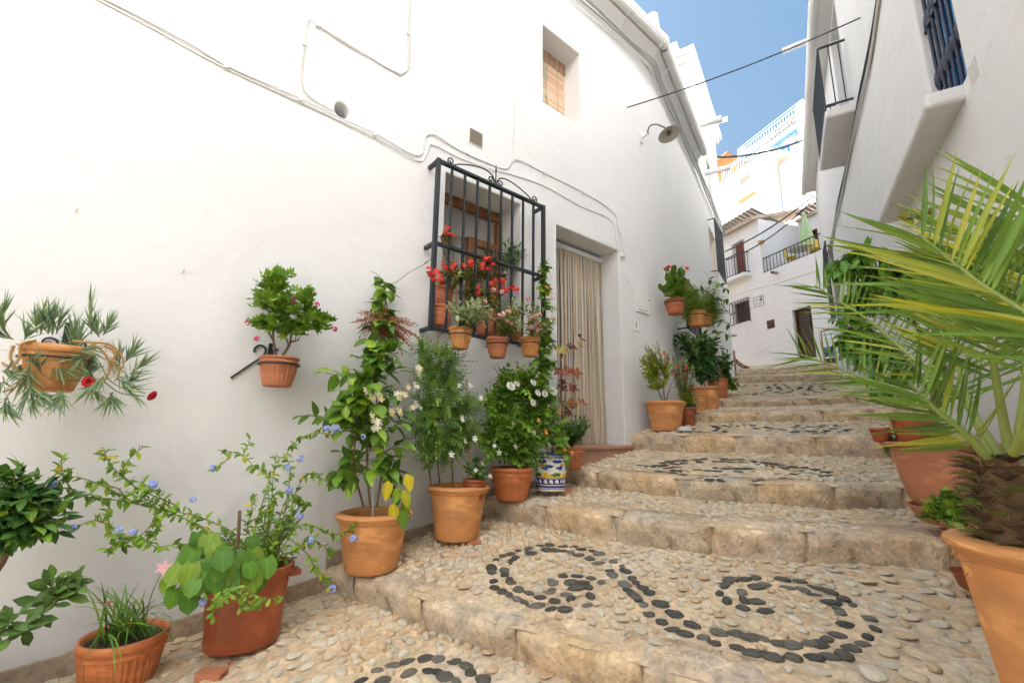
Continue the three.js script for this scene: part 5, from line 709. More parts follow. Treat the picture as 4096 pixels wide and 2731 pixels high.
  "plu":[[[0.681,0.622,0.32],[0.653,0.743,0.32],[0.652,0.903,0.32],[0.648,1.018,0.32],[0.652,1.126,0.32]],[[0.664,0.62,0.26],[0.606,0.739,0.26],[0.623,0.866,0.26],[0.638,1.014,0.26],[0.572,1.051,0.26],[0.504,1.119,0.26],[0.393,1.145,0.26]],[[0.685,0.636,0.36],[0.743,0.755,0.36],[0.751,0.916,0.36],[0.808,1.013,0.36],[0.889,0.975,0.36]],[[0.709,0.618,0.2],[0.754,0.813,0.2],[0.757,1.039,0.2],[0.733,1.111,0.2],[0.786,1.191,0.2],[0.872,1.228,0.2],[0.996,1.22,0.2]],[[0.685,0.648,0.42],[0.766,0.761,0.42],[0.83,0.762,0.42],[0.927,0.709,0.42],[1.024,0.706,0.42],[1.076,0.742,0.42]],[[0.693,0.639,0.42],[0.761,0.652,0.42],[0.829,0.69,0.42],[0.907,0.647,0.42],[0.955,0.591,0.42]],[[0.735,0.706,0.44],[0.821,0.624,0.44],[0.859,0.563,0.44],[0.913,0.507,0.44],[0.952,0.445,0.44]],[[0.607,0.625,0.24],[0.506,0.74,0.24],[0.415,0.797,0.24],[0.337,0.836,0.24],[0.256,0.867,0.24],[0.177,0.947,0.24],[0.109,1.01,0.24]],[[0.596,0.623,0.22],[0.462,0.719,0.22],[0.351,0.794,0.22],[0.239,0.858,0.22],[0.158,0.917,0.22],[0.082,0.952,0.22]],[[0.623,0.642,0.3],[0.557,0.775,0.3],[0.572,0.836,0.3],[0.556,0.917,0.3]],[[0.552,0.656,0.28],[0.455,0.708,0.28],[0.369,0.698,0.28],[0.289,0.723,0.28],[0.204,0.721,0.28],[0.139,0.771,0.28]],[[0.635,0.655,0.34],[0.626,0.812,0.34],[0.661,0.921,0.34],[0.774,0.904,0.34],[0.83,0.841,0.34]],[[0.516,1.107,0.2],[0.534,1.158,0.2],[0.544,1.209,0.2]],[[0.463,1.117,0.2],[0.424,1.069,0.2],[0.39,1.058,0.2]]],
  "plu2":[[[0.26,0.854,0.22],[0.102,0.91,0.22],[0.001,0.939,0.22],[-0.083,0.959,0.22],[-0.154,1.041,0.22],[-0.172,1.132,0.22]],[[0.257,0.887,0.2],[0.081,0.992,0.2],[-0.016,1.1,0.2],[-0.041,1.162,0.2]],[[0.086,0.992,0.2],[0.041,1.043,0.2],[0.064,1.119,0.2],[0.109,1.168,0.2]],[[0.102,0.91,0.22],[0.006,0.978,0.22],[-0.072,1.023,0.22],[-0.139,1.04,0.22],[-0.183,1.01,0.22]],[[0.013,0.936,0.26],[0.019,0.857,0.26],[0.051,0.776,0.26],[0.121,0.767,0.26],[0.204,0.729,0.26]],[[0.028,0.827,0.24],[-0.027,0.853,0.24],[-0.084,0.834,0.24]],[[0.183,0.887,0.26],[0.17,0.814,0.26],[0.126,0.766,0.26],[0.04,0.739,0.26]],[[0.171,0.895,0.26],[0.199,0.811,0.26],[0.177,0.76,0.26]],[[0.121,0.767,0.26],[0.072,0.735,0.26],[0.015,0.736,0.26]],[[0.069,0.913,0.22],[0.039,0.976,0.22],[-0.05,1.009,0.22]]],
  "plufl":[[0.385,1.058,0.24],[0.78,1.092,0.3],[0.706,1.052,0.36],[0.71,0.944,0.4],[0.316,0.918,0.28],[0.769,0.817,0.42],[0.824,0.697,0.46],[1.031,0.685,0.5],[0.939,0.458,0.5],[0.363,0.543,0.6],[0.926,1.262,0.24],[0.984,1.253,0.24],[0.155,0.994,0.26],[-0.175,1.02,0.3],[-0.173,0.986,0.3],[-0.091,0.838,0.3],[0.061,0.813,0.3],[0.11,0.801,0.3],[0.153,0.997,0.3],[1.035,1.215,0.52],[0.882,1.252,0.52],[0.833,1.259,0.52]],
  "hrt":[[0.325,0.609,0.62],[0.275,0.658,0.55],[0.311,0.665,0.58],[0.375,0.66,0.58],[0.418,0.657,0.6],[0.354,0.67,0.55],[0.441,0.666,0.5],[0.335,0.699,0.48],[0.293,0.69,0.5],[0.497,0.66,0.55],[0.566,0.622,0.52],[0.409,0.687,0.48],[0.488,0.675,0.48],[0.269,0.571,0.55],[0.394,0.629,0.6],[0.427,0.604,0.6],[0.53,0.6,0.58],[0.359,0.629,0.6],[0.452,0.621,0.58],[0.352,0.712,0.42],[0.39,0.706,0.42],[0.436,0.693,0.42],[0.571,0.586,0.55],[0.312,0.564,0.58],[0.465,0.647,0.56]],
  "spray":[[[0.465,0.611,0.66],[0.422,0.569,0.66],[0.395,0.506,0.66]],[[0.491,0.593,0.66],[0.553,0.542,0.66],[0.613,0.523,0.66],[0.661,0.517,0.66]],[[0.466,0.604,0.66],[0.478,0.545,0.66],[0.502,0.495,0.66]],[[0.455,0.587,0.66],[0.418,0.557,0.66],[0.371,0.567,0.66]],[[0.505,0.578,0.66],[0.524,0.516,0.66],[0.577,0.498,0.66]]],
  "stick":[[0.529,0.641,0.3],[0.516,0.849,0.3]],
  "lilybase":[0.128,0.345,0.28],
  "lilytips":[[-0.0,0.606,0.3],[0.014,0.573,0.3],[0.139,0.593,0.25],[0.006,0.615,0.32],[0.197,0.524,0.25],[0.168,0.531,0.28],[0.08,0.597,0.3],[0.305,0.451,0.3],[0.302,0.485,0.28],[0.285,0.467,0.32],[-0.037,0.55,0.35],[-0.037,0.399,0.5],[0.033,0.36,0.52],[0.135,0.304,0.55],[0.273,0.353,0.48],[0.306,0.385,0.4],[0.229,0.382,0.5],[0.256,0.427,0.42],[0.225,0.506,0.3],[0.066,0.557,0.3],[0.046,0.519,0.28],[0.128,0.555,0.24],[0.24,0.447,0.26],[0.165,0.476,0.26],[0.198,0.468,0.28],[0.103,0.507,0.28],[-0.009,0.483,0.36],[0.281,0.428,0.36],[0.12,0.384,0.52],[0.14,0.373,0.52]],
  "lilyfl":[[0.235,0.643,0.36],[0.133,0.524,0.4],[0.063,0.55,0.4]],
  "shr":[[-0.27,1.003,0.28,0.113,0.063,0.16,26],[-0.28,0.918,0.3,0.101,0.067,0.16,24],[-0.203,0.946,0.3,0.099,0.069,0.14,22],[-0.18,0.863,0.32,0.073,0.044,0.12,16],[-0.266,0.839,0.32,0.061,0.042,0.12,12],[-0.31,1.076,0.26,0.067,0.031,0.1,8]],
  "shrst":[[-0.311,0.579,0.3],[-0.284,0.703,0.3],[-0.258,0.8,0.3],[-0.247,0.891,0.3]],
  "low":[[[-0.242,0.413,0.36],[-0.198,0.485,0.36],[-0.148,0.532,0.36],[-0.102,0.572,0.36],[-0.089,0.66,0.36]],[[-0.252,0.477,0.36],[-0.22,0.522,0.36],[-0.192,0.553,0.36]],[[-0.119,0.559,0.34],[-0.116,0.626,0.34],[-0.122,0.667,0.34]],[[-0.104,0.572,0.34],[-0.065,0.616,0.34],[-0.049,0.66,0.34]]],
  "shrpot":[-0.297,0.367,0.3],
  "wredbeg":[[1.806,2.417,0.1,0.075,0.065,0.1,12],[2.072,2.451,0.02,0.106,0.15,0.1,26],[2.197,2.598,0.04,0.111,0.13,0.1,16],[1.868,2.449,0.12,0.053,0.065,0.08,8],[1.753,2.74,0.12,0.057,0.033,0.05,5],[2.131,2.349,0.1,0.08,0.068,0.08,8]],
  "wredfl":[[1.702,2.75,0.18],[1.734,2.737,0.18],[1.572,2.363,0.22],[1.635,2.362,0.24],[1.602,2.338,0.22],[1.728,2.471,0.16],[1.784,2.474,0.16],[1.904,2.527,0.16],[1.97,2.55,0.16],[2.106,2.638,0.16],[2.148,2.649,0.16],[2.079,2.583,0.16],[2.115,2.556,0.16],[2.016,2.32,0.2],[2.145,2.423,0.2],[2.268,2.45,0.2],[2.311,2.419,0.22],[2.282,2.377,0.22],[2.356,2.441,0.22],[1.622,2.396,0.22]],
  "wpinkfl":[[2.136,2.359,0.24],[2.222,2.365,0.24],[2.386,2.4,0.24],[2.081,2.12,0.5],[2.029,2.09,0.5],[2.11,2.03,0.5],[1.99,2.072,0.5],[2.457,2.335,0.3],[2.304,2.105,0.5],[2.363,2.082,0.5],[2.334,2.133,0.5],[2.393,2.154,0.5],[2.305,2.04,0.5],[2.547,2.153,0.5],[2.012,2.224,0.3],[2.378,2.029,0.5],[2.069,2.044,0.5]],
  "wsage":[[1.759,2.075,0.48,0.11,0.068,0.1,26],[1.881,2.047,0.48,0.06,0.049,0.08,12],[1.646,2.068,0.46,0.037,0.047,0.08,10],[1.832,2.123,0.46,0.059,0.039,0.06,8]],
  "wbeg2":[[2.116,2.081,0.46,0.088,0.093,0.1,26],[2.283,2.23,0.36,0.099,0.066,0.1,16],[2.227,2.023,0.46,0.048,0.053,0.08,10]],
  "wbeg3":[[2.367,2.098,0.48,0.076,0.065,0.1,18],[2.453,2.063,0.5,0.092,0.055,0.08,14],[2.396,2.197,0.4,0.055,0.067,0.08,10]],
  "wgrn":[[2.538,2.886,-0.02,0.096,0.089,0.08,22],[2.52,2.969,-0.04,0.087,0.038,0.06,8],[2.623,2.862,0.0,0.067,0.052,0.06,8]],
  "wpots":{"l":[[1.884,2.397,0.02],[1.886,2.196,0.02],0.09],
  "l2":[[1.842,2.178,0.04],[1.843,2.022,0.04],0.085],
  "mid":[[2.316,2.339,0.04],[2.314,2.095,0.04],0.085],
  "grn":[[2.482,2.703,0.03],[2.493,2.53,0.03],0.075],
  "low":[[2.629,2.081,0.04],[2.629,2.005,0.04],0.07]},"bush":[[4.364,2.056,0.225,0.172,0.163,0.12,30],[4.394,1.899,0.276,0.208,0.171,0.14,34],[4.305,1.925,0.208,0.161,0.161,0.12,22],[4.501,1.989,0.324,0.144,0.144,0.1,18],[4.385,1.804,0.244,0.189,0.104,0.1,14],[4.349,2.166,0.241,0.105,0.086,0.08,8]],
  "bushfl":[[4.368,2.102,0.373],[4.401,1.974,0.368],[4.474,1.881,0.406],[4.371,1.823,0.304],[4.404,2.028,0.385]],
  "red2":[[4.798,1.978,0.305,0.129,0.149,0.1,18],[4.856,1.878,0.328,0.129,0.149,0.1,18],[4.865,2.094,0.258,0.081,0.071,0.06,6],[4.991,1.92,0.319,0.091,0.152,0.08,8]],
  "red2fl":[[4.637,1.981,0.37],[4.71,1.969,0.428],[4.7,1.904,0.402],[4.727,1.849,0.411],[4.765,1.743,0.416],[4.752,1.958,0.461]],
  "spi":[[4.618,1.688,0.344],[4.824,1.663,0.512],[4.8,1.608,0.477],[4.841,1.622,0.515],[4.694,1.758,0.426],[4.644,1.73,0.377],[4.612,1.647,0.329],[4.765,1.704,0.473],[4.873,1.54,0.522],[4.678,1.716,0.402],[4.729,1.731,0.449],[4.827,1.567,0.489]],
  "hib":[[5.674,2.306,0.063,0.207,0.172,0.14,30],[5.79,2.209,0.136,0.23,0.195,0.14,34],[5.601,2.127,0.088,0.192,0.169,0.12,24],[5.788,2.407,0.186,0.253,0.126,0.12,22],[5.598,2.422,-0.105,0.152,0.152,0.1,12],[5.69,2.03,0.139,0.192,0.147,0.12,22],[5.535,2.506,-0.137,0.082,0.117,0.06,6]],
  "pit":[[6.765,2.34,-0.073,0.143,0.117,0.1,10],[6.879,2.042,-0.055,0.156,0.117,0.1,12],[6.728,2.189,-0.144,0.143,0.143,0.1,10],[6.777,2.04,-0.141,0.156,0.117,0.1,10]],
  "ger2":[[4.964,3.08,0.198,0.193,0.161,0.12,26],[4.899,2.956,0.177,0.181,0.096,0.1,16],[5.032,3.019,0.24,0.139,0.139,0.1,12],[4.964,3.172,0.221,0.118,0.075,0.08,6]],
  "ger2fl":[[4.804,3.228,0.234],[4.825,3.228,0.252],[4.977,3.208,0.375],[4.778,3.2,0.205]],
  "fern":[[5.594,3.027,0.049,0.163,0.152,0.12,50],[5.774,2.99,0.058,0.178,0.154,0.12,40],[5.591,2.859,0.003,0.128,0.14,0.1,26]],
  "fern2":[[6.373,3.206,-0.047,0.231,0.192,0.14,60],[6.453,3.041,-0.022,0.218,0.256,0.12,60],[6.367,3.039,-0.095,0.167,0.141,0.1,24],[6.447,2.874,-0.07,0.141,0.141,0.1,14]],
  "walnut":[[[6.203,3.103,-0.084],[6.246,3.303,0.005],[6.271,3.431,0.059],[6.225,3.457,0.027]],[[6.251,3.267,-0.0],[6.368,3.341,0.118],[6.455,3.324,0.187]],[[6.318,2.777,-0.071],[6.435,2.851,0.047],[6.553,2.817,0.138]],[[6.347,2.668,-0.075],[6.483,2.707,0.051],[6.592,2.635,0.124]],[[6.359,2.996,0.02],[6.469,3.016,0.119],[6.535,2.998,0.17]],[[6.311,3.141,0.017],[6.421,3.16,0.116],[6.503,3.18,0.19]],[[6.331,2.686,-0.084],[6.211,2.63,-0.2]],[[6.237,3.267,-0.012],[6.117,3.32,-0.1]]],
  "p1520":[4.513,1.298,0.221],
  "pots2":{"brown":[4.872,1.341,0.268],
  "green":[5.106,1.389,0.212],
  "terr2":[5.277,1.538,0.194],
  "big":[5.634,1.545,0.165],
  "redbrown":[6.57,1.762,-0.121],
  "gerpot":[5.055,2.754,0.123],
  "fernpot":[5.73,2.721,0.017],
  "fern2pot":[6.341,2.864,-0.163]},"planter":[3.26,0.8,2.53],
  "ficst":[[[3.745,1.154,2.511],[3.816,1.361,2.518],[3.885,1.658,2.587],[3.821,1.898,2.596],[3.781,2.072,2.54]],[[3.885,1.658,2.587],[3.725,2.016,2.478],[3.631,2.083,2.349],[3.601,2.208,2.29],[3.56,2.349,2.291]],[[3.821,1.898,2.596],[3.858,2.086,2.676],[3.874,2.274,2.738]],[[3.784,1.519,2.532],[3.716,1.771,2.407],[3.648,1.806,2.291],[3.629,1.842,2.218]],[[3.781,2.072,2.54],[3.682,2.179,2.484],[3.624,2.288,2.464]]],
  "fic":[[3.505,2.348,2.245,0.103,0.086,0.12,20],[3.536,2.387,2.348,0.102,0.062,0.12,14],[3.612,2.221,2.369,0.102,0.102,0.14,22],[3.645,2.288,2.482,0.139,0.083,0.14,22],[3.647,1.871,2.241,0.115,0.098,0.12,24],[3.547,2.123,2.222,0.063,0.057,0.08,8],[3.677,1.751,2.302,0.102,0.073,0.12,14],[3.78,2.235,2.582,0.139,0.1,0.14,26],[3.714,2.098,2.49,0.139,0.1,0.14,18],[3.907,2.237,2.69,0.111,0.111,0.12,18],[3.849,2.345,2.669,0.139,0.072,0.12,16],[3.591,2.039,2.237,0.075,0.075,0.1,10],[3.658,1.579,2.308,0.1,0.061,0.1,8]],
  "cr1":[[3.512,1.292,2.484,0.085,0.035,0.08,18],[3.556,1.317,2.528,0.06,0.03,0.08,10]],
  "cr2":[[3.512,1.165,2.371,0.036,0.056,0.06,14]],
  "cr3":[[2.497,0.967,2.702,0.064,0.04,0.1,16],[2.534,1.025,2.749,0.06,0.037,0.1,14],[2.399,0.943,2.68,0.039,0.023,0.08,8],[2.438,0.975,2.655,0.023,0.017,0.05,4]],
  "cr3st":[[[2.63,0.892,2.729],[2.576,0.951,2.698],[2.527,0.976,2.663]],[[2.637,0.892,2.734],[2.602,1.002,2.733]],[[2.637,0.892,2.734],[2.645,1.02,2.775]]],
  "wp1":[[4.4,2.8,2.68],[3.61,2.46,2.95]],
  "eu1":[[4.724,3.075,2.731,0.088,0.082,0.1,12],[4.571,2.933,2.631,0.134,0.054,0.1,12],[4.448,2.898,2.518,0.074,0.04,0.08,6]],
  "eu2":[[4.097,2.704,2.972,0.094,0.05,0.1,16],[4.024,2.621,2.888,0.061,0.039,0.1,8],[4.106,2.706,3.047,0.071,0.044,0.1,8]],
  "pot":[1.712,1.007,2.943],
  "crown":[1.682,1.176,2.908],
  "fr":[[[[1.689,1.19,2.891],[1.821,1.285,2.814],[2.017,1.359,2.731],[2.13,1.422,2.644],[2.216,1.474,2.53],[2.25,1.545,2.416],[2.242,1.597,2.316]],0.2,34],[[[1.683,1.201,2.889],[1.953,1.385,2.818],[2.073,1.471,2.742],[2.174,1.587,2.657],[2.196,1.707,2.573],[2.218,1.803,2.483],[2.193,1.88,2.415]],0.2,36],[[[1.622,1.187,2.887],[1.603,1.243,2.859],[1.578,1.307,2.814],[1.577,1.386,2.767]],0.27,20],[[[1.508,1.217,2.932],[1.322,1.334,3.006],[1.249,1.439,3.011],[1.26,1.479,2.991],[1.271,1.539,2.949],[1.29,1.599,2.914],[1.284,1.684,2.864],[1.257,1.748,2.791]],0.24,38],[[[1.666,1.202,2.901],[1.847,1.339,2.85],[1.957,1.504,2.826],[1.998,1.617,2.81],[1.998,1.69,2.801]],0.26,26],[[[1.651,1.213,2.918],[1.677,1.384,2.918],[1.714,1.524,2.919],[1.784,1.663,2.907],[1.83,1.773,2.881]],0.24,28],[[[1.59,1.225,2.936],[1.582,1.393,2.973],[1.6,1.538,2.986],[1.609,1.675,2.976],[1.68,1.772,2.955]],0.26,30],[[[1.666,1.202,2.901],[1.808,1.301,2.874],[1.963,1.385,2.827],[2.166,1.464,2.751],[2.303,1.499,2.676]],0.24,24],[[[1.53,1.217,2.95],[1.472,1.389,3.013],[1.467,1.523,3.044],[1.512,1.668,3.053],[1.545,1.777,3.042]],0.28,26],[[[1.674,1.202,2.908],[1.813,1.336,2.887],[1.981,1.478,2.866],[2.095,1.621,2.866],[2.158,1.72,2.879]],0.24,24],[[[1.584,1.21,2.928],[1.494,1.32,2.947],[1.389,1.387,2.942],[1.305,1.426,2.922],[1.256,1.442,2.884]],0.24,22],[[[1.659,1.191,2.893],[1.793,1.277,2.855],[1.928,1.345,2.787],[2.031,1.369,2.679],[2.143,1.363,2.572]],0.2,22],[[[1.524,1.207,2.943],[1.424,1.298,2.988],[1.341,1.353,2.986],[1.26,1.381,2.965]],0.22,18]]};
// ---------------------------------------------------------------- plant and pot builders
// leaf blade: base at origin, pointing +Z, face up +Y
function blade(w, { n = 4, fold = 0.12, curl = 0.15, shape = 'ovate', twist = 0 } = {}) {
  const prof = { ovate: (t) => Math.pow(Math.sin(Math.PI * Math.pow(t, 0.72)), 0.85), lance: (t) => Math.pow(Math.sin(Math.PI * Math.pow(t, 0.6)), 1.05), spoon: (t) => Math.pow(Math.sin(Math.PI * Math.pow(t, 1.45)), 0.75), strap: (t) => Math.min(1, t * 8) * Math.pow(1 - Math.pow(t, 3), 0.9), heart: (t) => Math.sqrt(Math.max(0, 1 - Math.pow((t - 0.34) / 0.66, 2))) * (t < 0.34 ? 0.86 + 0.14 * t / 0.34 : 1), needle: (t) => Math.min(1, t * 6) * (1 - t * t) }[shape];
  const pos = [], uv = [], idx = [];
  for (let i = 0; i <= n; i++) { const t = i / n, h = shape === 'heart' && i === 0 ? 0.55 : prof(clamp(t, 0.02, 1)), y = -curl * t * t, z = t - curl * curl * t * 0.4; const hw = w * 0.5 * h * (i === n ? 0.06 : 1) + 0.012 * w; const zb = shape === 'heart' && i === 0 ? -0.14 : 0; const ct = Math.cos(twist * t), st = Math.sin(twist * t); pos.push(-hw * ct, y + fold * hw - hw * st, z + zb, 0, y, z, hw * ct, y + fold * hw + hw * st, z + zb); uv.push(0.5 - 0.5 * h, t, 0.5, t, 0.5 + 0.5 * h, t); }
  for (let i = 0; i < n; i++) { const a = i * 3, b = a + 3; idx.push(a, b, a + 1, a + 1, b, b + 1, a + 1, b + 1, a + 2, a + 2, b + 1, b + 2); }
  const g = new THREE.BufferGeometry(); g.setAttribute('position', new THREE.Float32BufferAttribute(pos, 3)); g.setAttribute('uv', new THREE.Float32BufferAttribute(uv, 2)); g.setIndex(idx); g.computeVertexNormals(); return g;
}
function lobed(n, depth, cup = 0.15, gap = 0.5, teeth = 0.08) { // round palmate leaf, stalk at origin, spread in XZ towards +Z
  const pos = [0, 0, 0], uv = [0.5, 0], idx = [], N = n * 6; for (let i = 0; i <= N; i++) { const a = -Math.PI + gap / 2 + (2 * Math.PI - gap) * i / N, r = 0.5 * (1 - depth * (0.5 + 0.5 * Math.cos(n * (a + Math.PI) + Math.PI * 0)) + teeth * Math.sin(i * 2.2)) * (0.9 + 0.16 * Math.cos(a)); pos.push(r * Math.sin(a), cup * r * r * 2 + 0.02 * Math.sin(i), 0.2 + r * Math.cos(a)); uv.push(0.5 + r * Math.sin(a), 0.4 + r * Math.cos(a)); if (i) idx.push(0, i, i + 1); } const g = new THREE.BufferGeometry(); pos[2] = 0.2; g.setAttribute('position', new THREE.Float32BufferAttribute(pos, 3)); g.setAttribute('uv', new THREE.Float32BufferAttribute(uv, 2)); g.setIndex(idx); g.computeVertexNormals(); return g;
}
function pinnate(pairs, lw, ll, shape = 'ovate') { // compound leaf of length 1
  const parts = []; for (let k = 0; k < pairs; k++) for (const s of [-1, 1]) { const g = blade(lw / ll, { n: 2, fold: 0.15, curl: 0.2, shape }); g.scale(ll, ll, ll); g.rotateY(s * (1.0 - 0.25 * k / pairs)); g.translate(s * 0.01, 0, 0.2 + 0.66 * k / pairs); parts.push(g); } const e = blade(lw / ll, { n: 2, curl: 0.2, shape }); e.scale(ll * 1.15, ll, ll * 1.15); e.translate(0, 0, 0.88); parts.push(e); const st = new THREE.BoxGeometry(0.012, 0.008, 0.9); st.translate(0, -0.004, 0.45); parts.push(st); return merge(parts);
}
function quatFor(dir, nrm) { const z = dir.clone().normalize(), x = nrm.clone().cross(z); if (x.lengthSq() < 1e-6) x.set(1, 0, 0).cross(z); x.normalize(); const y = z.clone().cross(x); return new THREE.Quaternion().setFromRotationMatrix(new THREE.Matrix4().makeBasis(x, y, z)); }
const rdir = () => { const a = rr(0, Math.PI * 2), c = rr(-1, 1), s = Math.sqrt(1 - c * c); return V(s * Math.cos(a), c, s * Math.sin(a)); };
// leaves: list of { p, q, s:[x,y,z] } in world; parts (own meshes) or stuff (instanced)
function leaves(g, name, geos, mats, list, stuff = false) {
  const o = g.position;
  const one = (l) => { const m = mesh(name, pick(geos), l.m || pick(mats), g); m.position.copy(l.p).sub(o); m.quaternion.copy(l.q); if (Array.isArray(l.s)) m.scale.set(...l.s); else m.scale.setScalar(l.s); };
  let rest = list; if (!stuff) { list.slice(0, 290).forEach(one); rest = list.slice(290); }
  if (rest.length) { const geo = geos[0], im = new THREE.InstancedMesh(geo, Object.assign(mats[0].clone(), { color: new THREE.Color(1, 1, 1) }), rest.length), mm = new THREE.Matrix4(); im.name = 'foliage'; im.userData = { kind: 'stuff' }; im.castShadow = im.receiveShadow = true; rest.forEach((l, k) => { mm.compose(l.p.clone().sub(o), l.q, Array.isArray(l.s) ? V(...l.s) : V(l.s, l.s, l.s)); im.setMatrixAt(k, mm); im.setColorAt(k, (l.m || pick(mats)).color.clone().multiplyScalar(rr(0.85, 1.15))); }); g.add(im); }
}
const inBlob = (b) => { let d; do { d = V(rr(-1, 1), rr(-1, 1), rr(-1, 1)); } while (d.lengthSq() > 1); const k = Math.pow(d.length(), -0.35); d.multiplyScalar(Math.min(k, 1.8)); return V(b[0] + d.x * b[3], b[1] + d.y * b[4], b[2] + d.z * b[5]); };
const toG = (g, pts) => pts.map((p) => (p.isVector3 ? p.clone() : V(...p)).sub(g.position));
// bush: twigs reach random points of blobs from the nearest skeleton point; leaves along each twig
function bush(g, o) {
  const sk = []; for (const l of o.skel || []) { const c = new THREE.CatmullRomCurve3(l.map((p) => V(...p)), false, 'centripetal'); for (let i = 2; i <= 12; i++) sk.push(c.getPoint(i / 12)); if (o.stemR) mesh('stem', limb(toG(g, l), o.stemR, o.stemR * 0.45, 10, 6), o.stemMat || M.twig, g); }
  const tw = [], lv = []; const zmin = o.zmin ?? -99;
  for (const b of o.blobs) for (let k = 0; k < b[6]; k++) {
    const tip = inBlob(b); if (tip.z < zmin) tip.z = zmin + rr(0, 0.03);
    let st = null, bd = 1e9; for (const s of sk) { const d = s.distanceToSquared(tip) + (s.y > tip.y ? 0.02 : 0) + R() * 0.01; if (d < bd) { bd = d; st = s; } }
    if (!st) st = V(...o.base);
    const mid = st.clone().lerp(tip, 0.5).add(V(rr(-0.02, 0.02), (o.arch ?? 0.03), rr(-0.01, 0.03))); const c = new THREE.QuadraticBezierCurve3(st, mid, tip);
    tw.push(new THREE.TubeGeometry(new THREE.QuadraticBezierCurve3(...toG(g, [st, mid, tip])), 4, o.twigR ?? 0.0022, 4, false));
    const n = o.per ?? 5; let ph = rr(0, 6.28);
    for (let i = 0; i < n; i++) {
      const t = i === n - 1 ? 1 : lerp(o.t0 ?? 0.45, 1, i / (n - 1 || 1)), p = c.getPoint(t), tn = c.getTangent(t); ph += 2.4;
      const side = rdir().cross(tn).normalize(); const x = tn.clone().cross(side); side.multiplyScalar(Math.cos(ph)).add(x.multiplyScalar(Math.sin(ph))).normalize();
      const d = tn.clone().multiplyScalar(i === n - 1 ? 0.9 : (o.along ?? 0.35)).add(side.multiplyScalar(i === n - 1 ? 0.35 : 1)).add(V(0, o.lift ?? 0.15, o.out ?? 0.15)).normalize(); d.y -= (o.droop ?? 0) * rr(0.3, 1); d.normalize();
      const s = rr(...o.size); if (p.z + d.z * s < zmin - 0.02) { d.z = Math.abs(d.z); }
      const nr = V(rr(-0.4, 0.4), 1, rr(-0.2, 0.7)); lv.push({ p, q: quatFor(d, nr), s });
    }
  }
  if (tw.length && o.twigR !== 0) mesh('twigs', merge(tw), o.twigMat || M.greenStem, g).userData = { kind: 'stuff' };
  leaves(g, o.leafName || 'leaf', o.geos, o.mats, lv, o.stuff);
}
// flowers
function petalFlower(n, w, { cup = 0.3, layers = 1, shape = 'spoon' } = {}) { const parts = []; for (let l = 0; l < layers; l++) for (let k = 0; k < n; k++) { const b = blade(w, { n: 3, fold: -0.1, curl: -cup * (0.3 + l * 0.5), shape }); const s = 1 - l * 0.22; b.scale(s, s, s); b.rotateX(-(0.15 + l * 0.45)); b.rotateY(k / n * Math.PI * 2 + l * 0.5); b.translate(0, l * 0.05, 0); parts.push(b); } return merge(parts); }
const FL = { star5: petalFlower(5, 0.5), rose: petalFlower(7, 0.8, { layers: 3, cup: 0.4 }), carn: petalFlower(9, 0.9, { layers: 3, cup: 0.3 }), lily: petalFlower(6, 0.45, { cup: -0.2, shape: 'lance' }), beg: petalFlower(4, 0.9, { cup: 0.35 }), cluster: null };
FL.cluster = (() => { const p = []; const q = rng(44); for (let k = 0; k < 14; k++) { const f = petalFlower(5, 0.75); f.scale(0.36, 0.36, 0.36); const a = q() * 6.28, c = q() * 1.5 - 0.5, s = Math.sqrt(Math.max(0.05, 1 - c * c)); f.rotateX(Math.acos(clamp(c, -1, 1)) * 0.8); f.rotateY(a); f.translate(0.55 * s * Math.sin(a), 0.45 * c, 0.55 * s * Math.cos(a)); p.push(f); } return merge(p); })();
const petal = (r, g, b) => new THREE.MeshPhysicalMaterial({ color: lin(r, g, b), roughness: 0.7, transmission: 0.2, thickness: 0, side: THREE.DoubleSide });
const PM = { red: petal(0.72, 0.02, 0.03), scarlet: petal(0.80, 0.05, 0.03), pink: petal(0.80, 0.32, 0.36), hot: petal(0.75, 0.08, 0.22), pale: petal(0.85, 0.45, 0.48), white: petal(0.86, 0.84, 0.74), blue: petal(0.34, 0.42, 0.80), orange: petal(0.85, 0.30, 0.02), yellow: petal(0.80, 0.60, 0.08), cream: petal(0.82, 0.70, 0.38) };
function blooms(g, name, geo, mat, pts, size, face = [0.1, 0.35, 1]) { for (const p of pts) { const m = mesh(name, geo, Array.isArray(mat) ? pick(mat) : mat, g); m.position.set(...p).sub(g.position); m.quaternion.setFromUnitVectors(V(0, 1, 0), V(face[0] + rr(-0.5, 0.5), face[1] + rr(-0.3, 0.3), face[2]).normalize()); m.rotateY(rr(0, 6)); m.scale.setScalar(size * rr(0.8, 1.15)); } }
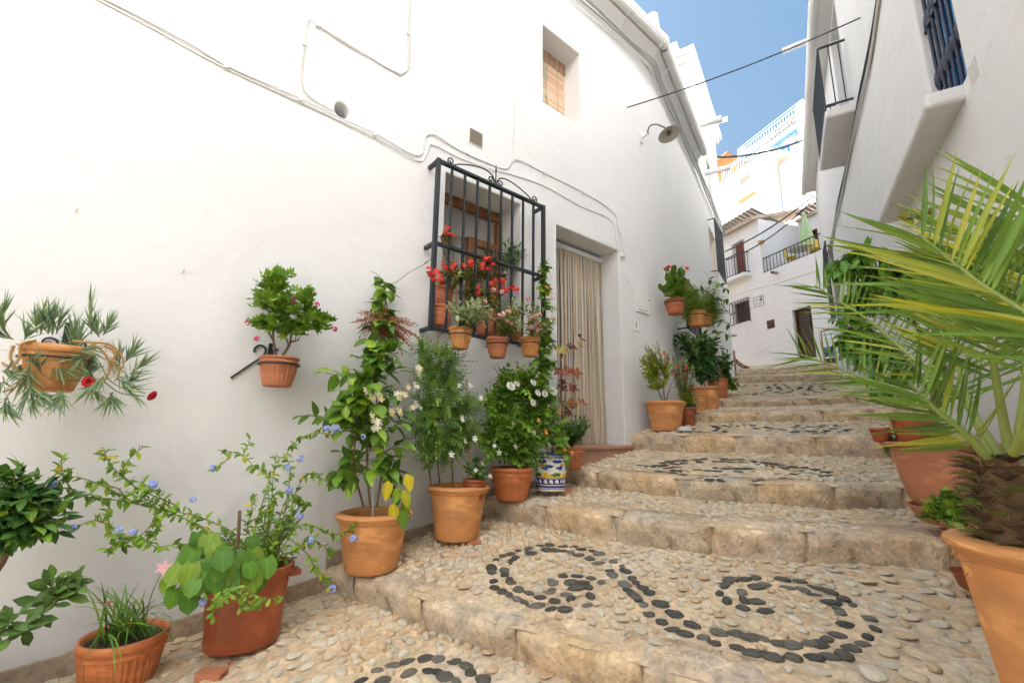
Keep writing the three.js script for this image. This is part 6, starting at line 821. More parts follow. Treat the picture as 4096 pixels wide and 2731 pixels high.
// ---- pots; all return a group part set inside thing g at its base
function potSet(g, body, rim, mat, rimMat, soilR, soilY, name = 'pot') { const p = mesh(name, body, mat, g); if (rim) mesh('rim', rim, rimMat || mat, p); if (soilR) { const s = new THREE.CylinderGeometry(soilR, soilR, 0.02, 28); s.translate(0, soilY, 0); mesh('soil', s, M.soil, p); } return p; }
function rollPot(g, Rr, h, mat = M.terra, rimMat = M.terraRim) { // big terracotta pot with rolled rim
  const rb = Rr * 0.66, rt = Rr * 0.88, y1 = h - Rr * 0.20;
  const body = lathe([[0, 0.0], [rb - 0.012, 0], [rb, 0.010], [lerp(rb, rt, 0.33), y1 * 0.33], [lerp(rb, rt, 0.67), y1 * 0.67], [rt, y1]], 56);
  const rim = lathe([[rt - 0.004, y1 - 0.012], [rt + 0.004, y1 - 0.006], [rt + 0.012, y1 + 0.004], [Rr - 0.012, y1 + Rr * 0.05], [Rr, y1 + Rr * 0.10], [Rr - 0.004, y1 + Rr * 0.15], [Rr - 0.018, h - 0.006], [Rr - 0.04, h], [Rr - 0.062, h - 0.010], [Rr - 0.072, h - 0.03], [rt - 0.05, y1 - 0.05], [rt - 0.07, h * 0.5]], 56);
  return potSet(g, body, rim, mat, rimMat, rt - 0.05, h - Rr * 0.36);
}
function plainPot(g, Rr, h, mat, { rb = 0.68, band = 0.22, lip = 0.02, ribs = 0, soil = true, seg = 48 } = {}) {
  const b = Rr * rb, rt = Rr * 0.93, yb = h * (1 - band);
  const body = lathe([[0, 0], [b - 0.008, 0], [b, 0.008], [lerp(b, rt, 0.4), yb * 0.4], [lerp(b, rt, 0.75), yb * 0.75], [rt, yb]], ribs ? 144 : seg);
  if (ribs) { const p = body.attributes.position; for (let i = 0; i < p.count; i++) { const x = p.getX(i), z = p.getZ(i), y = p.getY(i), a = Math.atan2(z, x), k = 1 + 0.022 * Math.sign(Math.sin(a * ribs)) * smooth(0.0, 0.05, y) * smooth(yb + 0.005, yb - 0.03, y); p.setX(i, x * k); p.setZ(i, z * k); } body.computeVertexNormals(); }
  const rim = lathe([[rt, yb - 0.002], [rt + 0.006, yb + 0.002], [Rr - 0.012, h - lip - 0.004], [Rr - 0.002, h - lip], [Rr, h - lip * 0.5], [Rr - 0.004, h], [Rr - 0.014, h], [Rr - 0.02, h - 0.02], [Rr - 0.03, h * 0.6]], seg);
  return potSet(g, body, rim, mat, mat, soil ? Rr - 0.024 : 0, h - 0.035);
}
function hangRing(g, Rr, y, back) { // black ring and arm to the wall
  mesh('holder_ring', new THREE.TorusGeometry(Rr, 0.005, 6, 36).rotateX(Math.PI / 2).translate(0, y, 0), M.iron, g);
  if (back) mesh('holder_arm', bar([0, y, -Rr], [0, y, back], 0.008), M.iron, g);
}
// leaf material sets
const LM = {
  mid: [leafMat(0.12, 0.235, 0.025), leafMat(0.16, 0.285, 0.03), leafMat(0.085, 0.175, 0.025), leafMat(0.20, 0.32, 0.035)],
  dark: [leafMat(0.045, 0.12, 0.03), leafMat(0.065, 0.155, 0.035), leafMat(0.035, 0.09, 0.025)],
  deep: [leafMat(0.055, 0.135, 0.03), leafMat(0.08, 0.18, 0.04), leafMat(0.11, 0.225, 0.045)],
  lime: [leafMat(0.17, 0.30, 0.03), leafMat(0.22, 0.34, 0.035), leafMat(0.12, 0.24, 0.03)],
  steph: [leafMat(0.10, 0.20, 0.022, { rough: 0.38 }), leafMat(0.14, 0.26, 0.026, { rough: 0.38 }), leafMat(0.21, 0.33, 0.03, { rough: 0.38 }), leafMat(0.075, 0.155, 0.022, { rough: 0.38 }), leafMat(0.085, 0.17, 0.024, { rough: 0.38 })],
  yellow: [leafMat(0.55, 0.45, 0.03), leafMat(0.40, 0.40, 0.03)],
  blue: [leafMat(0.19, 0.28, 0.18), leafMat(0.25, 0.35, 0.22), leafMat(0.14, 0.21, 0.12), leafMat(0.25, 0.34, 0.14)],
  sage: [leafMat(0.33, 0.38, 0.22, { rough: 0.9 }), leafMat(0.42, 0.45, 0.30, { rough: 0.9 }), leafMat(0.24, 0.30, 0.16, { rough: 0.9 })],
  begon: [leafMat(0.15, 0.21, 0.04), leafMat(0.22, 0.18, 0.045), leafMat(0.28, 0.14, 0.05), leafMat(0.19, 0.29, 0.05)],
  rex: [leafMat(0.12, 0.028, 0.018), leafMat(0.20, 0.05, 0.022), leafMat(0.30, 0.24, 0.05), leafMat(0.08, 0.02, 0.016)],
  trail: [leafMat(0.32, 0.14, 0.05), leafMat(0.25, 0.20, 0.05), leafMat(0.38, 0.10, 0.05)],
  crass: [leafMat(0.14, 0.24, 0.03, { rough: 0.3, tr: 0.1 }), leafMat(0.22, 0.30, 0.04, { rough: 0.3, tr: 0.1 }), leafMat(0.10, 0.19, 0.03, { rough: 0.3, tr: 0.1 })],
  crassRed: [leafMat(0.45, 0.20, 0.06, { rough: 0.3, tr: 0.1 }), leafMat(0.30, 0.30, 0.04, { rough: 0.3, tr: 0.1 }), leafMat(0.20, 0.28, 0.03, { rough: 0.3, tr: 0.1 })],
  euon: [leafMat(0.40, 0.42, 0.06), leafMat(0.30, 0.36, 0.06), leafMat(0.50, 0.46, 0.10)],
  fern: [leafMat(0.20, 0.30, 0.03), leafMat(0.28, 0.36, 0.035), leafMat(0.15, 0.25, 0.03)],
  palm: [leafMat(0.14, 0.25, 0.035, { rough: 0.42 }), leafMat(0.19, 0.29, 0.04, { rough: 0.42 }), leafMat(0.11, 0.20, 0.035, { rough: 0.42 }), leafMat(0.30, 0.35, 0.05, { rough: 0.42 }), leafMat(0.40, 0.40, 0.07, { rough: 0.42 })],
  ficus: [leafMat(0.08, 0.22, 0.025, { rough: 0.32 }), leafMat(0.11, 0.28, 0.03, { rough: 0.32 }), leafMat(0.055, 0.155, 0.025, { rough: 0.32 })],
};
const G = {
  steph: [blade(0.62, { curl: 0.22, fold: 0.16 }), blade(0.56, { curl: 0.35, fold: 0.2, twist: 0.3 }), blade(0.66, { curl: 0.12, fold: 0.1 })],
  ov: [blade(0.5, { n: 3, curl: 0.25 }), blade(0.44, { n: 3, curl: 0.12, twist: 0.4 })],
  lance: [blade(0.32, { n: 3, shape: 'lance', curl: 0.2 }), blade(0.28, { n: 3, shape: 'lance', curl: 0.32, twist: 0.3 })],
  spoon: [blade(0.42, { n: 3, shape: 'spoon', curl: 0.2, fold: 0.1 }), blade(0.46, { n: 3, shape: 'spoon', curl: 0.05, fold: 0.1 })],
  round: [blade(0.85, { n: 4, shape: 'heart', curl: 0.2, fold: 0.12 }), blade(0.92, { n: 4, shape: 'heart', curl: 0.1, fold: 0.06 })],
  needle: [blade(0.055, { n: 3, shape: 'needle', curl: 0.12, fold: 0.5 })],
  strap: [blade(0.06, { n: 6, shape: 'strap', curl: 0.5, fold: 0.4 })],
  palm: [blade(0.05, { n: 5, shape: 'lance', curl: 0.05, fold: 0.45 }), blade(0.057, { n: 5, shape: 'lance', curl: 0.10, fold: 0.4 })],
  gerLobed: [lobed(7, 0.42, 0.2, 0.5, 0.12), lobed(5, 0.5, 0.1, 0.7, 0.12)],
  gerRound: [lobed(7, 0.12, 0.3, 0.3, 0.04), lobed(9, 0.10, 0.15, 0.3, 0.04)],
  maple: [lobed(5, 0.45, -0.2, 0.5, 0.16), lobed(5, 0.5, 0.2, 0.6, 0.16)],
  jas: [pinnate(3, 0.12, 0.32, 'lance')], ros: [pinnate(2, 0.28, 0.42)], fern: [pinnate(6, 0.025, 0.22, 'needle')], sprig: [pinnate(3, 0.30, 0.42)],
};
// ---------------------------------------------------------------- plants along the near wall
const potted = (label, pos, group) => thing('potted_plant', label, 'potted plant', pos, 0, group);
R = rng(2001);
{ // hanging carnation
  const g = potted('terracotta pot of trailing blue-green carnations with red flowers hung on the blank wall', [-0.25, 1.40, 0.19]);
  plainPot(g, 0.122, 0.195, M.terra, { rb: 0.62, band: 0.14, lip: 0.03 }); hangRing(g, 0.12, 0.14, -0.188);
  mesh('holder_plate', rbox(-0.012, 0.14, -0.19, 0.012, 0.34, -0.184, 0.003), M.iron, g); mesh('holder_scroll', merge([-1, 1].map((s) => tube(spiral(s * 0.055, 0.23, 0.035, s > 0 ? Math.PI : 0, 0.8, -s, 12).map(([x, y]) => [x, y, -0.18]).concat([[s * 0.02, 0.16, -0.18]]), 0.005, 24, 5))), M.iron, g);
  const L = [], TU = PD.car.slice(); for (let k = 0; k < 9; k++) { const a = [-0.25 + rr(-0.10, 0.16), rr(1.42, 1.60), rr(0.24, 0.33)]; TU.push([a, [a[0] + rr(-0.08, 0.08), a[1] + rr(-0.12, 0.05), a[2] + rr(0, 0.06)]]); } for (const [a, b] of TU) { const A = V(...a), Bv = V(...b), len = A.distanceTo(Bv), ax = Bv.clone().sub(A).normalize(), n = 20; for (let k = 0; k < n; k++) { const t = k / n, p = A.clone().lerp(Bv, t * 0.72), d = ax.clone().add(rdir().multiplyScalar(lerp(0.75, 0.28, t))).normalize(); if (p.z < 0.06) p.z = 0.06; L.push({ p, q: quatFor(d, rdir()), s: [1.7 * rr(0.07, 0.11), rr(0.07, 0.11), rr(0.07, 0.115)] }); } mesh('stem', limb(toG(g, [A, A.clone().lerp(Bv, 0.5), Bv]), 0.0028, 0.0015, 4, 5), M.greenStem, g); }
  leaves(g, 'leaf', G.needle, LM.blue, L);
  for (const l of PD.carstem) mesh('flower_stalk', limb(toG(g, l), 0.0026, 0.002, 10, 5), M.greenStem, g);
  const straw = std({ color: lin(0.48, 0.28, 0.10), roughness: 0.9 }); for (const l of PD.cardead) { mesh('dry_stem', limb(toG(g, l), 0.006, 0.003, 16, 5), straw, g); const c = new THREE.CatmullRomCurve3(l.map((p) => V(...p))); const W = []; for (let k = 0; k < 22; k++) { const p = c.getPoint(R()); W.push(limb(toG(g, [p, p.clone().add(rdir().multiplyScalar(0.02)), p.clone().add(rdir().multiplyScalar(0.035)).add(V(0, -0.02, 0.01))]), 0.0011, 0.0006, 3, 3)); } mesh('dry_leaves', merge(W), straw, g).userData = { kind: 'stuff' }; }
  blooms(g, 'carnation_flower', FL.carn, PM.red, PD.carfl.slice(0, 1), 0.034, [0.3, 0, 1]); blooms(g, 'carnation_flower', FL.carn, PM.red, PD.carfl.slice(1), 0.026, [0.8, -0.2, 0.6]);
}
{ // hanging scented geranium
  const g = potted('fluted terracotta pot of lobed geranium with pink flowers hung on the blank wall', [0.655, 1.487, 0.15]);
  plainPot(g, 0.108, 0.168, M.terraWorn, { rb: 0.7, band: 0.2, lip: 0.012, ribs: 22 }); hangRing(g, 0.108, 0.125, -0.148);
  mesh('holder_plate', rbox(-0.035, 0.1, -0.149, -0.012, 0.27, -0.143, 0.003), M.iron, g); mesh('holder_scroll', merge([tube([[-0.11, 0.205, -0.14], [-0.105, 0.235, -0.14], [-0.075, 0.25, -0.14], [-0.05, 0.23, -0.14], [-0.06, 0.19, -0.14], [-0.11, 0.14, -0.14], [-0.21, 0.045, -0.14]], 0.006, 30, 6), tube([[0.02, 0.235, -0.14], [0.0, 0.235, -0.14], [-0.012, 0.2, -0.14], [0.0, 0.13, -0.14]], 0.006, 16, 6)]), M.iron, g);
  bush(g, { blobs: PD.ger, skel: PD.gerst, stemR: 0.007, per: 6, t0: 0.3, size: [0.045, 0.075], geos: G.gerLobed, mats: LM.lime.concat(LM.mid.slice(0, 2)), zmin: 0.04, lift: 0.4, out: 0.3 });
  blooms(g, 'geranium_flower', FL.cluster, PM.hot, PD.gerfl, 0.022);
}
{ // small hanging pot
  const g = potted('small hanging plastic pot with trailing red-stemmed succulent beside the vine', [1.272, 1.875, 0.13]);
  plainPot(g, 0.07, 0.105, M.plasticBrown, { band: 0.2 }); for (const s of [-1, 1]) mesh('hanger', tube([[s * 0.06, 0.1, 0], [s * 0.03, 0.28, -0.05], [0, 0.40, -0.10]], 0.004, 10, 5), M.plasticBrown, g); mesh('hook', tube([[0, 0.40, -0.10], [0.01, 0.43, -0.105], [-0.01, 0.445, -0.12], [-0.015, 0.42, -0.127]], 0.006, 10, 6), M.plasticBrown, g);
  bush(g, { blobs: PD.tr, base: [1.272, 1.98, 0.13], per: 9, t0: 0.35, size: [0.016, 0.03], geos: G.spoon, mats: LM.trail, zmin: 0.03, twigMat: std({ color: lin(0.40, 0.14, 0.08), roughness: 0.7 }), twigR: 0.0025, stuff: true });
}
{ // big pot with glossy climbing vine
  const g = potted('large terracotta pot of glossy white-flowered climber standing on the lowest step end', [1.235, 0.452, 0.285]);
  rollPot(g, 0.225, 0.325);
  bush(g, { blobs: PD.ste, skel: PD.stest, stemR: 0.007, per: 3, t0: 0.6, size: [0.08, 0.118], geos: G.steph, mats: LM.steph, zmin: 0.05, droop: 0.55, lift: 0.05, out: 0.5, twigR: 0.0025, arch: 0.02 });
  const P = (x, y, z) => V(x, y, z), L = []; for (const [x, y, z, yl] of [[1.20, 0.97, 0.5, 1], [1.27, 0.93, 0.5, 0], [1.30, 0.91, 0.5, 1], [1.33, 0.86, 0.47, 0], [1.25, 0.84, 0.48, 1], [1.3, 0.80, 0.5, 0], [1.36, 0.8, 0.44, 0], [1.33, 1.0, 0.48, 1]]) L.push({ p: P(x, y, z), q: quatFor(V(rr(-0.4, 0.4), -1, 0.35), V(0, 0.4, 1)), s: rr(0.095, 0.12), m: yl ? pick(LM.yellow) : pick(LM.steph) }); leaves(g, 'leaf', G.steph, LM.steph, L);
  mesh('stake', limb(toG(g, [[1.215, 0.72, 0.31], [1.21, 1.3, 0.3]]), 0.007, 0.006, 3, 6), std({ color: lin(0.5, 0.5, 0.46), roughness: 0.6 }), g);
  mesh('tendril', limb(toG(g, PD.stetail), 0.003, 0.0018, 20, 5), M.greenStem, g); { const c = new THREE.CatmullRomCurve3(PD.stetail.map((p) => V(...p))); const q = []; for (let k = 0; k < 16; k++) { q.push({ p: c.getPoint(k / 16), q: quatFor(V(rr(-0.4, 0.6), rr(-0.5, 0.8), 0.5), V(0, 1, 0.4)), s: rr(0.02, 0.04) }); } leaves(g, 'leaf', G.lance, LM.lime, q); }
  for (const p of PD.stefl) blooms(g, 'star_flower', FL.star5, [PM.white, PM.white, PM.cream], [0, 1, 2, 3, 4].map(() => [p[0] + rr(-0.03, 0.03), p[1] + rr(-0.025, 0.025), p[2] + rr(-0.02, 0.02)]), 0.024);
}
{ // second big pot: feathery jasmine, with a small pot standing in it
  const g = potted('large terracotta pot of feathery jasmine standing on the lowest step before the riser', [1.83, 0.545, 0.285]);
  rollPot(g, 0.215, 0.345);
  bush(g, { blobs: PD.jas, skel: PD.jasst.concat(PD.jassh), stemR: 0.006, per: 11, t0: 0.25, size: [0.055, 0.095], geos: G.jas, mats: LM.deep.slice(1).concat([leafMat(0.16, 0.27, 0.05), leafMat(0.20, 0.32, 0.05)]), zmin: 0.04, stuff: true, out: 0.3 });
  mesh('cane', limb(toG(g, [[1.88, 0.85, 0.34], [1.87, 1.35, 0.32], [1.86, 1.62, 0.3]]), 0.006, 0.005, 6, 6), std({ color: lin(0.45, 0.25, 0.06), roughness: 0.6 }), g);
  blooms(g, 'jasmine_flower', FL.star5, PM.white, PD.jasfl, 0.026);
  const s = potted('small brown plastic pot of round green leaves set inside the jasmine pot', [1.885, 0.80, 0.40]);
  plainPot(s, 0.085, 0.135, M.plasticBrown, { rb: 0.74, band: 0.26 });
  bush(s, { blobs: [[1.885, 1.0, 0.42, 0.09, 0.06, 0.08, 30]], base: [1.885, 0.93, 0.40], per: 2, t0: 0.7, size: [0.028, 0.045], geos: G.round, mats: LM.dark.concat(LM.dark, [LM.lime[0]]), out: 0.5 });
  blooms(s, 'flower', FL.star5, [PM.white, PM.cream], [[1.87, 1.04, 0.5], [1.94, 0.96, 0.49], [1.83, 1.0, 0.48]], 0.02);
}
{ // ribbed pot with white rose
  const g = potted('ribbed orange plastic pot of white roses at the left end of the second step', [2.325, 0.752, 0.27]);
  plainPot(g, 0.165, 0.235, M.plasticOrange, { rb: 0.7, band: 0.26, lip: 0.03, ribs: 40 });
  bush(g, { blobs: PD.ros, skel: PD.rosst, stemR: 0.005, per: 8, t0: 0.25, size: [0.065, 0.105], geos: G.ros, mats: LM.mid.concat(LM.lime.slice(2)), zmin: 0.04, stuff: true, out: 0.35 });
  mesh('cane', limb(toG(g, [[2.42, 0.95, 0.34], [2.4, 1.35, 0.34]]), 0.006, 0.006, 3, 6), std({ color: lin(0.52, 0.42, 0.28), roughness: 0.6 }), g);
  blooms(g, 'rose_flower', FL.rose, PM.white, PD.rosfl, 0.036); blooms(g, 'jasmine_flower', FL.star5, PM.white, PD.rosjas, 0.024);
}
{ // painted ceramic pot with black-eyed vine
  const g = potted('blue and yellow painted ceramic pot of climbing vine with orange flowers', [2.70, 0.80, 0.31]);
  const cv = document.createElement('canvas'); cv.width = 1024; cv.height = 512; const c = cv.getContext('2d'); const q = rng(88); // full wrap of the painted body, bottom at canvas bottom
  c.fillStyle = '#e9e6da'; c.fillRect(0, 0, 1024, 512);
  for (let k = 0; k < 26; k++) { c.fillStyle = `rgba(150,205,215,${0.25 + q() * 0.3})`; c.beginPath(); c.ellipse(q() * 1024, 70 + q() * 160, 20 + q() * 50, 14 + q() * 24, q() * 3, 0, 7); c.fill(); }
  const blue = '#1f2f86', rows = (y, h, col) => { c.fillStyle = col; c.fillRect(0, y, 1024, h); };
  rows(0, 8, '#2a3580'); rows(14, 26, '#20276e'); rows(46, 6, '#2a3580');
  for (let x = 0; x < 1024; x += 12) { c.fillStyle = '#e9e6da'; c.beginPath(); c.moveTo(x, 40); c.lineTo(x + 6, 33); c.lineTo(x + 12, 40); c.fill(); }
  const fan = (x, y, r, a, n, col) => { c.fillStyle = col; for (let i = 0; i < n; i++) { const t = a + (i / (n - 1) - 0.5) * 2.2; c.save(); c.translate(x, y); c.rotate(t); c.beginPath(); c.ellipse(0, -r * 0.6, r * 0.11, r * 0.42, 0, 0, 7); c.fill(); c.restore(); } };
  for (let x = 60; x < 1024; x += 150) { fan(x, 56, 62, Math.PI, 9, blue); fan(x + 70, 190, 66, -0.3, 8, blue); fan(x + 10, 205, 50, 0.5, 7, '#24389a'); for (let i = 0; i < 5; i++) { c.fillStyle = blue; c.beginPath(); c.ellipse(x + 40 + (i % 2) * 12, 120 + i * 22, 6, 5, 0, 0, 7); c.fill(); } }
  for (let x = 20; x < 1024; x += 205) { c.fillStyle = '#e2c23a'; c.beginPath(); c.moveTo(x - 30, 300); c.quadraticCurveTo(x + 20, 235, x + 110, 290); c.lineTo(x + 120, 312); c.lineTo(x - 40, 312); c.fill(); c.strokeStyle = '#7a4a1a'; c.lineWidth = 3; for (let i = 0; i < 5; i++) { c.beginPath(); c.moveTo(x + i * 12, 262); c.lineTo(x - 10 + i * 20, 305); c.stroke(); } fan(x + 120, 310, 70, 0, 9, '#3e7a34'); c.fillStyle = '#eedf62'; c.beginPath(); c.moveTo(x + 150, 312); c.lineTo(x + 172, 240); c.lineTo(x + 196, 312); c.fill(); c.fillStyle = '#e08f1e'; c.beginPath(); c.ellipse(x + 175, 140, 22, 18, 0, 0, 7); c.fill(); c.fillStyle = '#e6b52c'; c.beginPath(); c.ellipse(x + 212, 275, 24, 34, 0, 0, 7); c.fill(); }
  rows(308, 12, '#d9b52e'); rows(320, 8, '#232c78'); rows(334, 84, '#252f8c');
  for (let x = 8; x < 1024; x += 62) { c.fillStyle = '#e9e6da'; c.beginPath(); c.ellipse(x + 24, 372, 20, 26, 0, Math.PI, 0); c.lineTo(x + 44, 402); c.lineTo(x + 26, 402); c.lineTo(x + 18, 388); c.lineTo(x + 6, 396); c.fill(); }
  rows(422, 6, '#e9e6da'); rows(428, 8, '#252f8c'); rows(436, 34, '#1c2468'); for (let x = 0; x < 1024; x += 14) { c.fillStyle = '#e9e6da'; c.beginPath(); c.arc(x + 7, 438, 5, 0, Math.PI); c.fill(); c.beginPath(); c.moveTo(x, 470); c.lineTo(x + 7, 462); c.lineTo(x + 14, 470); c.fill(); } rows(476, 10, '#2a3580');
  const t = new THREE.CanvasTexture(cv); t.colorSpace = THREE.SRGBColorSpace; t.wrapS = THREE.RepeatWrapping;
  const pp = [[0.115, 0.0], [0.118, 0.01], [0.122, 0.06], [0.127, 0.12], [0.132, 0.18], [0.137, 0.235], [0.141, 0.27]], body = lathe(pp, 56); const uv = body.attributes.uv, po = body.attributes.position; for (let i = 0; i < uv.count; i++) uv.setY(i, clamp(po.getY(i) / 0.27, 0, 1));
  const b = mesh('pot', body, new THREE.MeshPhysicalMaterial({ map: t, roughness: 0.18, clearcoat: 0.6, clearcoatRoughness: 0.1 }), g);
  mesh('rim', lathe([[0.141, 0.268], [0.147, 0.272], [0.147, 0.282], [0.138, 0.285], [0.130, 0.28], [0.125, 0.2]], 56), std({ color: lin(0.05, 0.06, 0.22), roughness: 0.2 }), b); const so = new THREE.CylinderGeometry(0.13, 0.13, 0.02, 28); so.translate(0, 0.25, 0); mesh('soil', so, M.soil, b); const bt = new THREE.CylinderGeometry(0.114, 0.114, 0.01, 40); bt.translate(0, 0.006, 0); mesh('foot', bt, M.terraWorn, b);
  bush(g, { blobs: PD.thu, skel: PD.thust, stemR: 0.004, per: 5, t0: 0.35, size: [0.04, 0.066], geos: G.round, mats: LM.mid.concat(LM.lime.slice(1)), zmin: 0.03, out: 0.5, lift: 0, droop: 0.5, twigR: 0.0016 });
  blooms(g, 'orange_flower', FL.beg, PM.orange, PD.thufl, 0.022);
}
{ // square pot behind, with succulent bush and tall begonia
  const g = potted('reddish pot of dense green succulent bush and tall red-leaved begonia beside the threshold', [3.05, 0.935, 0.22]);
  plainPot(g, 0.105, 0.19, M.terraDark, { rb: 0.72, band: 0.24 });
  bush(g, { blobs: PD.suc, base: [3.05, 1.12, 0.22], per: 16, t0: 0.3, size: [0.032, 0.05], geos: G.spoon, mats: [leafMat(0.07, 0.16, 0.03), leafMat(0.10, 0.20, 0.04), leafMat(0.05, 0.12, 0.025)], stuff: true, lift: 0.4 });
  mesh('begonia_stem', limb(toG(g, PD.begst), 0.008, 0.005, 14, 6), M.twig, g);
  leaves(g, 'begonia_leaf', G.maple, LM.rex, PD.beg.concat(PD.beg.map((p) => [p[0] + rr(-0.07, 0.07), p[1] + rr(-0.06, 0.05), p[2] + rr(-0.03, 0.05)])).map((p) => ({ p: V(...p), q: quatFor(V(rr(-1, 1), rr(-0.8, 0.1), rr(0, 0.6)), V(rr(-0.3, 0.3), 0.7, 0.8)), s: rr(0.10, 0.16) })));
}
for (const [p, r, lab] of [[[1.86, 0.535, 0.45], 0.05, 'broken clay shard wedged under the jasmine pot'], [[2.77, 0.79, 0.42], 0.05, 'curved terracotta shard under the painted ceramic pot']]) { const s = new THREE.Shape(); s.moveTo(-r, 0); s.lineTo(-r * 0.2, r * 0.8); s.lineTo(r * 1.1, r * 0.2); s.lineTo(r * 0.5, -r * 0.6); s.closePath(); const g = new THREE.ExtrudeGeometry(s, { depth: 0.012, bevelEnabled: true, bevelSize: 0.003, bevelThickness: 0.003, bevelSegments: 1 }); g.rotateX(-Math.PI / 2); const m = solo('clay_shard', g, M.terraWorn, lab, 'shard'); m.position.set(...p); m.rotation.z = 0.12; }
{ // oval brown planter with plumbago and round-leaved plant
  const g = potted('big oval brown planter of pale blue plumbago and round leaves on the lane', [0.58, 0.255, 0.36]);
  const body = lathe([[0, 0], [0.178, 0], [0.184, 0.01], [0.19, 0.04], [0.186, 0.045], [0.205, 0.27], [0.208, 0.30]], 64), rim = lathe([[0.206, 0.297], [0.226, 0.30], [0.230, 0.335], [0.222, 0.345], [0.208, 0.34], [0.198, 0.28]], 64); for (const q of [body, rim]) { q.scale(0.86, 1, 0.68); q.rotateY(-0.12); }
  const p = mesh('planter', body, M.plasticBrown, g); mesh('rim', rim, M.plasticBrown, p); for (const s of [-1, 1]) mesh('handle', rbox(s * 0.2 - 0.03, 0.27, -0.04, s * 0.2 + 0.03, 0.30, 0.05, 0.01), M.plasticBrown, p); const so = new THREE.CylinderGeometry(0.2, 0.2, 0.02, 32); so.scale(0.84, 1, 0.66); so.translate(0, 0.285, 0); mesh('soil', so, M.soil, p);
  const L = [], all = PD.plu.concat(PD.plu2); for (const l of all) { const c = new THREE.CatmullRomCurve3(l.map((q) => V(...q)), false, 'centripetal'); mesh('stem', limb(toG(g, l), 0.0032, 0.0016, l.length * 5, 5), M.greenStem, g); const n = Math.round(c.getLength() / 0.016); for (let k = 2; k < n; k++) { const t = k / n, pt = c.getPoint(t); for (let j = 0; j < (R() < 0.55 ? 2 : 1); j++) { const d = rdir(); d.z = Math.abs(d.z) * 0.6 + 0.1; L.push({ p: pt, q: quatFor(d.add(c.getTangent(t).multiplyScalar(0.4)), V(rr(-0.4, 0.4), 1, 0.5)), s: rr(0.028, 0.05), m: R() < 0.06 ? pick(LM.yellow) : undefined }); } } }
  L.sort(() => R() - 0.5); leaves(g, 'leaf', G.ov.concat(G.spoon), LM.mid.concat(LM.lime), L);
  bush(g, { blobs: [[0.66, 0.68, 0.36, 0.12, 0.09, 0.10, 26], [0.72, 0.82, 0.32, 0.09, 0.10, 0.08, 20], [0.5, 0.64, 0.36, 0.1, 0.06, 0.08, 20], [0.62, 0.60, 0.40, 0.14, 0.05, 0.08, 26]], base: [0.62, 0.56, 0.36], per: 6, t0: 0.3, size: [0.028, 0.046], geos: G.ov, mats: LM.mid.concat(LM.lime), zmin: 0.05, stuff: true });
  blooms(g, 'plumbago_flower', FL.cluster, PM.blue, PD.plufl, 0.026);
  const HRT = PD.hrt.concat(PD.hrt.map((q) => [q[0] + rr(-0.05, 0.06), q[1] + rr(-0.03, 0.05), q[2] + rr(-0.08, 0.02)]));
  for (const q of HRT) { const P0 = V(...q); mesh('leaf_stalk', limb(toG(g, [[0.52 + rr(-0.06, 0.06), 0.56, 0.38], [P0.x * 0.5 + 0.26, P0.y + 0.02, P0.z * 0.6 + 0.16], P0]), 0.003, 0.002, 6, 5), M.greenStem, g); }
  leaves(g, 'round_leaf', G.round, [leafMat(0.10, 0.22, 0.025, { rough: 0.4 }), leafMat(0.07, 0.17, 0.022, { rough: 0.4 }), leafMat(0.17, 0.27, 0.03, { rough: 0.4 })], HRT.map((q) => ({ p: V(q[0], q[1] + 0.03, q[2]), q: quatFor(V(rr(-0.5, 0.3), -0.75, rr(0.2, 0.6)), V(rr(-0.2, 0.2), 0.6, 0.8)), s: rr(0.068, 0.105) })));
  { const q = []; for (const l of PD.spray) { mesh('stem', limb(toG(g, l), 0.002, 0.0014, 10, 5), M.greenStem, g); const c = new THREE.CatmullRomCurve3(l.map((p) => V(...p))); for (let k = 1; k < 12; k++) q.push({ p: c.getPoint(k / 11), q: quatFor(V(rr(-1, 1), rr(-1, 0.6), rr(0, 0.8)), V(0, 0.6, 0.8)), s: rr(0.026, 0.042) }); } leaves(g, 'leaf', G.spoon, LM.lime, q); }
  mesh('stick', limb(toG(g, PD.stick), 0.009, 0.008, 4, 7), M.twig, g);
}
{ const b = solo('hollow_brick', (() => { const s = new THREE.Shape([[-0.035, -0.03], [0.035, -0.03], [0.035, 0.03], [-0.035, 0.03]].map((q) => new THREE.Vector2(...q))); const h = new THREE.Path([[-0.018, -0.015], [-0.018, 0.015], [0.018, 0.015], [0.018, -0.015]].map((q) => new THREE.Vector2(...q))); s.holes.push(h); const g = new THREE.ExtrudeGeometry(s, { depth: 0.12, bevelEnabled: true, bevelSize: 0.003, bevelThickness: 0.003, bevelSegments: 1 }); return metre(g); })(), M.terraWorn, 'hollow red brick under the oval brown planter', 'brick'); b.position.set(0.40, 0.215, 0.50); b.rotation.y = 0.9; b.scale.setScalar(0.85);
  const t = solo('roof_tile_piece', (() => { const g = new THREE.CylinderGeometry(0.11, 0.13, 0.05, 20, 1, true, -0.7, 1.5); g.rotateX(Math.PI / 2); g.rotateY(1.2); return g; })(), Object.assign(M.terraWorn.clone(), { side: THREE.DoubleSide }), 'curved broken roof tile lying before the oval brown planter', 'tile'); t.position.set(0.58, 0.17, 0.60); t.rotation.set(0.1, 0.3, 0); }
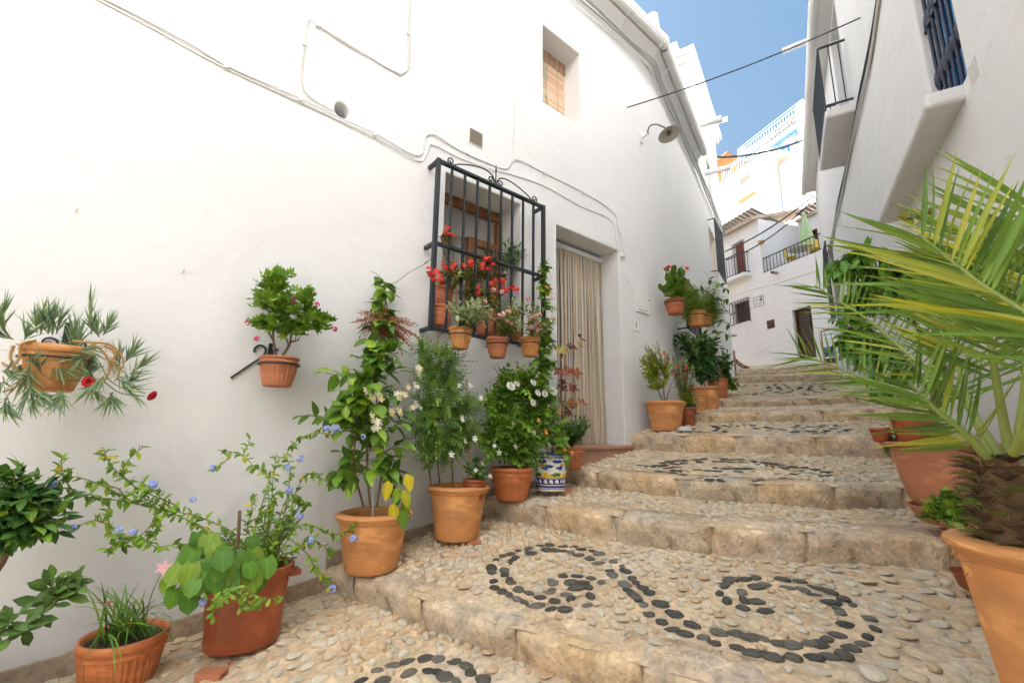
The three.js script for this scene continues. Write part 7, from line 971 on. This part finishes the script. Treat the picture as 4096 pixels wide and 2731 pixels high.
{ // ribbed pot with rain lilies
  const g = potted('ribbed orange pot of grassy rain lilies with a pink flower by the wall', [0.14, 0.165, 0.30]);
  plainPot(g, 0.158, 0.225, M.plasticOrange, { rb: 0.72, band: 0.26, lip: 0.035, ribs: 36 });
  const B0 = V(0.14, 0.37, 0.30), L = []; for (const p of PD.lilytips.concat(PD.lilytips.slice(0, 12), PD.lilytips.slice(18))) { const T = V(...p).add(rdir().multiplyScalar(0.03)), a = B0.clone().add(V(rr(-0.1, 0.1), 0, rr(-0.07, 0.07))), up = a.clone().lerp(T, 0.45).add(V(0, Math.max(0.03, 0.12 - (T.y - a.y) * 0.25), 0.02)); const c = new THREE.QuadraticBezierCurve3(a.sub(g.position), up.sub(g.position), T.sub(g.position)); const pos = [], idx = []; const n = 8; for (let i = 0; i <= n; i++) { const t = i / n, q = c.getPoint(t), w = 0.0042 * (1 - t * t * 0.9); pos.push(q.x - w, q.y, q.z + w * 0.5, q.x + w, q.y + 0.001, q.z - w * 0.5); if (i) { const k = i * 2; idx.push(k - 2, k - 1, k, k - 1, k + 1, k); } } const gg = new THREE.BufferGeometry(); gg.setAttribute('position', new THREE.Float32BufferAttribute(pos, 3)); gg.setAttribute('uv', new THREE.Float32BufferAttribute(new Float32Array(pos.length / 3 * 2).fill(0.3), 2)); gg.setIndex(idx); gg.computeVertexNormals(); mesh('leaf_blade', gg, pick(LM.deep.concat(LM.mid)), g); }
  const f = PD.lilyfl; mesh('flower_stalk', limb(toG(g, [[0.2, 0.37, 0.3], [f[0][0] - 0.03, f[0][1] - 0.1, f[0][2]], f[0]]), 0.003, 0.002, 8, 5), M.greenStem, g); blooms(g, 'lily_flower', FL.lily, PM.pale, f.slice(0, 1), 0.045, [-0.2, 0.7, 0.8]); blooms(g, 'wilted_flower', FL.lily, PM.pink, f.slice(1), 0.02, [0, -0.6, 0.5]); for (const q of f.slice(1)) mesh('flower_stalk', limb(toG(g, [[0.14, 0.37, 0.3], q]), 0.002, 0.002, 3, 5), M.greenStem, g);
}
{ // leafy standard shrub at the edge of the view, and low fleshy plant
  const g = potted('small standard shrub with glossy pointed leaves at the wall before the rain lilies', [-0.44, 0.12, 0.32]);
  rollPot(g, 0.2, 0.3);
  mesh('trunk', limb(toG(g, [[-0.44, 0.4, 0.32], ...PD.shrst.slice(1)]), 0.016, 0.009, 10, 8), M.twig, g);
  bush(g, { blobs: PD.shr, skel: [PD.shrst.slice(2)], stemR: 0.008, per: 8, t0: 0.35, size: [0.05, 0.082], geos: G.ov, mats: LM.deep.concat(LM.dark, [LM.mid[1]]), zmin: 0.05, out: 0.4 });
  const h = potted('low plant with broad fleshy leaves leaning from a pot at the wall', [-0.36, 0.11, 0.52]);
  plainPot(h, 0.13, 0.2, M.planterPink, {});
  const L = []; for (const l of PD.low) { const c = new THREE.CatmullRomCurve3(l.map((p) => V(...p))); mesh('stem', limb(toG(h, l), 0.007, 0.004, 10, 6), M.greenStem, h); const n = 15; for (let k = 0; k < n; k++) { const t = k / (n - 1), d = rdir(); d.z = Math.abs(d.z) * 0.7; d.add(c.getTangent(t).multiplyScalar(0.7)); L.push({ p: c.getPoint(t), q: quatFor(d, V(0, 0.8, 0.7)), s: lerp(0.105, 0.05, t) * rr(0.85, 1.1) }); } } leaves(h, 'leaf', [blade(0.42, { shape: 'spoon', curl: 0.25, fold: 0.15 })], [leafMat(0.085, 0.16, 0.035), leafMat(0.12, 0.22, 0.04), leafMat(0.06, 0.12, 0.03)], L);
}
// ---------------------------------------------------------------- pots in and on the window grille
{
  const wp = PD.wpots;
  const put = (label, top, bot, r, mat, o = {}) => { const g = potted(label, bot); plainPot(g, r, Math.max(0.06, top[1] - bot[1]), mat, o); return g; };
  let g = put('tall terracotta pot of red dragon-wing begonia behind the grille bars', [wp.l[0][0], 2.36, 0.0], [1.80, 2.05, 0.0], 0.095, M.terraDark, { rb: 0.75, band: 0.12 });
  bush(g, { blobs: PD.wredbeg, base: [1.83, 2.36, 0.02], skel: [[[1.80, 2.3, 0.0], [1.83, 2.5, 0.06], [1.72, 2.7, 0.1], [1.75, 2.85, 0.12]], [[1.82, 2.3, 0.0], [1.95, 2.45, 0.05], [2.1, 2.55, 0.06]], [[1.8, 2.3, 0.02], [2.0, 2.35, 0.05], [2.15, 2.3, 0.1]]], stemR: 0.005, per: 6, t0: 0.3, size: [0.045, 0.078], geos: G.ov, mats: LM.begon, zmin: -0.2 });
  blooms(g, 'red_flower', FL.cluster, PM.scarlet, PD.wredfl.concat(PD.wredfl.map((p) => [p[0] + rr(-0.04, 0.04), p[1] + rr(-0.04, 0.04), p[2] + rr(0, 0.03)])), 0.032);
  g = put('plain terracotta pot standing empty behind the lower grille bars', [0, 2.19, 0], [1.76, 2.03, 0.06], 0.09, M.terraDark, { rb: 0.8, band: 0.3 });
  g.userData.label = 'stout terracotta pot behind the lower left of the window grille'; g.userData.category = 'pot'; g.name = numbered('clay_pot');
  g = put('red pot of small begonias in the middle of the grilled window', [0, 2.24, 0], [2.22, 2.04, 0.03], 0.088, M.terraDark, { rb: 0.72, band: 0.2 });
  bush(g, { blobs: [[2.25, 2.32, 0.08, 0.14, 0.09, 0.08, 24]], base: [2.22, 2.22, 0.03], per: 5, size: [0.03, 0.05], geos: G.ov, mats: LM.begon });
  g = put('reddish plastic pot of pointed green leaves hung inside the window grille', [0, 2.605, 0], [2.36, 2.42, 0.0], 0.078, M.terraDark, { rb: 0.85, band: 0.08 });
  bush(g, { blobs: PD.wgrn, base: [2.36, 2.58, 0.0], per: 4, t0: 0.4, size: [0.05, 0.08], geos: G.lance, mats: LM.deep, zmin: -0.22 });
  hangRing(g, 0.08, 0.15, 0.14);
  g = put('small terracotta pot low behind the right grille bars', [0, 2.10, 0], [2.52, 2.03, 0.05], 0.07, M.terraDark, {}); g.userData.category = 'pot'; g.name = numbered('clay_pot');
  // three pots hung on rings outside the grille
  const ringPot = (label, p, mat, o) => { const q = potted(label, p); plainPot(q, 0.088, 0.155, mat, o); mesh('holder_ring', new THREE.TorusGeometry(0.083, 0.004, 6, 32).rotateX(Math.PI / 2).translate(0, 0.105, 0), M.iron, q); mesh('holder_arm', bar([0, 0.105, -0.083], [0, 0.105, 0.16 - p[2]], 0.008), M.iron, q); return q; };
  g = ringPot('fluted terracotta ring pot of woolly grey sage hung on the grille', [1.79, 1.825, 0.31], M.terra, { rb: 0.62, band: 0.14, ribs: 18 });
  bush(g, { blobs: PD.wsage, base: [1.79, 1.97, 0.32], per: 7, t0: 0.2, size: [0.042, 0.07], geos: G.spoon, mats: LM.sage, lift: 0.4 });
  g = ringPot('weathered terracotta ring pot of pink begonia hung on the grille', [2.13, 1.80, 0.31], M.terraWorn, { rb: 0.68, band: 0.24 });
  bush(g, { blobs: PD.wbeg2, base: [2.13, 1.95, 0.32], per: 9, t0: 0.2, size: [0.03, 0.054], geos: G.ov, mats: LM.begon.concat(LM.lime.slice(2)) });
  blooms(g, 'pink_flower', FL.cluster, [PM.pink, PM.pale], PD.wpinkfl.filter((p) => p[0] < 2.27), 0.03);
  g = ringPot('plain terracotta ring pot of pink begonia and grey sage hung by the climbing vine', [2.47, 1.85, 0.31], M.terra, { rb: 0.66, band: 0.22 });
  bush(g, { blobs: PD.wbeg3, base: [2.47, 2.0, 0.32], per: 9, t0: 0.2, size: [0.03, 0.054], geos: G.ov.concat(G.spoon), mats: LM.begon.concat(LM.sage) });
  blooms(g, 'pink_flower', FL.cluster, [PM.pink, PM.pale], PD.wpinkfl.filter((p) => p[0] >= 2.27), 0.03);
}
// ---------------------------------------------------------------- pots past the door
{
  let g = potted('large terracotta pot of fine-leaved bush with orange flowers past the door', [4.52, 1.275, 0.26]);
  rollPot(g, 0.225, 0.32);
  bush(g, { blobs: PD.bush, skel: [[[4.52, 1.55, 0.26], [4.5, 1.72, 0.27], [4.52, 1.9, 0.27]], [[4.52, 1.55, 0.26], [4.58, 1.75, 0.3], [4.68, 1.9, 0.32]], [[4.51, 1.55, 0.26], [4.42, 1.72, 0.25], [4.38, 1.86, 0.25]]], stemR: 0.008, per: 26, t0: 0.15, size: [0.024, 0.042], geos: G.spoon, mats: [leafMat(0.26, 0.34, 0.03), leafMat(0.34, 0.40, 0.035), leafMat(0.19, 0.27, 0.03)], stuff: true, zmin: 0.03, twigMat: M.twig });
  blooms(g, 'orange_flower', FL.beg, PM.scarlet, PD.bushfl, 0.022);
  const st = solo('white_stone', pebGeos[2].clone().scale(0.09, 0.035, 0.06), std({ color: lin(0.66, 0.65, 0.63), roughness: 0.6 }), 'smooth white stone propping the fine-leaved bush pot', 'stone'); st.position.set(4.46, 1.285, 0.50);
  g = potted('slim brown plastic pot of red-flowered shrub and striped grass past the door', [4.90, 1.315, 0.30]);
  plainPot(g, 0.10, 0.225, M.plasticBrown, { rb: 0.78, band: 0.14 });
  bush(g, { blobs: PD.red2, base: [4.9, 1.52, 0.28], per: 9, t0: 0.2, size: [0.03, 0.055], geos: G.ov, mats: LM.mid.concat(LM.rex.slice(0, 2)), zmin: 0.0, stuff: true });
  blooms(g, 'red_flower', FL.cluster, PM.scarlet, PD.red2fl, 0.024);
  for (const p of PD.spi.concat(PD.spi)) { const T = V(...p).add(rdir().multiplyScalar(0.03)), a = V(4.9 + rr(-0.05, 0.05), 1.52, 0.3), m = a.clone().lerp(T, 0.5).add(V(0, 0.10, 0)); mesh('leaf_blade', limb(toG(g, [a, m, T]), 0.006, 0.0012, 7, 3), pick(LM.fern), g); }
  g = potted('dark green plastic pot squeezed beside the slim brown pot', [5.10, 1.36, 0.24]); plainPot(g, 0.07, 0.24, M.plasticGreen, { rb: 0.8, band: 0.1 }); g.userData.category = 'pot'; g.name = numbered('plastic_pot');
  bush(g, { blobs: [[5.1, 1.72, 0.24, 0.06, 0.08, 0.05, 12]], base: [5.1, 1.58, 0.24], per: 5, size: [0.03, 0.05], geos: G.ov, mats: LM.dark });
  g = potted('terracotta pot half hidden between the green pot and the dark-leaved shrub', [5.33, 1.50, 0.22]); plainPot(g, 0.11, 0.22, M.terra, { band: 0.2 }); g.name = numbered('clay_pot'); g.userData.category = 'pot';
  g = potted('big terracotta pot of tall dark-leaved hibiscus on the fifth step', [5.66, 1.51, 0.16]);
  rollPot(g, 0.185, 0.33);
  bush(g, { blobs: PD.hib, skel: [[[5.66, 1.78, 0.16], [5.7, 2.05, 0.14], [5.75, 2.35, 0.1]], [[5.66, 1.78, 0.16], [5.55, 2.1, 0.16], [5.4, 2.45, 0.14]], [[5.68, 1.78, 0.16], [5.9, 2.1, 0.1], [6.0, 2.3, 0.05]]], stemR: 0.008, per: 6, t0: 0.3, size: [0.07, 0.115], geos: G.ov.concat([blade(0.7, { n: 3, shape: 'heart' })]), mats: LM.dark.concat(LM.deep.slice(0, 2)) });
  g = potted('reddish brown pot of whorled glossy shrub beside the big hibiscus pot', [6.60, 1.735, -0.12]);
  plainPot(g, 0.14, 0.30, M.terraDark, { rb: 0.8, band: 0.12 });
  bush(g, { blobs: PD.pit, base: [6.6, 2.0, -0.12], per: 20, t0: 0.5, size: [0.07, 0.10], geos: G.spoon, mats: LM.mid.slice(0, 3).concat(LM.deep), stuff: true, twigR: 0.006, twigMat: M.twig });
  // wall pots
  g = potted('terracotta wall pot of round-leaved red geranium past the meter cupboard', [5.07, 2.70, 0.14]); plainPot(g, 0.125, 0.185, M.terraDark, { rb: 0.72, band: 0.2 }); hangRing(g, 0.122, 0.14, -0.135);
  bush(g, { blobs: PD.ger2, base: [5.07, 2.86, 0.14], per: 3, t0: 0.6, size: [0.07, 0.105], geos: G.gerRound, mats: LM.mid.slice(0, 3), out: 0.5, lift: 0.3 });
  for (const p of PD.ger2fl) mesh('flower_stalk', limb(toG(g, [[5.07, 2.95, 0.16], p]), 0.003, 0.003, 3, 5), M.greenStem, g); blooms(g, 'geranium_flower', FL.cluster, PM.scarlet, PD.ger2fl, 0.036, [0, 1, 0.5]);
  g = potted('terracotta wall pot of feathery lime fern below the dark low grille', [5.74, 2.66, 0.06]); plainPot(g, 0.13, 0.21, M.terra, { band: 0.2 }); hangRing(g, 0.125, 0.15, -0.2);
  bush(g, { blobs: PD.fern, base: [5.74, 2.85, 0.06], per: 9, t0: 0.2, size: [0.09, 0.15], geos: G.fern, mats: LM.fern, stuff: true, droop: 0.4 });
  g = potted('farther terracotta wall pot of feathery fern and broad-leaved sprigs', [6.34, 2.80, -0.12]); plainPot(g, 0.13, 0.16, M.terra, { band: 0.2 }); hangRing(g, 0.125, 0.12, -0.22);
  bush(g, { blobs: PD.fern2, base: [6.34, 2.95, -0.1], per: 9, t0: 0.2, size: [0.09, 0.15], geos: G.fern, mats: LM.fern, stuff: true, droop: 0.4 });
  { const L = []; for (const l of PD.walnut) { mesh('stem', limb(toG(g, l), 0.006, 0.003, 10, 5), M.greenStem, g); const c = new THREE.CatmullRomCurve3(l.map((p) => V(...p))); for (let k = 1; k <= 8; k++) L.push({ p: c.getPoint(k / 8), q: quatFor(rdir().add(c.getTangent(k / 8).multiplyScalar(0.5)), V(0, 1, 0.5)), s: rr(0.09, 0.14) }); } leaves(g, 'broad_leaf', G.ov, LM.mid.concat(LM.deep), L); }
}
// ---------------------------------------------------------------- right side: palm, planter, tree, wall pots
R = rng(4004);
{
  const P0 = [PD.pot[0] + 0.04, PD.pot[1], PD.pot[2] + 0.034]; // rim centre
  const g = potted('huge terracotta pot of feathery palm standing at the right of the lowest step', [P0[0], P0[1] - 0.42, P0[2]]);
  rollPot(g, 0.222, 0.42);
  // stump of cut leaf bases
  const C = V(...PD.crown), b0 = V(C.x, P0[1] - 0.10, C.z);
  mesh('trunk', limb(toG(g, [b0, C]), 0.066, 0.056, 5, 14), M.bark, g);
  const hg = blade(0.9, { n: 3, shape: 'lance', curl: -0.3, fold: -0.5 }), hm = [std({ color: lin(0.17, 0.12, 0.06), roughness: 0.9, side: THREE.DoubleSide }), std({ color: lin(0.10, 0.06, 0.035), roughness: 0.9, side: THREE.DoubleSide }), std({ color: lin(0.22, 0.22, 0.05), roughness: 0.7, side: THREE.DoubleSide })];
  for (let k = 0; k < 90; k++) { const a = k * 2.4, t = k / 90, y = lerp(b0.y, C.y + 0.03, t), d = V(Math.cos(a), 0.7, Math.sin(a)).normalize(); const m = mesh('leaf_base', hg, pick(hm), g); m.position.set(C.x + Math.cos(a) * 0.054, y, C.z + Math.sin(a) * 0.054).sub(g.position); m.quaternion.copy(quatFor(d, V(Math.cos(a), -0.2, Math.sin(a)))); m.scale.setScalar(rr(0.04, 0.07)); }
  { const fib = []; for (let k = 0; k < 160; k++) { const a = rr(0, 6.28), y = lerp(b0.y, C.y, R()), p = V(C.x + Math.cos(a) * 0.066, y, C.z + Math.sin(a) * 0.066); fib.push(limb(toG(g, [p, p.clone().add(V(Math.cos(a) * 0.02, 0.02, Math.sin(a) * 0.02)), p.clone().add(V(Math.cos(a) * 0.04 + rr(-0.03, 0.03), rr(-0.02, 0.06), Math.sin(a) * 0.04 + rr(-0.03, 0.03)))]), 0.0016, 0.0006, 3, 3)); } mesh('fibres', merge(fib), hm[0], g).userData = { kind: 'stuff' }; }
  const yel = [LM.palm[3], LM.palm[4], LM.yellow[1]], L = [];
  PD.fr.forEach(([line, len, n], fi) => {
    if (fi === 7 || fi >= 9) return; if (fi === 3) line = line.slice(0, -1); if (fi === 2 || fi === 4 || fi === 10) len *= 0.78;
    const c = new THREE.CatmullRomCurve3(line.map((p) => V(...p)), false, 'centripetal'); mesh('frond_stalk', limb(toG(g, line), 0.011, 0.003, 22, 7), std({ color: lin(0.26, 0.32, 0.06), roughness: 0.5 }), g);
    n = Math.round(n * 0.8); for (let k = 0; k < n; k++) for (const s of [-1, 1]) {
      const t = lerp(0.26, 1, (k + (s > 0 ? 0.4 : 0)) / n), p = c.getPoint(Math.min(1, t)), tn = c.getTangent(Math.min(1, t)); const pl = V(0, 1, 0).multiplyScalar(fi % 4 === 3 && fi > 3 ? 0.9 : 0.35).add(V(-0.72, 0.1, 0.25).multiplyScalar(0.8)); let side = tn.clone().cross(pl).normalize(); const up = side.clone().cross(tn).normalize();
      const d = tn.clone().multiplyScalar(lerp(0.3, 0.75, t)).add(side.multiplyScalar(s * lerp(1.0, 0.7, t))).add(up.multiplyScalar(0.25 + rr(-0.3, 0.3))).normalize();
      const l = 1.12 * len * (0.55 + 0.45 * Math.sin(Math.PI * clamp(t * 1.05, 0, 1) * 0.85)) * rr(0.9, 1.1);
      L.push({ p, q: quatFor(d, up.clone().add(rdir().multiplyScalar(0.3))), s: [l, l, l], m: R() < (fi === 3 || fi === 8 ? 0.35 : 0.10) ? pick(yel) : pick(LM.palm.slice(0, 3)), pr: fi });
    }
  });
  L.sort((a, b) => a.p.distanceTo(camera.position) - b.p.distanceTo(camera.position)); 
  // near leaflets are parts, the rest one mass each
  leaves(g, 'leaflet', G.palm, LM.palm, L);
  for (const [dx, dz, s] of [[-0.13, 0.05, 0.05], [-0.09, 0.14, 0.06], [0.02, 0.17, 0.05]]) { const m = mesh('white_stone', pebGeos[3], std({ color: lin(0.72, 0.71, 0.68), roughness: 0.6 }), g); m.position.set(dx, 0.345, dz); m.scale.set(s, 0.03, s * 0.75); }
  for (let k = 0; k < 14; k++) { const a = rr(-0.6, 3.4), b = V(0.02 + 0.1 * Math.cos(a) * 0.3, 0.35, 0.14), t = V(0.02 + Math.cos(a) * rr(0.10, 0.2), rr(0.34, 0.42), 0.14 + Math.sin(a) * 0.12), m = b.clone().lerp(t, 0.5).add(V(0, 0.07, 0)); mesh('striped_blade', limb([b, m, t], 0.007, 0.0012, 8, 3), pick(LM.fern.concat(LM.sage)), g); }
}
{ // bell planter with ficus
  const g = potted('pink-brown bell planter on a saucer holding a ficus tree by the right wall', [3.37, 0.81, 2.62]);
  const s = 1; const body = lathe([[0, 0.05], [0.15, 0.05], [0.165, 0.06], [0.20, 0.13], [0.225, 0.22], [0.235, 0.29], [0.245, 0.31], [0.25, 0.35], [0.252, 0.385]], 56);
  const p = mesh('planter', body, M.planterPink, g); mesh('rim', lathe([[0.252, 0.383], [0.29, 0.39], [0.293, 0.405], [0.285, 0.412], [0.25, 0.41], [0.235, 0.38], [0.22, 0.3]], 56), M.planterPink, p); mesh('saucer', lathe([[0, 0.0], [0.16, 0], [0.175, 0.01], [0.20, 0.07], [0.215, 0.075], [0.215, 0.085], [0.195, 0.085], [0.165, 0.03]], 48), M.terraWorn, p); const so = new THREE.CylinderGeometry(0.235, 0.235, 0.02, 32); so.translate(0, 0.37, 0); mesh('soil', so, M.soil, p);
  for (const [k, l] of PD.ficst.entries()) mesh(k ? 'branch' : 'trunk', limb(toG(g, k ? l : [[3.38, 1.17, 2.64], ...l.slice(1)]), k ? 0.016 : 0.034, k ? 0.007 : 0.016, 14, 8), M.bark, g);
  bush(g, { blobs: PD.fic, skel: PD.ficst, per: 7, t0: 0.3, size: [0.07, 0.105], geos: [blade(0.5, { curl: 0.25, fold: 0.25 }), blade(0.46, { curl: 0.4, fold: 0.2 })], mats: LM.ficus.concat(LM.mid.slice(0, 1)), droop: 1.0, lift: -0.1, twigR: 0.003, twigMat: M.twig });
  const h = potted('small brown pot of red-edged jade plant standing on the bell planter', [3.26, 1.215, 2.50]);
  plainPot(h, 0.098, 0.15, M.plasticBrown, { rb: 0.78, band: 0.2 });
  bush(h, { blobs: PD.cr1, base: [3.26, 1.34, 2.50], per: 7, t0: 0.3, size: [0.028, 0.045], geos: G.spoon.concat(G.round), mats: LM.crassRed, lift: 0.5, twigR: 0.005 });
  const k = potted('green jade plant squeezed behind the small brown pot on the planter', [3.24, 1.215, 2.36]); plainPot(k, 0.05, 0.08, M.plasticBrown, {});
  bush(k, { blobs: PD.cr2, base: [3.24, 1.28, 2.36], per: 6, t0: 0.3, size: [0.028, 0.042], geos: G.round, mats: LM.crass, lift: 0.3, twigR: 0.005 });
  const sh = solo('roof_tile_piece', (() => { const q = new THREE.CylinderGeometry(0.10, 0.10, 0.16, 16, 1, true, -0.6, 1.2); q.rotateZ(Math.PI / 2); return q; })(), Object.assign(M.terra.clone(), { side: THREE.DoubleSide }), 'broken terracotta tile wedged under the bell planter saucer', 'tile'); sh.position.set(3.22, 0.72, 2.50); sh.rotation.y = 0.6;
}
{ // jade plant in a dark pot beside the palm pot, and a saucer on the step
  const g = potted('green jade plant in a brown pot between the palm pot and the bell planter', [2.55, 0.62, 2.86]);
  plainPot(g, 0.12, 0.26, M.plasticBrown, { rb: 0.75, band: 0.2 });
  for (const l of PD.cr3st) mesh('stem', limb(toG(g, [[2.55, 0.84, 2.86], ...l.slice(1)]), 0.008, 0.005, 8, 6), M.twig, g);
  bush(g, { blobs: PD.cr3, skel: PD.cr3st, per: 8, t0: 0.55, size: [0.03, 0.048], geos: G.round.concat(G.spoon), mats: LM.crass, lift: 0.4, out: 0.2, twigR: 0.004 });
  const s = solo('plant_saucer', lathe([[0, 0], [0.07, 0], [0.08, 0.006], [0.10, 0.06], [0.108, 0.062], [0.108, 0.068], [0.098, 0.068], [0.075, 0.012], [0, 0.012]], 36), M.plasticBrown, 'empty brown plastic saucer on the step behind the palm pot', 'saucer'); s.position.set(2.93, 0.60, 2.70); s.rotation.x = 0.05;
}
{ // wall pots on the right house
  for (const [i, bl, mats, lab, r] of [[0, PD.eu1, LM.euon, 'terracotta wall pot of variegated leaves under the deep sill', 0.12], [1, PD.eu2, LM.crassRed.concat(LM.euon), 'terracotta wall pot of golden and red succulents nearer along the right wall', 0.12]]) {
    const b = bl[0], p = [b[0] - 0.02, b[1] - (i ? 0.30 : 0.34), b[2] + 0.02]; const g = potted(lab, p); plainPot(g, r, 0.19, i ? M.terra : M.terraWorn, { band: 0.2 }); const w = V(0.3183, 0, 0.948); mesh('holder_ring', new THREE.TorusGeometry(r * 0.98, 0.005, 6, 32).rotateX(Math.PI / 2).translate(0, 0.14, 0), M.iron, g); mesh('holder_arm', bar([w.x * r, 0.14, w.z * r], [w.x * (r + 0.12), 0.14, w.z * (r + 0.12)], 0.01), M.iron, g);
    bush(g, { blobs: bl, base: [p[0], p[1] + 0.16, p[2]], per: 6, t0: 0.35, size: [0.05, 0.08], geos: G.spoon.concat(G.round), mats, lift: 0.3, twigR: 0.005 });
  }
}
// ---------------------------------------------------------------- litter on the steps
{
  R = rng(81); const cols = [PM.red, PM.blue, PM.yellow, PM.white, PM.orange, leafMat(0.3, 0.14, 0.04)], pg = blade(0.5, { n: 2, curl: 0.3 });
  const spots = []; for (let k = 0; k < 34; k++) { const i = k < 16 ? 1 : 0; spots.push([i, i ? rr(0.06, 0.42) : rr(0.06, 0.4), i ? rr(0.35, 0.98) : rr(0.92, 0.99)]); }
  for (const [i, t, s] of spots) { const p = treadPoint(i, t, s); if (p.z < 0.1 || p.z > 1.7) continue; const m = mesh(numbered('fallen_petal'), pg, pick(cols), scene); m.userData = { label: 'small fallen petal lying on the cobbles near the left pots', category: 'petal', group: 'petals fallen on the cobbles' }; m.position.set(p.x, p.y + 0.014, p.z); m.rotation.set(rr(-0.3, 0.3), rr(0, 6), rr(-0.3, 0.3)); m.scale.setScalar(rr(0.014, 0.028)); }
}
renderer.render(scene, camera);
